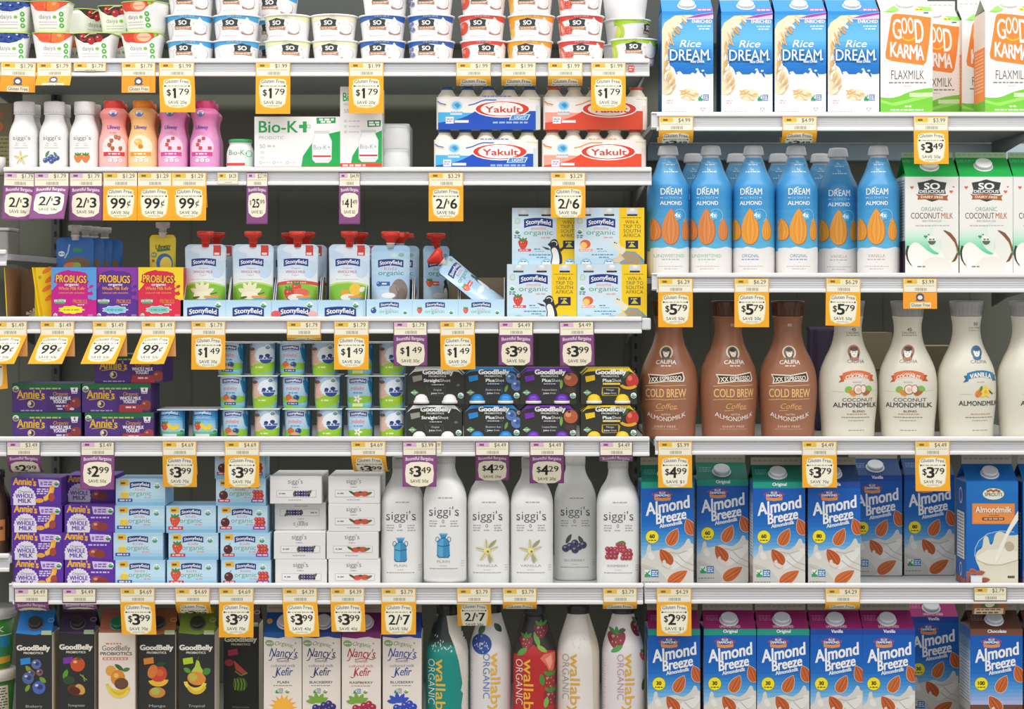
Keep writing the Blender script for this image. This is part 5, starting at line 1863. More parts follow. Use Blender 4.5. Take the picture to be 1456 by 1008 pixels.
case = thing('refrigerated_case', 'open white refrigerated dairy case the shelves and goods stand in', 'refrigerated case')
m = MB(); m.box(-1200, 1200, -20, 428, px_z(1046) - 110, px_z(1046), '9a9a96', 2); m.build('bottom_deck', PAINT, case)
m = MB(); m.box(-1200, 1200, -60, -20, px_z(1046) - 160, px_z(1046) - 6, 'd8d6d2', 4); m.build('kick_panel', PAINT, case)
for px in (-6, 927, 1860):
    m = MB()
    m.box(xw(px) - 7, xw(px) + 7, 408, 428, px_z(1046), 1640, '50524e', 1)
    for j in range(60):
        z = px_z(1046) + 20 + j * 20
        m.box(xw(px) - 2, xw(px) + 2, 407.4, 408, z, z + 9, '2a2b2a', 0)
    m.build('slotted_upright', DARK, case)
m = MB(); m.box(xw(945), 1200, 396, 428, px_z(203), px_z(177), 'b4c4d0', 1); m.build('back_rail', PAINT, case)  # added strip, coloured bright to stand in for light on the back wall
m = MB(); m.box(-1200, 1200, 350, 428, px_z(22), px_z(-60), '4a4e4b', 1); m.build('air_duct', PAINT, case)


def shelf(label, x0, x1, lip, rail, deck, ends=(0, 0), ribs=False):
    t = thing('refrigerator_shelf', label, 'shelf', 'white shelves of the case')
    a, b = xw(x0), xw(x1)
    z = px_z(lip)
    W = 'ebeae9'
    dz = px_z(deck)
    m = MB(); m.box(a, b, -2, 400, dz - 9, dz, {'b': '8c918e', '*': 'd6d7d8'}, .6); m.build('deck', PAINT, t)  # underside coloured darker to stand in for shade below the deck
    m = MB(); m.box(a, b, -12, -2, z - 7, z, W, 2.2, seg=3); m.box(a, b, -4, -1, dz - 9, z - 3, W, .5); m.build('front_lip', PAINT, t)
    m = MB()
    zb = px_z(rail)
    m.box(a, b, -8, -5, zb, z - 7.5, 'dcdcde', .5)
    m.box(a, b, -11, -5, zb, zb + 5.5, W, 1.4, seg=2)
    n = 4
    for i in range(n):
        zz = zb + 7 + i * (z - 9 - zb - 7) / n
        m.box(a, b, -8.5, -8, zz, zz + 1.0, 'c4c5c8', 0)
    m.build('price_channel', PAINT, t)
    for e in (0, 1):
        x = (a, b)[e]
        sx = (-1, 1)[e]
        m = MB()
        P = [(-2, dz - 6), (398, dz - 6), (398, dz - 44), (300, dz - 30), (40, dz - 12)]
        q0 = [(x - sx * 1, y, zz) for y, zz in P]; q1 = [(x - sx * 3.5, y, zz) for y, zz in P]
        m.face(q0 if sx < 0 else q0[::-1], '6e706c'); m.face(q1[::-1] if sx < 0 else q1, '6e706c')
        for i in range(5):
            q = [q0[i], q0[(i + 1) % 5], q1[(i + 1) % 5], q1[i]]
            m.face(q if sx > 0 else q[::-1], '6e706c')
        m.build('bracket', PAINT, t)
        if ends[e]:
            m = MB(); m.box(x, x + sx * ends[e], -9, 6, zb + 5, z - 2, 'd6d7d8', 2, seg=2); m.build('end_cap', PLAST, t)
    return t


ABOVE, BELOW = 'white shelf of the left bay holding ', 'white shelf of the right bay holding '
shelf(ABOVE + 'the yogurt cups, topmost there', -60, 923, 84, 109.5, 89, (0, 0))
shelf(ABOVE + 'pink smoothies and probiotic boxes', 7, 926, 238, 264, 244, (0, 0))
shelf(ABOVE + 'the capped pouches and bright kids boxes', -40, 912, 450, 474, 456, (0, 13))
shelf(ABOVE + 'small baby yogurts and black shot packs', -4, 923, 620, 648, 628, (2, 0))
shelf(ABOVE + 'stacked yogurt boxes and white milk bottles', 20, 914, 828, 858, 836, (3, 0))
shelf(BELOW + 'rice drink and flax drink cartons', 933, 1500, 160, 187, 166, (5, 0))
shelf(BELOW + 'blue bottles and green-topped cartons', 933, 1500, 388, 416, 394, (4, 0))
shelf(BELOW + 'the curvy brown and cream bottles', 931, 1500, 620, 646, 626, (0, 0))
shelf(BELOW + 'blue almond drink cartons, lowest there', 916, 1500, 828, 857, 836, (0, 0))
shelf('short end of a neighbouring white shelf beside the open cardboard box', -120, 11, 355, 378, 361)
shelf('short end of a neighbouring white shelf beside the purple boxes', -120, 15, 786, 812, 792)

# ================================================================ top left: yogurt cups
AT = ['blue', 'peach', 'cherry', 'straw']
dz_ = {}
DA = {k: daiya_art(k) for k in AT}
word = {'blue': 'blueberries', 'peach': 'orange-red peaches', 'cherry': 'dark cherries', 'straw': 'red strawberries'}
DM = {}
for k, px, pb, y, rz, where in (('blue', 15, 91, 0, 4, 'lower, on the shelf at the far left end'), ('peach', 76, 91, 0, 10, 'lower of its stack on the shelf'),
                                ('cherry', 138, 91, 0.004, -8, 'lower, on the shelf above the orange label'), ('straw', 204, 91, 0, -4, 'lower, beside the sky blue cups'),
                                ('blue', 19, 46, 0, 0, 'upper, stacked at the far left end'), ('peach', 74, 46, 0, 0, 'upper of its stack'),
                                ('cherry', 122, 46, .115, 46, 'upper, pushed back and turned, showing a white side'), ('cherry', 171, 46, .062, -6, 'upper, half hidden by the strawberry cup'),
                                ('peach', 107, 91, .075, 0, 'dim, in the gap left of the cherry cup'), ('cherry', 172, 91, .064, 0, 'dim, in the gap right of the cherry cup'),
                                ('straw', 208, 46, .0, -26, 'upper, turned to show its small print')):
    lab = 'white yogurt cup with ' + word[k] + ', ' + where
    if k not in DM:
        o = DM[k] = daiya_cup(lab, DA[k], 'white fruit yogurt cups')
    else:
        o = dup(DM[k], lab)
    put(o, px, pb - 2, YF + y + 29 * S, rz)

SCOL = {'sky': ('4aa4dc', 'coco'), 'lime': ('e6eab4', None), 'cream': ('eeebc0', None), 'blue': ('2f62b4', 'blue'), 'plain': ('2f62b4', None), 'red': ('dc4a3c', 'straw'),
        'orange': ('f0a42c', 'orange'), 'rasp': ('d8463e', 'rasp'), 'green': ('a4d22e', 'lime'), 'pale': ('e6eab4', 'leaf')}
SM = {}


def so(kind, sh, px, pb, y, rz, lab):
    k = (kind, sh)
    if k not in SM:
        c, f = SCOL[kind]
        o = SM[k] = so_cup(lab, c, so_cup_art(c, f, sh), 'coconut yogurt cups')
    else:
        o = dup(SM[k], lab)
    put(o, px, pb, YF + y + 35 * S, rz)


cols = [('sky', 270, 'first sky blue column'), ('sky', 338, 'second sky blue column'), ('pale', 408, 'pale lime column'), ('cream', 475, 'cream column'),
        ('plain', 546, 'plain dark blue column'), ('blue', 614, 'blueberry column'), ('red', 686, 'strawberry column'), ('orange', 754, 'orange column'), ('rasp', 826, 'raspberry column')]
cnm = {'sky': 'sky blue', 'pale': 'pale lime', 'cream': 'cream', 'plain': 'dark blue', 'blue': 'blue with blueberries', 'red': 'red with strawberry', 'orange': 'orange and white', 'rasp': 'red with raspberries'}
for kind, px, cn in cols:
    for lv in range(3):
        if lv == 2 and kind in ('pale', 'cream'):
            continue
        sh = 0
        if lv == 0 and px in (338, 408, 686, 826):
            sh = {338: 170, 408: 120, 686: 95, 826: 45}[px]
        if lv == 1 and px == 408:
            sh = -70
        dx = random.Random(px + lv).uniform(-2, 2)
        pos = ('bottom one', 'middle one', 'top one')[lv]
        so(kind, sh, px + dx, 91 - 36.6 * lv, .002 * lv, 0, cnm[kind] + ' coconut yogurt cup, ' + pos + ' of the ' + cn)
so('green', 40, 901, 88.6, 0, 0, 'bright green coconut yogurt cup on the shelf end above the red mark')
so('green', 200, 892, 52, .085, 40, 'shaded lime green yogurt cup set back behind the bright green cup')
so('green', 0, 889, 88.6, .085, 40, 'lime green yogurt cup on the deck behind the bright green cup')
so('green', -60, 889, 15.4, .085, 170, 'grey back of a yogurt cup topping the shaded lime stack')
so('sky', 0, 392, 15.4, .1, 0, 'sky blue yogurt cup set back above the pale lime cups')
so('sky', 0, 392, 52, .1, 0, 'sky blue yogurt cup set back, middle of its shaded stack')
so('sky', 0, 392, 88.6, .1, 0, 'sky blue yogurt cup set back, standing on the deck in shade')

# red logo mark on the end of the price channel
t = thing('shelf_sticker', 'small red square sticker on the top rail end', 'sticker')
m = MB(); m.box(-4, 4, -9.4, -8.6, -9.5, 0, 'd8504c', 0)
a = Art(0, 0); a.dash(-3, 3, 3, 1.6, 'f4d8d4'); a.dash(-3, 3, 6.4, 1.6, 'f4d8d4', 3); a.flat(m, -9.4)
m.build('printed_face', PAPER, t); put(t, 897, 94, 0)

# ================================================================ second left shelf
ORD = ['leftmost', 'second from left', 'third from left', 'fourth from left', 'fifth from left', 'sixth from left', 'last']
ssp = [(18.5, .6, 2.8), (20.4, 3, 3), (20.6, 50, 3), (20, 57, 3), (17.4, 67, 2.4), (14.2, 76, 2), (13.4, 83, 2)]
scap = ([(14.4, 83, 2), (15, 84), (15, 99.5), (14, 101.5), (10, 102)], 'efedeb', 26)
scap = ([(p[0], p[1]) for p in scap[0]], scap[1], scap[2])
for i, (k, px, nm) in enumerate((('vanilla', 34.7, 'a vanilla flower'), ('blue', 77.5, 'blueberries'), ('straw', 120.5, 'orange strawberries'))):
    o = bottle('yogurt_drink_bottle', 'small white drink bottle printed with ' + nm, 'bottle', ssp, 'ecebe9', small_siggi_art(k), scap, group='small white drink bottles')
    put(o, px, 244, YF + 20.6 * S)
    b = dup(o, 'small white bottle standing behind the one with ' + nm); put(b, px + 8.5, 244, YF + .062 + 20.6 * S)
lfp = [(19, .5, 2), (21.2, 4, 2), (21.5, 36, 2), (21, 47, 2), (18.6, 56, 2), (16.8, 66, 2), (17.6, 75, 2), (19.6, 81, 2), (20, 85, 2), (17, 89, 2), (14.2, 92, 2)]
for k, px, band, tint, cc, lab in (('mix', 162, 'cf3a44', 'f6bdb8', 'e04038', 'pink smoothie bottle with bright red cap beside the white bottles'), ('mango', 203.5, 'ee9a30', 'fbd49a', 'f28a28', 'orange mango smoothie bottle with orange cap'),
                                  ('rasp', 246, 'd4488e', 'eaa8d0', 'd84a94', 'pink raspberry smoothie bottle partly behind the 1.79 tag'), ('rasp', 291.5, 'd4488e', 'e49cce', 'e0487c', 'magenta smoothie bottle at the right end of its row')):
    up = mix(tint, cc, .36)
    o = bottle('smoothie_bottle', lab, 'bottle', lfp, (lambda tint, up: lambda z: mix(tint, up, min(1, max(0, (z - 45) / 35))))(tint, up), lifeway_art(band, k, tint),
               ([(14, 91.5), (14.6, 92.5), (14.6, 101.5), (13.4, 103), (9, 103.2)], cc, 24), group='fruit smoothie bottles')
    put(o, px, 244, YF + 21.5 * S, rz={162: 14, 246: 2, 291.5: -4}.get(px, 0))
    b = dup(o, lab.split(' bottle')[0] + ' bottle in the shade behind, second row'); put(b, px + 5, 244, YF + .07 + 21.5 * S)

t = bottle('probiotic_bottle', 'small white probiotic bottle with green foil lid left of the box', 'bottle', [(17.5, .5, 2.6), (19.2, 3, 2.8), (19.4, 26, 2.8), (18, 34, 2.2), (15.6, 40, 2), (16.4, 42.5, 2)], 'eceae6',
           (lambda a: (a.text('Bio-K+', 132, 922, 30, '2f9a60', w=116), a.rect(60, 970, 172, 986, 'd84a34'), a.poly([(168, 890), (215, 890), (215, 985), (170, 985)], 'cfe4da'), a.ring(192, 915, 18, 20, 3, '3a9a70', 12), a)[-1])(Art(342, 244, 310, 0, 4.2)),
           ([(16.6, 42.5), (17, 43), (17, 46), (16, 47.4), (10, 47.6)], '3aa460', 28))
put(t, 342, 244, YF + 19.4 * S)
o = packbox('probiotic_box', 'wide white and green probiotic box lying flat', 'box', 122, 62, 79, biok_art(True), 'e9e7e4', part='carton'); put(o, 422.5, 244, YF)
o = packbox('probiotic_box', 'tall narrow white and green probiotic box behind the second 1.79 tag', 'box', 59.5, 62, 122, biok_art(False), 'e9e7e4', part='carton'); put(o, 513.3, 244, YF)
t = thing('wrapped_bottle_pack', 'clear-wrapped pack of white tubs right of the tall probiotic box', 'drink multipack')
for z in (0, 34):
    for y in (0, 42):
        m = MB(); m.lathe([(16, z + .5, 2), (18, z + 3, 2), (18.2, z + 22, 2), (16, z + 29, 2), (15, z + 31, 2), (16.4, z + 31.5, 2), (16, z + 33.4, 2)], 'e8e6e4', 32, cx=0, cy=20 + y); m.build('tub', PLAST, t)
m = MB(); m.box(-20, 21, .5, 84, .2, 70, 'eef2f4', 3, seg=2); m.build('shrink_film', FILM, t)
put(t, 562, 244, YF + .012)
YA = {True: yak_art(True), False: yak_art(False)}
o = yak_pack('blue light drink pack, lower of the two blue packs', YA[True], True, 'yogurt drink packs'); put(o, 691, 244, YF)
o2 = dup(o, 'blue light drink pack, upper of the two blue packs'); put(o2, 694.5, 244 - 61, YF)
o = yak_pack('red drink pack, lower of the two red packs', YA[False], False, 'yogurt drink packs'); put(o, 845, 244, YF)
o2 = dup(o, 'red drink pack, upper one behind the 1.79 tag'); put(o2, 846.8, 244 - 61, YF)
# dim carton at the far end
o = packbox('drink_carton', 'dim olive brown carton set back left of the small white bottles', 'carton', 40, 40, 104, (lambda a: (a.rect(-20, -56, 20, 0, '8a8458'), [a.dash(-18, 18, -4 - i * 6, 2, '5a563a', i) for i in range(9)], a.ell(-4, -88, 12, 5, '9a4a40'), a.ell(-2, -70, 9, 8, 'a85a34'), a)[-1])(Art(0, 0)), '6a5e48', part='carton'); put(o, -2, 244, .1)
t = thing('tub_lid', 'white plastic rim at the far left of the second shelf', 'tub')
m = MB(); m.lathe([(18, 0, 2), (20, 12, 2), (20, 22, 2), (18, 22, 2)], 'e6e4e2', 32); m.build('cup', PLAST, t); put(t, -12, 244, YF + 20 * S)

# ================================================================ third left shelf: pouches
for k, px, lab in (('m', 105, 'magenta kids kefir box with blue splashes'), ('p', 167, 'purple kids kefir box between the magenta and red ones'), ('r', 228.7, 'red kids kefir box with yellow splashes')):
    sd = {'m': 'e8d22a', 'p': '5a2f90', 'r': 'e8d02a'}[k]
    t = packbox('kefir_box', lab, 'box', 64 if k != 'p' else 60, 30, 76, bug_art(k), {'m': 'c01a86', 'p': '5a2f90', 'r': 'd42a48'}[k], top='c8a890', part='carton')
    put(t, px, 456, YF + (0 if k != 'p' else .004))
t = thing('open_display_box', 'open brown cardboard box with yellow sides, empty inside', 'box')
m = MB(); m.box(-22, 22, 64, 65, 0, 74, '8a6a4c', 0); m.box(-22, 22, 2, 65, 0, 1, '7a5c40', 0); m.build('back_panel', CARD, t)
for sx, e in ((-1, -2), (1, 0)):
    m = MB()
    x = sx * 22
    P = [(x + sx * 5 if sx < 0 else x - 1, 0, 0), (x + (sx * 9 if sx < 0 else -12), 0, 76), (x, 65, 74), (x, 65, 0)]
    m.face(P if sx > 0 else P[::-1], 'f0cc1e')
    Q = [(p[0] - sx * 1.2, p[1], p[2]) for p in P]
    m.face(Q[::-1] if sx > 0 else Q, '96704e')
    for i in range(4):
        q = [P[i], P[(i + 1) % 4], Q[(i + 1) % 4], Q[i]]
        m.face(q if sx < 0 else q[::-1], 'f0cc1e')
    m.build('side_panel', CARD, t)
put(t, 36.5, 456, YF)
t = packbox('kefir_box', 'yellow kids box side with orange footprints left of the magenta one', 'box', 24, 6, 76, (lambda a: (a.rect(-12, -76, 12, 0, 'f0d21c'), [a.ell(4 + (i % 2) * 4, -72 + i * 13, 8, 3.4, 'e8862a', rot=-35, n=12) for i in range(4)], a.ell(-6, -62, 2.4, 3, 'c8a020', n=8), a.ell(0, -5, 3.4, 2.4, 'e8e4c8', n=10), a)[-1])(Art(0, 0)), 'f0d21c', part='carton'); put(t, 62.5, 456, YF + .016, rz=24)
t = thing('paper_star', 'crumpled scrap of white paper inside the open cardboard box', 'paper scrap')
m = MB()
for i in range(7):
    a0, a1 = i * .9, i * .9 + .55
    r = 9 if i % 2 else 6
    m.face([(0, 0, 8), (r * cos(a0), -2, 8 + r * sin(a0)), (r * .7 * cos((a0 + a1) / 2), 3, 8 + r * .7 * sin((a0 + a1) / 2)), (r * cos(a1), -1, 8 + r * sin(a1))], 'd8d0c0')
    m.face([(0, 4, 8), (r * cos(a1), 1, 8 + r * sin(a1)), (r * .7 * cos((a0 + a1) / 2), 5, 8 + r * .7 * sin((a0 + a1) / 2)), (r * cos(a0), 0, 8 + r * sin(a0))], 'c8c0b0')
m.v = [(x, y, max(z, .3)) for x, y, z in m.v]
m.build('folded_paper', PAPER, t); put(t, 46, 455, YF + .045)

pb_a = Art(107, 456, 60, 320, 6.933)
pb_a.ell(190, 275, 34, 28, 'dfe8ea', n=14); pb_a.dash(165, 215, 275, 12, '4a7a9a'); pb_a.poly([(305, 210), (410, 220), (395, 262), (300, 255)], '2f8a6a'); pb_a.line([(270, 180), (255, 260), (220, 320)], 14, 'a8d0ea'); pb_a.ell(350, 370, 130, 60, '7a5a3a'); pb_a.ell(300, 400, 90, 40, 'd87a34'); pb_a.ell(345, 390, 40, 30, '9ab84a')
py_a = Art(231, 456, 60, 320, 6.933)
py_a.text('Lifeway', 1195, 222, 44, '4a4a2a', w=150, rot=6, b=.03); py_a.poly([(1130, 232), (1262, 215), (1270, 240), (1136, 256)], '3f7a3a'); py_a.ell(1098, 285, 34, 30, '8aa06a', n=14); py_a.dash(1075, 1122, 285, 12, 'e8e4a0'); py_a.ell(1210, 370, 86, 100, '2a6ab0'); py_a.ell(1225, 380, 60, 76, 'f0d84a'); py_a.ell(1090, 345, 18, 16, 'c84a34')
o = pouch('kefir_pouch', 'blue kids pouch with clear spout behind the magenta box', 54, 120, pb_a, '1f68b4', 'd8d4cc', 'clear', thick=9, group='kids kefir pouches'); put(o, 107, 456, .085, rz=6)
for i, dx in enumerate((15, 27, 42)):
    b = dup(o, 'shaded blue kids pouch, ' + ('nearest', 'next', 'farthest')[i] + ' of the row behind the bright blue one'); put(b, 107 + dx, 456, .13 + .05 * i, rz=4)
o = pouch('kefir_pouch', 'yellow kids pouch with clear spout behind the red box', 39, 124, py_a, 'e6d02a', 'd8d4cc', 'clear', thick=9, group='kids kefir pouches'); put(o, 231.5, 456, .085, rz=-4)

PA = {k: pouch_art(k) for k in ('van', 'straw', 'ban')}
CC = 'dc3a2a'
PK = {}
for k, px, y, lab in (('van', 292.5, .03, 'vanilla yogurt pouch with red cap beside the red kids box'), ('van', 360, .03, 'vanilla yogurt pouch with red cap, second from the kids boxes'),
                      ('straw', 423.5, .03, 'strawberry yogurt pouch with red cap and red arc'), ('straw', 436, .075, 'strawberry pouch right behind the first strawberry pouch'),
                      ('ban', 497, .03, 'banana yogurt pouch with red cap and yellow fruit'), ('van', 308, .1, 'shaded vanilla pouch between the two vanilla pouches, set back'), ('straw', 412, .12, 'shaded strawberry pouch whose cap peeks out left, set back'), ('ban', 512, .1, 'shaded banana pouch with dark red cap, set back')):
    if k not in PK:
        o = PK[k] = pouch('yogurt_pouch', lab, 60, 108.5, PA[k], 'b4cfe6', CC, group='red-capped yogurt pouches')
    else:
        o = dup(PK[k], lab)
    put(o, px, 455, YF + y + .004)
o = pouch('yogurt_pouch', 'light blue blueberry kids pouch with wide ring cap', 56, 107, kids_art('blue'), 'a4c8e4', CC, 'ring', group='red-capped yogurt pouches'); put(o, 555.5, 455, YF + .034)
b = dup(o, 'light blue kids pouch just behind the blueberry one'); put(b, 569, 455, YF + .075)
o = pouch('yogurt_pouch', 'light blue strawberry kids pouch turned sideways', 50, 107, kids_art('straw'), 'a4c8e4', CC, group='red-capped yogurt pouches'); put(o, 620, 455, YF + .082, rz=42)
b = pouch('yogurt_pouch', 'fallen kids pouch leaning with its red cap towards the left', 50, 100, kids_art('straw'), '8fb2d2', CC, 'ring', group='red-capped yogurt pouches')
b.location = ((706 - CXP) * S, .042, zof(437)); b.rotation_mode = 'ZYX'; b.rotation_euler = (radians(10), radians(-50), radians(62))

TA = {k: tray_art(k) for k in ('white', 'red', 'kids', 'kidsr')}
TK = {}
for i, (k, px, lab) in enumerate((('white', 292.5, 'light blue tray under the vanilla pouch nearest the kids boxes'), ('white', 357, 'light blue tray under the second vanilla pouch'), ('red', 422.5, 'light blue tray with red berries under the strawberry pouches'), ('white', 488, 'light blue tray under the banana pouch'),
                                ('kids', 554.5, 'light blue tray with a blueberry under the ring-capped pouch'), ('kidsr', 620, 'light blue tray with a strawberry under the sideways pouch'), ('kidsr', 685.5, 'light blue tray with a strawberry under the fallen pouch'))):
    if k not in TK:
        o = TK[k] = tray(lab, TA[k], group='cardboard pouch trays')
    else:
        o = dup(TK[k], lab)
    put(o, px, 456, YF)

XA = {k: six_art(k) for k in ('peng', 'turt')}
o = six_pack('smoothie bottle pack with a penguin, lower one on the shelf', XA['peng'], group='smoothie bottle packs'); put(o, 770.5, 456, YF)
b = dup(o, 'smoothie bottle pack with a penguin, upper one in shade'); put(b, 777.5, 456 - 80.6, YF + .012)
o = six_pack('smoothie bottle pack with a turtle, lower one on the shelf', XA['turt'], group='smoothie bottle packs'); put(o, 870.2, 456, YF)
b = dup(o, 'smoothie bottle pack with a turtle, upper one'); put(b, 866.5, 456 - 80.6, YF)

# ================================================================ fourth left shelf
AA = {k: annie_art(k) for k in ('berry', 'straw')}
AK = {}
for k, px, lv, y, rz, lab in (('berry', 66.3, 0, 0, 0, 'dark purple berry yogurt box at the left end, lower'), ('straw', 169.5, 0, 0, 0, 'dark purple strawberry yogurt box beside the small cups, lower'),
                              ('berry', 66, 1, .006, 0, 'dark purple berry yogurt box at the left end, upper'), ('straw', 165.5, 1, .004, 0, 'dark purple strawberry yogurt box, middle of its stack of three'), ('straw', 183, 2, .02, -2, 'dark purple strawberry yogurt box on top behind the 99 cent tags')):
    if k not in AK:
        o = AK[k] = packbox('yogurt_box', lab, 'yogurt box', 98, 80, 41, AA[k], '4a2d74', '5a3a80', group='dark purple yogurt boxes')
    else:
        o = dup(AK[k], lab)
    put(o, px, 628 - 41.3 * lv, YF + y, rz)
o = cup_pack('strawberry banana yogurt cup pair left of the baby yogurts', 'yogurt_pack', (banana_art(), banana_art()), 47, 46, side='3a88bc'); put(o, 266, 628, YF)
YB = {k: yobaby_art(k) for k in ('fruit', 'van', 'baby')}
YK = {}
for k, nm, col in (('fruit', 'peach and blueberry', (355, 352, 348)), ('fruit2', 'peach and blueberry', (444, 441, 437)), ('van', 'vanilla', (533.7, 533, 533))):
    for lv in range(3):
        kk = k.replace('2', '')
        lab = 'baby yogurt pair with ' + nm + ' cup, ' + ('bottom', 'middle', 'top')[lv] + {'fruit': ' of the left stack', 'fruit2': ' of the centre stack', 'van': ' of the right stack'}[k]
        if kk not in YK:
            o = YK[kk] = cup_pack(lab, 'yogurt_pack', (YB[kk], YB['baby']), 46, group='baby yogurt packs')
        else:
            o = dup(YK[kk], lab)
        put(o, col[lv], 628 - 47.2 * lv, YF + .002 * lv, rz=random.Random(lv + int(col[0])).uniform(-1, 1))
for k, px, c, dome, sub, fr, y in (('grey', 620, 'e4e4e2', 'ecebe8', 'Straight', None, 0), ('blue', 699.5, '2a8ad0', '2286d2', 'blue', 'blue', .004), ('purple', 779.5, '7a34b4', '6a2cb0', 'pom', 'pom', .002), ('yellow', 865.7, 'f0cc1e', 'f0c21e', 'mango', 'mango', 0)):
    nm = {'grey': 'plain grey', 'blue': 'blueberry', 'purple': 'purple pomegranate', 'yellow': 'yellow mango'}[k]
    o = shot_pack('black ' + nm + ' probiotic shot pack, lower one', shot_art(c, sub, fr, c), c, dome, group='black probiotic shot packs')
    put(o, px - (3 if k == 'grey' else 0), 628, YF + y)
    b = dup(o, 'black ' + nm + ' probiotic shot pack, upper one'); put(b, px, 628 - 53, YF + y)

# ================================================================ fifth left shelf
MA = {k: milk_art(k == 'ban') for k in ('ban', 'cherry')}
MK = {}
LV = ['bottom', 'second from bottom', 'third from bottom', 'top']
for k, pxs, nm in (('ban', (54.5, 53, 52.3, 51), 'banana'), ('cherry', (128, 124.3, 127.7, 128.5), 'cherry')):
    for lv, px in enumerate(pxs):
        lab = 'bright purple ' + nm + ' yogurt box, ' + LV[lv] + ' of its stack'
        if k not in MK:
            o = MK[k] = packbox('yogurt_box', lab, 'yogurt box', 71.5, 75, 38.8, MA[k], '5c2f9e', '6a3cae', group='bright purple yogurt boxes')
        else:
            o = dup(MK[k], lab)
        put(o, px, 836 - 39 * lv, YF + (.06 if k == 'cherry' and lv == 3 else 0), rz=random.Random(lv * 7 + len(k)).uniform(-1.5, 1.5))
BA = {k: stbox_art(k) for k in ('van', 'straw', 'cherry')}
BK = {}
for k, pxs, nm in (('van', (199.5, 196.7, 199, 200), 'vanilla'), ('straw', (273, 275.2, 272), 'strawberry'), ('cherry', (350, 349, 345, 342.5, 341), 'cherry and raspberry')):
    for lv, px in enumerate(pxs):
        lab = 'light blue ' + nm + ' yogurt box, ' + (['bottom', 'second from bottom', 'third from bottom', 'fourth from bottom', 'topmost, behind a tag'][lv]) + ' of its stack'
        if k not in BK:
            o = BK[k] = packbox('yogurt_box', lab, 'yogurt box', 70.5, 72, 38.5, BA[k], 'a4cce6', '8ec0e2', group='light blue yogurt boxes')
        else:
            o = dup(BK[k], lab)
        put(o, px, 836 - 38.7 * lv, YF, rz=random.Random(lv * 5 + len(k)).uniform(-1.2, 1.2))
WA = {k: sbox_art(k) for k in ('blue', 'straw')}
WK = {}
for k, pxs, nm in (('blue', (428, 426, 427, 420.5), 'blueberry'), ('straw', (503.6, 501, 503.5, 503.5), 'strawberry')):
    for lv, px in enumerate(pxs):
        fl = k == 'blue' and lv == 2
        lab = 'plain white ' + nm + ' tube box, ' + (LV[lv] + ' of its stack' if not fl else 'lying upside down in its stack')
        kk = (k, fl)
        if kk not in WK:
            o = WK[kk] = packbox('yogurt_box', lab, 'yogurt box', 73.5, 110, 39.5, WA[k], 'e6e4e2', 'e9e7e5', group='white yogurt tube boxes', flip=fl)
        else:
            o = dup(WK[kk], lab)
        put(o, px, 836 - 39.7 * lv, YF + (.025 if fl else -.004 if (k, lv) == ('blue', 3) else 0), rz=random.Random(lv * 3 + len(k)).uniform(-1, 1))
bsp = [(29.3, .5, 3.2), (30.6, 3, 3.4), (30.8, 100, 3.4), (30.8, 116, 3.4), (29, 127.5, 3.2), (24.2, 140, 2.8), (18, 150.4, 2.3), (14.8, 160, 2), (14.2, 168, 2)]
bcap = ([(14.4, 166.5), (14.9, 167.5), (14.9, 181), (14, 183), (10, 183.3)], 'e2e0dc', 28)
SG = {}
for k, fl, px, y, lab in (('can', 'PLAIN', 572.5, .004, 'tall white bottle with blue milk can, beside the white boxes'), ('can', 'PLAIN', 633, -.004, 'tall white bottle with blue milk can, second from the white boxes'), ('vanilla', 'VANILLA', 694.5, .004, 'tall white bottle with vanilla flower, left one of two'),
                          ('vanilla', 'VANILLA', 756, .004, 'tall white bottle with vanilla flower, right one of two'), ('blue', 'BLUEBERRY', 818, .085, 'tall white bottle with blueberries, pushed back in shade'), ('rasp', 'RASPBERRY', 879, 0, 'tall white bottle with raspberries at the shelf end')):
    if k not in SG:
        o = SG[k] = bottle('drinkable_yogurt_bottle', lab, 'bottle', bsp, 'e8e8e5', siggi_art(k, fl), bcap, group='tall white yogurt bottles')
    else:
        o = dup(SG[k], lab)
    put(o, px, 836 if px != 633 else 828.2, YF + y + 30.8 * S - (.012 if px == 633 else 0))

# ================================================================ bottom left
for k, px, y, lab, capc in (('blue', 48.3, 0, 'black blueberry juice carton with blue top', '3a3a3a'), ('purple', 108.8, .01, 'black pomegranate juice carton with dark purple top', '2f2a30'), ('white', 166, -.002, 'white tropical juice carton with green cap', '1f6a50'),
                            ('orange', 223.5, .004, 'black mango juice carton with brown top behind a tag', '33332f'), ('green', 279.5, .004, 'black pear juice carton with olive green top', '2f302c'), ('melon', 343, .1, 'dim black watermelon juice carton set back under a tag', '2a2a2a')):
    tc = {'blue': '2a7cc4', 'purple': '3f3048', 'white': '9a5a44', 'orange': '9a5c38', 'green': '748a34', 'melon': '4a3034'}[k]
    a2 = Art(48.3, 1046, 0, 840, 6)
    a2.ell(418, 272, 28, 16, mix(tc, 'e8e8d8', .5)); a2.ell(418, 272, 22, 11, tc); a2.rect(352, 350, 436, 372, 'b8c8a0')
    o = carton('juice_carton', lab, 'carton', 52, 52, 145, 25, 7, gb_art(k), 'd8ccb8' if k != 'white' else 'e0d4c8', tc, mix(tc, '303030', .3), (0, .42, 9.5, 8, capc), a2, group='slim juice cartons'); put(o, px, 1046, YF + y)
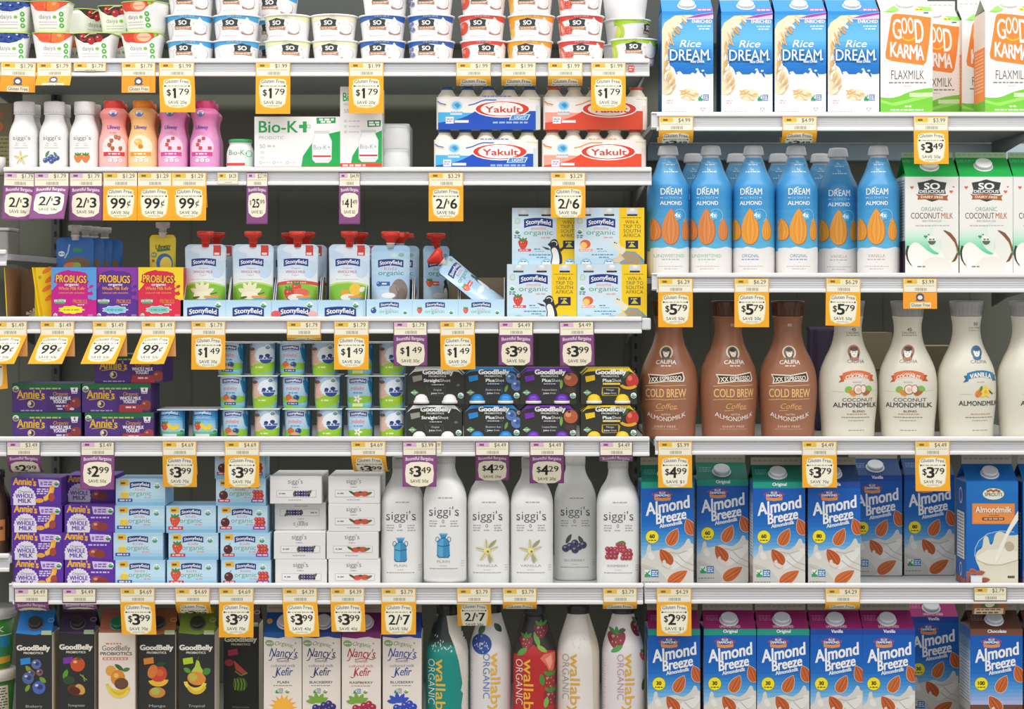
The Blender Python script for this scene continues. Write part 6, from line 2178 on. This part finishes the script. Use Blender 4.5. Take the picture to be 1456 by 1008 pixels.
for tc, ink, fl, fr, px, lab in (('1f5a9c', '2a4a8a', 'PLAIN', 'sun', 403, 'white plain kefir carton with blue top and yellow sun'), ('34448c', '34386e', 'BLACKBERRY', 'black', 457, 'white blackberry kefir carton with navy top'),
                                 ('7a2a6a', 'b03040', 'RASPBERRY', 'rasp', 514, 'white raspberry kefir carton with plum top and red lettering'), ('28489c', '2f4aa0', 'BLUEBERRY', 'blue', 572, 'white blueberry kefir carton beside the teal bottle')):
    a2 = Art(457, 1046, 370, 860, 6.067); a2.ell(400, 165, 26, 20, 'd89a40')
    o = carton('kefir_carton', lab, 'carton', 55, 54, 144, 26, 12, nancy_art(tc, ink, fl, fr), 'ddd3c6', tc, 'b4a89a', (2 if px != 514 else 4, .5, 11, 7, 'd8d6de'), a2, group='white kefir cartons'); put(o, px, 1046, YF + (.004 if px != 514 else 0))
wsp = [(29, .5, 2), (30.6, 3, 2), (30.8, 60, 2), (30.6, 113, 2), (28.4, 127, 2), (23.8, 142, 2), (19.2, 156.7, 2), (16.4, 166, 2), (15.4, 169, 2)]
wcap = ([(15.2, 168), (15.6, 169), (15.6, 182), (14.6, 184), (10, 184.2)], '2c2d2c', 26)
for k, px, y, cf, lab in (('teal', 636, .002, lambda z: '1a8c82' if z < 122 else mix('1a8c82', '26322f', min(1, (z - 122) / 10)), 'teal and black kefir bottle with gold lettering'), ('blue', 697, .012, lambda z: 'dcd8d6', 'white kefir bottle with one big blueberry'),
                          ('red', 760, 0, lambda z: 'a82a2a' if z < 112 else '2e2a28', 'red and black kefir bottle covered in strawberries'), ('plain', 822, 0, lambda z: 'dfd9d2', 'plain white kefir bottle with gold and grey lettering'), ('rasp', 886, 0, lambda z: 'dcd6d6', 'white kefir bottle with strawberries and pink lettering')):
    o = bottle('kefir_bottle', lab, 'bottle', wsp, cf, wallaby_art(k), wcap, group='gold lettered kefir bottles'); put(o, px, 1046, YF + y + 30.8 * S)
TU = []
for i, (pb, lab) in enumerate(((1046, 'large green tub with white lid, lower of two at left edge'), (957, 'large green and blue tub with white lid, upper of two'))):
    t = thing('yogurt_tub', lab, 'tub', 'large tubs at the left edge')
    pr = [(36, .3, 2), (38, 2, 2), (43, 72, 2)]
    m = MB(); m.lathe([(34, 0, 2)] + pr, '3f8a34' if i else '3c7a34', 64)
    a = Art(-22, pb)
    if i:
        a.rect(-70, pb - 50, 30, pb - 22, '2a90b8'); a.rect(-70, pb - 50, 30, pb - 48.5, 'dfe8e0'); a.ell(12, pb - 10, 22, 12, 'e0a83a'); a.text('MILK', 12, pb - 54, 8, 'e8ece4', w=32, al='R', sh=.15); a.rect(-10, pb - 47, 6, pb - 43, 'c8443a'); a.poly([(-20, pb - 22), (0, pb - 34), (30, pb - 28), (30, pb - 18), (-20, pb - 18)], '2f8a5a')
    else:
        a.rect(-2, pb - 66, 16, pb - 8, 'ded8c8')
        for j in range(14):
            a.dash(-1, 15, pb - 62 + j * 4, 1.8, '5a5650', j)
    wrap(a, m, pr, 3, 9); m.build('tub_body', PLAST, t)
    m = MB(); m.lathe([(43, 72, 2), (45, 73, 2), (45.4, 84, 2), (44.4, 87, 2), (40, 88, 2)], 'dedad4', 64); m.lathe([(45.6, 76, 2), (46, 77, 2), (46, 79, 2), (45.6, 80, 2)], 'c8c4be', 64, cap=False); m.build('lid', PLAST, t)
    put(t, -22, pb, YF + 46 * S)
for i, px in enumerate((-8, -2)):
    t = bottle('syrup_bottle', ('dark brown bottle at the left edge beside the bright purple boxes', 'dark brown bottle behind the first one at the left edge')[i], 'bottle', [(18, .5), (19, 3), (19, 60), (17, 78), (9, 96), (8, 108)], '4a3426', (lambda a: (a.rect(-17, -52, 17, -22, 'b8763e'), a.dash(-14, 15, -40, 5, '5a3018'), a)[-1])(Art(0, 0)), ([(8.4, 107), (9, 108), (9, 118), (8, 119)], '2a2a2a', 16)); put(t, px, 792, YF + .02 + i * .06)
t = thing('storage_bin', 'grey translucent bin on the neighbouring shelf beside the open box', 'bin')
m = MB(); m.box(-30, 30, 0, 60, 0, 34, 'b4b0aa', 3, seg=2); m.build('bin_body', FROST, t); m = MB(); m.box(-32, 32, -2, 62, 34, 38, 'c8c6c2', 1); m.build('lid', PLAST, t); put(t, -18, 361, .03)

# ================================================================ right bay
RA = rice_art()
rk = None
for i, px in enumerate((977.6, 1062, 1138, 1213.5)):
    lab = 'blue rice drink carton, ' + ('leftmost, at the shelf end', 'second in line from the shelf end', 'third in line from the shelf end', 'rightmost, touching the orange badge carton')[i]
    if not rk:
        a2 = Art(978.2, 166, 910, 0, 4.2); a2.poly([(340, 42), (440, 36), (440, 58), (340, 62)], 'a058a8'); a2.dash(350, 432, 50, 9, 'e4d0e8')
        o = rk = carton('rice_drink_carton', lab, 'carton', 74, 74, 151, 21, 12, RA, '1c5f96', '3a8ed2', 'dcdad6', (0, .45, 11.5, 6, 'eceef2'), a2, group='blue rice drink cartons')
    else:
        o = dup(rk, lab)
    put(o, px, 166, YF + (.004 if i in (1,) else 0), rz=(0, 0, 0, 0)[i])
GA = karma_art()
gk = None
for px, y, rz, lab in ((1289, 0, 0, 'flax drink carton with orange badge beside the rice cartons'), (1330, .14, 0, 'flax drink carton set back, right half of badge showing'), (1403.5, .12, 0, 'flax drink carton set back, only its left edge showing'), (1437.5, -.002, 0, 'flax drink carton with orange side at the picture edge')):
    if not gk:
        sa = Art(37, 0)
        sa.rect(0, -100, 74, 0, 'f0883c'); sa.rect(0, -24, 74, 0, '6cbc3a'); sa.rect(0, -151, 74, -100, 'e8dcd0')
        for j in range(12):
            sa.dash(8, 66, -94 + j * 5, 2, 'f6c8a0', j)
        a2 = Art(1290, 166, 1126, 0, 4.2); a2.poly([(560, 62), (620, 20), (660, 20), (640, 62)], '8cd05a'); a2.rect(742, 38, 820, 58, 'e8d43a'); a2.dash(750, 812, 48, 9, '8a7a2a'); a2.poly([(760, 22), (845, 30), (845, 62), (800, 62)], '8cd05a')
        o = gk = carton('flax_drink_carton', lab, 'carton', 74.3, 74, 151, 21, 13, GA, 'ece8e2', 'e6ead8', 'ece9e4', (0, .45, 12, 6, 'eceae8'), a2, sideart=sa, group='flax drink cartons')
    else:
        o = dup(gk, lab)
    put(o, px, 166, YF + y, rz)
# blue bottles
dsp = [(28.5, .5, 2.1), (30, 3, 2.1), (30.2, 60, 2.1), (30.2, 122, 2.1), (29.6, 129, 2.1), (27.6, 135, 2.1), (23, 145, 2), (18.6, 155, 2), (15.6, 164.3, 2), (12.6, 171.5, 2)]
dcap = ([(14.6, 175.4), (15.4, 176.4), (15, 178), (13.4, 186), (12, 188.6), (8, 189.4)], 'dcdce0', 0)
dk = {}


def dcol(z):
    if z < 40:
        return 'e6e3df'
    return mix(mix('56b0d8', '3a92cc', min(1, (z - 40) / 70)), '6cb2e0', min(1, max(0, (z - 120) / 60)))


for i, (fl, fc, al, px, y, lab) in enumerate((('UNSWEETENED', '7ab894', 'd88444', 949.8, 0, 'blue unsweetened almond bottle at the shelf end'), ('UNSWEETENED', '7ab894', 'd88444', 1010.8, 0, 'blue unsweetened almond bottle, second of its row'), ('ORIGINAL', '5a86bc', 'e69a34', 1071.3, 0, 'blue original almond bottle, left one of two'),
                                              ('ORIGINAL', '5a86bc', 'e69a34', 1132, 0, 'blue original almond bottle, right one, below a tag'), ('VANILLA', 'b0988a', 'e69a34', 1191.5, .06, 'deeper blue vanilla almond bottle, set slightly back'), ('VANILLA', 'b0988a', 'e69a34', 1249, .0, 'blue vanilla almond bottle beside the coconut cartons'))):
    if fl not in dk:
        o = dk[fl] = bottle('almond_drink_bottle', lab, 'bottle', dsp, dcol, dream_art(fl, fc, al), dcap, smooth=5, group='blue almond drink bottles', neck=([(11.4, 170.5), (11.6, 171), (11.6, 175.5)], 'd4d6da'))
    else:
        o = dup(dk[fl], lab)
    put(o, px, 394, YF + y + 30.2 * S, rz=(19, -2, 0, 15, 9, 0)[i])
for i, (px, fl) in enumerate(((986, 'UNSWEETENED'), (1047, 'UNSWEETENED'), (1107, 'ORIGINAL'), (1166, 'ORIGINAL'))):
    b = dup(dk[fl], 'shaded blue almond bottle in the second row, ' + ('leftmost', 'second', 'third', 'rightmost')[i] + ' of the four'); put(b, px, 394, YF + .26, rz=10)
ck = None
for px, lab in ((1325, 'green-topped coconut milk carton beside the blue bottles'), (1402.2, 'green-topped coconut milk carton, second from the blue bottles'), (1478.5, 'green-topped coconut milk carton cut by the picture edge')):
    if not ck:
        a2 = Art(1402.3, 394, 1280, 200, 5.04); a2.dash(430, 560, 130, 10, '5ac488'); a2.dash(430, 540, 142, 8, '5ac488')
        sa = Art(38, 0); sa.rect(0, -52, 76, 0, '4a2a4a')
        for j in range(20):
            sa.dash(6, 70, -138 + j * 4.2, 1.6, '8a9aa0', j)
        o = ck = carton('coconut_milk_carton', lab, 'carton', 76, 76, 144.5, 28, 8, coco_art(), 'dfe0da', '1fa84c', 'a8c49c', (0, .52, 12, 7, 'eceae8'), a2, sideart=sa, group='green-topped coconut milk cartons')
    else:
        o = dup(ck, lab)
    put(o, px, 394, YF)
# curvy bottles
csp = [(36.6, .5), (38, 4), (38.6, 20), (40.4, 38), (41.8, 54), (42.4, 68), (41.8, 84), (38.8, 101), (32.2, 117), (25.4, 131), (21.6, 143), (19.8, 154), (19.8, 162), (20.6, 168), (22, 176)]
ccap = ([(21.8, 176.5), (22, 177.5), (22.4, 184), (24.6, 196), (24.2, 198), (18, 198.4)], 'a9a7a8', 22)
bk = wk = vk = None
for i, px in enumerate((951, 1035.5, 1120)):
    lab = 'brown cold brew coffee bottle, ' + ('leftmost, under the first 5.79 tag', 'middle of three', 'right one, beside the cream bottles')[i]
    if not bk:
        o = bk = bottle('coffee_bottle', lab, 'bottle', csp, '9c694f', coldbrew_art(), (ccap[0], '5a3626', 22), group='brown coffee bottles')
    else:
        o = dup(bk, lab)
    put(o, px, 626, YF + .006 + 42 * S, rz=(-9, 11, 0)[i])
for i, px in enumerate((1205.5, 1290.5)):
    lab = 'cream coconut almond bottle with orange ribbon, ' + ('beside the brown ones', 'second from the brown ones')[i]
    if not wk:
        o = wk = bottle('almond_milk_bottle', lab, 'bottle', csp, 'dcd8c8', califia_art(False), ccap, group='cream almond milk bottles')
    else:
        o = dup(wk, lab)
    put(o, px, 626, YF + .006 + 42 * S, rz=(0, -19)[i])
for i, px in enumerate((1374, 1459)):
    lab = 'cream vanilla almond bottle with blue ribbon, ' + ('fully in view', 'cut by the picture edge')[i]
    if not vk:
        o = vk = bottle('almond_milk_bottle', lab, 'bottle', csp, 'dcd8c8', califia_art(True), ccap, group='cream almond milk bottles')
    else:
        o = dup(vk, lab)
    put(o, px, 626, YF + .006 + 42 * S, rz=(0, 3)[i])
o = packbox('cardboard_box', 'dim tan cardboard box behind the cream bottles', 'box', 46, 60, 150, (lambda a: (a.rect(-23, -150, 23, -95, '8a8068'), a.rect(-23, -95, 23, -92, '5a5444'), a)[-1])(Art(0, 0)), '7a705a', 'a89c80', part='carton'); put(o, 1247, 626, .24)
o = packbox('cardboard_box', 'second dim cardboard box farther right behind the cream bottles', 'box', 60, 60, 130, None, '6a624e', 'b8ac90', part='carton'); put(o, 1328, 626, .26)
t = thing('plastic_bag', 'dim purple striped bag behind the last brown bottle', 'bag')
m = MB(); m.lathe([(10, 0, 2), (18, 20, 3), (22, 100, 3), (22, 152, 3), (24, 158, 3)], lambda z: '4c4460' if int(z / 8) % 2 else '7a7090', 32); m.build('bag_body', FOIL, t); put(t, 1168, 626, .3)

# almond cartons
FK = {}


def almond(px, pb, y, band, top, flav, kcal, lab, choc=False, uns=False, rz=0):
    k = (band, top, flav, kcal)
    if k not in FK:
        a2 = Art(1107.8, 836, 1060, 640, 4.8)
        a2.dash(75, 165, 150, 7, mix(top, 'ffffff', .3)); a2.dash(75, 150, 162, 7, mix(top, 'ffffff', .3)); a2.dash(75, 160, 172, 7, mix(top, 'ffffff', .3))
        if uns:
            a2.text('UNSWEETENED', 232, 214, 13, 'f0c8dc', w=140, b=.04)
        elif flav != 'Chocolate' and False:
            pass
        sa = Art(37, 0)
        sa.grad(0, -149, 75, 0, ['1a5aa8', 'c8d4e0', 'd8d8d0', '7a5a4a'], 10)
        for j in range(22):
            sa.dash(6, 66, -140 + j * 4.6, 1.7, '6a7a8a', j)
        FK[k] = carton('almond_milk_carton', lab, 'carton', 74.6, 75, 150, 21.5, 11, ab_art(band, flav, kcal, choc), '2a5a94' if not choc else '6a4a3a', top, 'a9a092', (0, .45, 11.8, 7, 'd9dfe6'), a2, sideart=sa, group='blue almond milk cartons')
        o = FK[k]
    else:
        o = dup(FK[k], lab)
    put(o, px, pb, YF + y, rz)


TE, NV = '1c9a86', '1c4aa4'
almond(949, 836, 0, TE, '1b7a68', 'Original', '60', 'blue almond carton with teal top, under the 4.99 tag')
almond(1027.5, 836, .055, TE, '1b7a68', 'Original', '60', 'blue almond carton with teal top, set slightly back')
almond(1107.8, 836, 0, TE, '1b7a68', 'Original', '60', 'blue almond carton with teal top, beside the 80 calorie one')
almond(1186.3, 836, .003, NV, '2a4a7c', 'Vanilla', '80', 'blue vanilla almond carton at the front, upper row')
almond(1247, 836, .155, NV, '2a4a7c', 'Vanilla', '80', 'blue vanilla almond carton half hidden, pushed back, upper row')
almond(1321.5, 836, .165, NV, '2a4a7c', 'Vanilla', '80', 'blue vanilla almond carton pushed back under a tag, beside the glass carton')
MG = '9c2a6c'
almond(958.5, 1045.5, 0, TE, MG, 'Original', '30', 'magenta-topped almond carton under the 2.99 tag', uns=True)
almond(1038, 1045.5, 0, TE, MG, 'Original', '30', 'magenta-topped original almond carton, second from the bottles', uns=True)
almond(1113.7, 1045.5, 0, TE, MG, 'Original', '30', 'magenta-topped original almond carton, third from the bottles', uns=True)
almond(1189.6, 1045.5, 0, NV, MG, 'Vanilla', '30', 'magenta-topped vanilla almond carton below a folded tag', uns=True)
almond(1264, 1045.5, 0, NV, MG, 'Vanilla', '30', 'magenta-topped vanilla almond carton, right one at the front', uns=True)
almond(1327, 1045.5, .155, NV, MG, 'Vanilla', '30', 'magenta-topped vanilla almond carton pushed back in shade', uns=True)
almond(1417, 1045.5, 0, '7a4a38', '5a3a30', 'Chocolate', '100', 'blue and brown chocolate almond carton', choc=True)
almond(1495, 1045.5, 0, '7a4a38', '5a3a30', 'Chocolate', '100', 'blue and brown chocolate almond carton cut by the picture edge', choc=True)
sk = None
for px, lab in ((1410.8, 'blue almond milk carton picturing a glass of milk'), (1491.5, 'blue almond milk carton with a glass, cut by the picture edge')):
    if not sk:
        sa = Art(37, 0); sa.rect(12, -105, 62, -38, 'e4e4e4'); sa.ell(37, -128, 12, 12, 'c8d4e4'); sa.ell(37, -128, 9, 9, '2a5ea8'); sa.ring(37, -22, 8, 10, 2, 'dce4ec', 14)
        for j in range(14):
            sa.dash(16, 58, -101 + j * 4.6, 1.8, '6a6a6a', j)
        for j in range(4):
            sa.almond(12 + j * 17, -7, 18, 11, 20 * (j % 2), 'a8604a', None)
        a2 = Art(1410.8, 836, 1356, 640, 4.2)
        o = sk = carton('almond_milk_carton', lab, 'carton', 74, 75, 150, 23, 14, sprouts_art(), '1560a8', '1a68b4', 'b4ada2', (0, .45, 11.5, 7, 'd4d8e0'), a2, sideart=sa, group='glass picture almond cartons')
    else:
        o = dup(sk, lab)
    put(o, px, 836, YF, rz=0)
t = thing('shelf_divider_clip', 'small clear plastic clip in front of the glass picture carton', 'clip')
m = MB(); m.box(-8, 8, -3, -1, -10, 0, 'dfe2e4', .5); m.box(-8, 8, -3, 3, -1, 0, 'dfe2e4', .3); m.build('clip', PLAST, t); put(t, 1388, 819, .006)
# ================================================================ price tags
Y, P_ = 'yellow', 'purple'
L1, L2, L3, L4, L5 = 90, 246, 457, 627, 835
R1, R2, R3, R4 = 167, 396, 627, 835
s20, s30, s50, s70 = 'SAVE 20¢', 'SAVE 30¢', 'SAVE 50¢', 'SAVE 70¢'
T = tag
T('orange logo tag at the far left end of the top rail', 4, 54, L1, 'logo', '', '1.79', 6, 0, flag=23, roll=2)
T('orange logo tag, second from the left on the top rail', 55, 104, L1, 'logo', '', '1.79', 40, flag=19)
T('small orange label without a flag below the cherry yogurt cup', 107, 153, L1, 'y', None, '1.79', lab=12)
T('orange logo tag below the strawberry yogurt cup', 175, 223, L1, 'logo', '', '1.79', 2, flag=24)
T('yellow 1.79 tag hanging over the pink smoothie bottles', 228, 278, L1, 'y', '$1.79', '1.99', 4, under=True, save=s20, flag=52, shear=2)
T('yellow 1.79 tag hanging above the wide probiotic box', 365, 414, L1, 'y', '$1.79', '1.99', 2, save=s20, flag=54)
T('yellow 1.79 tag hanging in front of the tall probiotic box', 497, 546, L1, 'y', '$1.79', '1.99', 2, save=s20, flag=53)
T('folded yellow tag above the left end of the blue drink packs', 649, 698, L1, 'y', '$1.79', '1.99', 0, -205, save=s20, flag=46)
T('folded yellow tag above the right end of the blue drink packs', 713, 762, L1, 'y', '$1.79', '1.99', 0, -205, save=s20, flag=46)
T('folded yellow tag above the left end of the red drink packs', 779, 828, L1, 'y', '$1.79', '1.99', 0, -205, save=s20, flag=46)
T('yellow 1.79 tag hanging in front of the red drink packs', 840, 889, L1, 'y', '$1.79', '1.99', 3, save=s20, flag=50)

T('purple 2 for 3 tag, leftmost on the second rail', 8, 54, L2, 'p', '2/$3', '1.79', 8, save='SAVE 58¢', roll=2, flag=49)
T('paler purple 2 for 3 tag swung outward, middle of the three', 51, 101, L2, 'p', '2/$3', '1.79', 24, save='SAVE 58¢', flag=52, shear=-3).location.y = -.0008
T('purple 2 for 3 tag below the orange strawberry bottle', 101, 148, L2, 'p', '2/$3', '1.79', 4, save='SAVE 58¢', flag=49)
T('yellow 99 cent tag below the red-capped smoothie', 149, 198, L2, 'y', '99c', '1.29', 4, save=s30)
T('yellow 99 cent tag below the orange smoothie', 197, 246, L2, 'y', '99c', '1.29', 4, save=s30)
T('yellow 99 cent tag below the magenta smoothies', 246, 295, L2, 'y', '99c', '1.29', 4, save=s30, under=True)
T('small pale label without a flag below the small probiotic bottle', 311, 340, L2, 'y', None, '4.29', lab=16, frame='d8d4a8')
T('small purple 25.99 tag below the wide probiotic box', 352, 382, L2, 'p', '$25.99', '27.99', 2, save='SAVE $2', flag=54)
T('small purple 41.49 tag below the tall probiotic box', 483, 513, L2, 'p', '$41.49', '44.99', 2, save='SAVE $3', flag=54)
T('yellow 2 for 6 tag below the blue drink packs', 610, 659, L2, 'y', '2/$6', '3.29', 2, save='SAVE 58¢', flag=50)
T('yellow 2 for 6 tag below the red drink packs', 783, 832, L2, 'y', '2/$6', '3.29', 2, save='SAVE 58¢', flag=45)

for i, (x0, x1) in enumerate(((-8, 41), (60, 108), (134, 182), (203, 251))):
    T('slanted 99 cent tag swung outward, ' + ('cut by the left picture edge', 'second from the left edge', 'third from the left edge', 'above the purple boxes at right')[i], x0, x1, L3, 'y', '99c', '1.49', 36, 34, shear=-12, under=True, save=s50)
T('yellow 1.49 tag between the purple boxes and baby yogurts', 274, 322, L3, 'y', '$1.49', '1.79', 3, save=s30, flag=49)
T('yellow label with a short flag end below the strawberry pouch tray', 409, 457, L3, 'y', '$1.49', '1.79', 0, -300, save=s30, flag=40)
T('yellow 1.49 tag hanging over the baby yogurt cups', 476, 525, L3, 'y', '$1.49', '1.79', 3, save=s30, flag=49)
T('purple 1.49 tag above the grey shot pack', 560, 608, L3, 'p', '$1.49', '1.79', -4, save=s30, flag=44)
T('yellow 1.49 tag above the grey and blue shot packs', 626, 675, L3, 'y', '$1.49', '1.79', 2, save=s30, flag=49, roll=-1)
T('purple 3.99 tag above the blue shot packs', 709, 758, L3, 'p', '$3.99', '4.49', -3, save=s50, flag=43)
T('purple 3.99 tag above the purple and yellow shot packs', 795, 844, L3, 'p', '$3.99', '4.49', -3, save=s50, flag=44, roll=-1)
T('yellow tag corner at the left edge beside the purple boxes', -40, 9, 490, 'y', '99c', '1.49', 10, save=s50, flag=46, roll=-6)

T('purple 2.99 tag curled up at the left end above the purple boxes', 12, 60, L4, 'p', '$2.99', '3.49', -8, -100, save=s50, flag=50)
T('purple 2.99 tag hanging over the purple cherry boxes', 117, 165, L4, 'p', '$2.99', '3.49', 3, save=s50, flag=49)
T('yellow 3.99 tag above the light blue strawberry boxes', 233, 281, L4, 'y', '$3.99', '4.69', -6, save=s70, flag=46, under=True)
T('yellow 3.99 tag in front of the light blue cherry boxes', 321, 370, L4, 'y', '$3.99', '4.69', 2, save=s70, flag=46)
T('curled yellow 3.99 tag above the white strawberry boxes', 500, 549, L4, 'y', '$3.99', '4.69', -6, -105, save=s70, flag=49, shear=4)
T('purple 3.49 tag between the two milk can bottles', 573, 621, L4, 'p', '$3.49', '3.99', 3, save=s50, flag=45)
T('thin yellow label behind the purple 3.49 tag', 606, 628, L4, 'y', None, '3.99', lab=17).location.y = .0008
T('purple 4.29 tag over the left vanilla flower bottle', 676, 724, L4, 'p', '$4.29', '4.49', -30, save=s20, flag=44)
T('purple 4.29 tag over the right vanilla flower bottle', 753, 802, L4, 'p', '$4.29', '4.49', -20, save=s20, flag=44)
T('purple tag folded under above the raspberry bottle', 852, 899, L4, 'p', '$4.29', '4.49', 0, -260, save=s20, flag=44)

T('purple tag curled under above the blueberry juice carton', 23, 71, L5, 'p', '$3.99', '4.49', -10, -150, save=s50, flag=44)
T('purple tag curled under above the pomegranate juice carton', 91, 139, L5, 'p', '$3.99', '4.49', -14, -165, save=s50, flag=44)
T('yellow 3.99 tag between the white and mango juice cartons', 173, 222, L5, 'y', '$3.99', '4.69', 4, save=s70, flag=46, shear=3)
T('yellow 3.99 tag curled under above the pear juice carton', 251, 300, L5, 'y', '$3.99', '4.69', -10, -130, save=s70, flag=48, shear=3)
T('yellow 3.99 tag over the dim watermelon carton', 313, 362, L5, 'y', '$3.99', '4.69', 3, save=s70, flag=50)
T('tilted yellow 3.99 tag over the first two kefir cartons', 403, 452, L5, 'y', '$3.99', '4.39', 8, save='SAVE 40¢', flag=49, shear=4)
T('yellow 3.99 tag over the raspberry kefir carton', 471, 519, L5, 'y', '$3.99', '4.39', 4, save='SAVE 40¢', flag=42, shear=2)
T('yellow 2 for 7 tag over the blueberry kefir carton', 543, 592, L5, 'y', '2/$7', '3.79', 3, save='SAVE 58¢', flag=46)
T('yellow 2 for 7 tag between the teal and blueberry bottles', 650, 698, L5, 'y', '2/$7', '3.79', -25, save='SAVE 58¢', flag=40, shear=1)
T('yellow tag folded under above the red strawberry bottle', 715, 763, L5, 'y', '2/$7', '3.79', 0, -230, save='SAVE 58¢', flag=46)
T('yellow tag folded under above the pink lettered bottle', 857, 905, L5, 'y', '2/$7', '3.79', 0, -230, save='SAVE 58¢', flag=46)

T('yellow tag folded under at the rice carton shelf end', 936, 985, R1, 'y', '$3.49', '4.99', -4, -150, save=s50, flag=46)
T('yellow tag folded under below the third rice carton', 1111, 1160, R1, 'y', '$3.49', '4.99', -4, -150, save=s50, flag=46)
T('pale yellow 3.49 tag hanging over the first coconut carton', 1297, 1346, R1, 'y', '$3.49', '3.99', 4, save=s50, flag=48)
T('yellow 5.79 tag over the leftmost brown bottle', 935, 984, R2, 'y', '$5.79', '6.29', 2, save=s50, flag=50)
T('yellow 5.79 tag between two brown bottles', 1043, 1092, R2, 'y', '$5.79', '6.29', 2, save=s50, flag=50)
T('yellow 5.79 tag over the first cream bottle', 1173, 1222, R2, 'y', '$5.79', '6.29', 2, save=s50, flag=48, roll=1)
T('orange logo tag below the first coconut carton', 1282, 1330, R2, 'logo', '', '3.99', 2, flag=24)
T('yellow 4.99 tag over the first teal-topped almond carton', 935, 983, R3, 'y', '$4.99', '5.99', 2, save='SAVE $1', flag=46)
T('yellow 3.79 tag over the front vanilla almond carton', 1139, 1188, R3, 'y', '$3.79', '4.49', 4, save=s70, flag=46)
T('yellow 3.79 tag over the pushed back almond carton', 1299, 1348, R3, 'y', '$3.79', '4.49', 5, save=s70, flag=51)
T('yellow 2.99 tag over the first magenta-topped carton', 933, 982, R4, 'y', '$2.99', '4.29', 3, save='SAVE $1', flag=48)
T('yellow tag folded under above the magenta-topped vanilla carton', 1172, 1221, R4, 'y', '$2.99', '4.29', -2, -220, save='SAVE $1', flag=46)
T('brown and white tag hanging above the chocolate carton', 1382, 1429, R4, 'brown', '', '2.79', -30, flag=25, frame='8a7a4a', dy=-2)
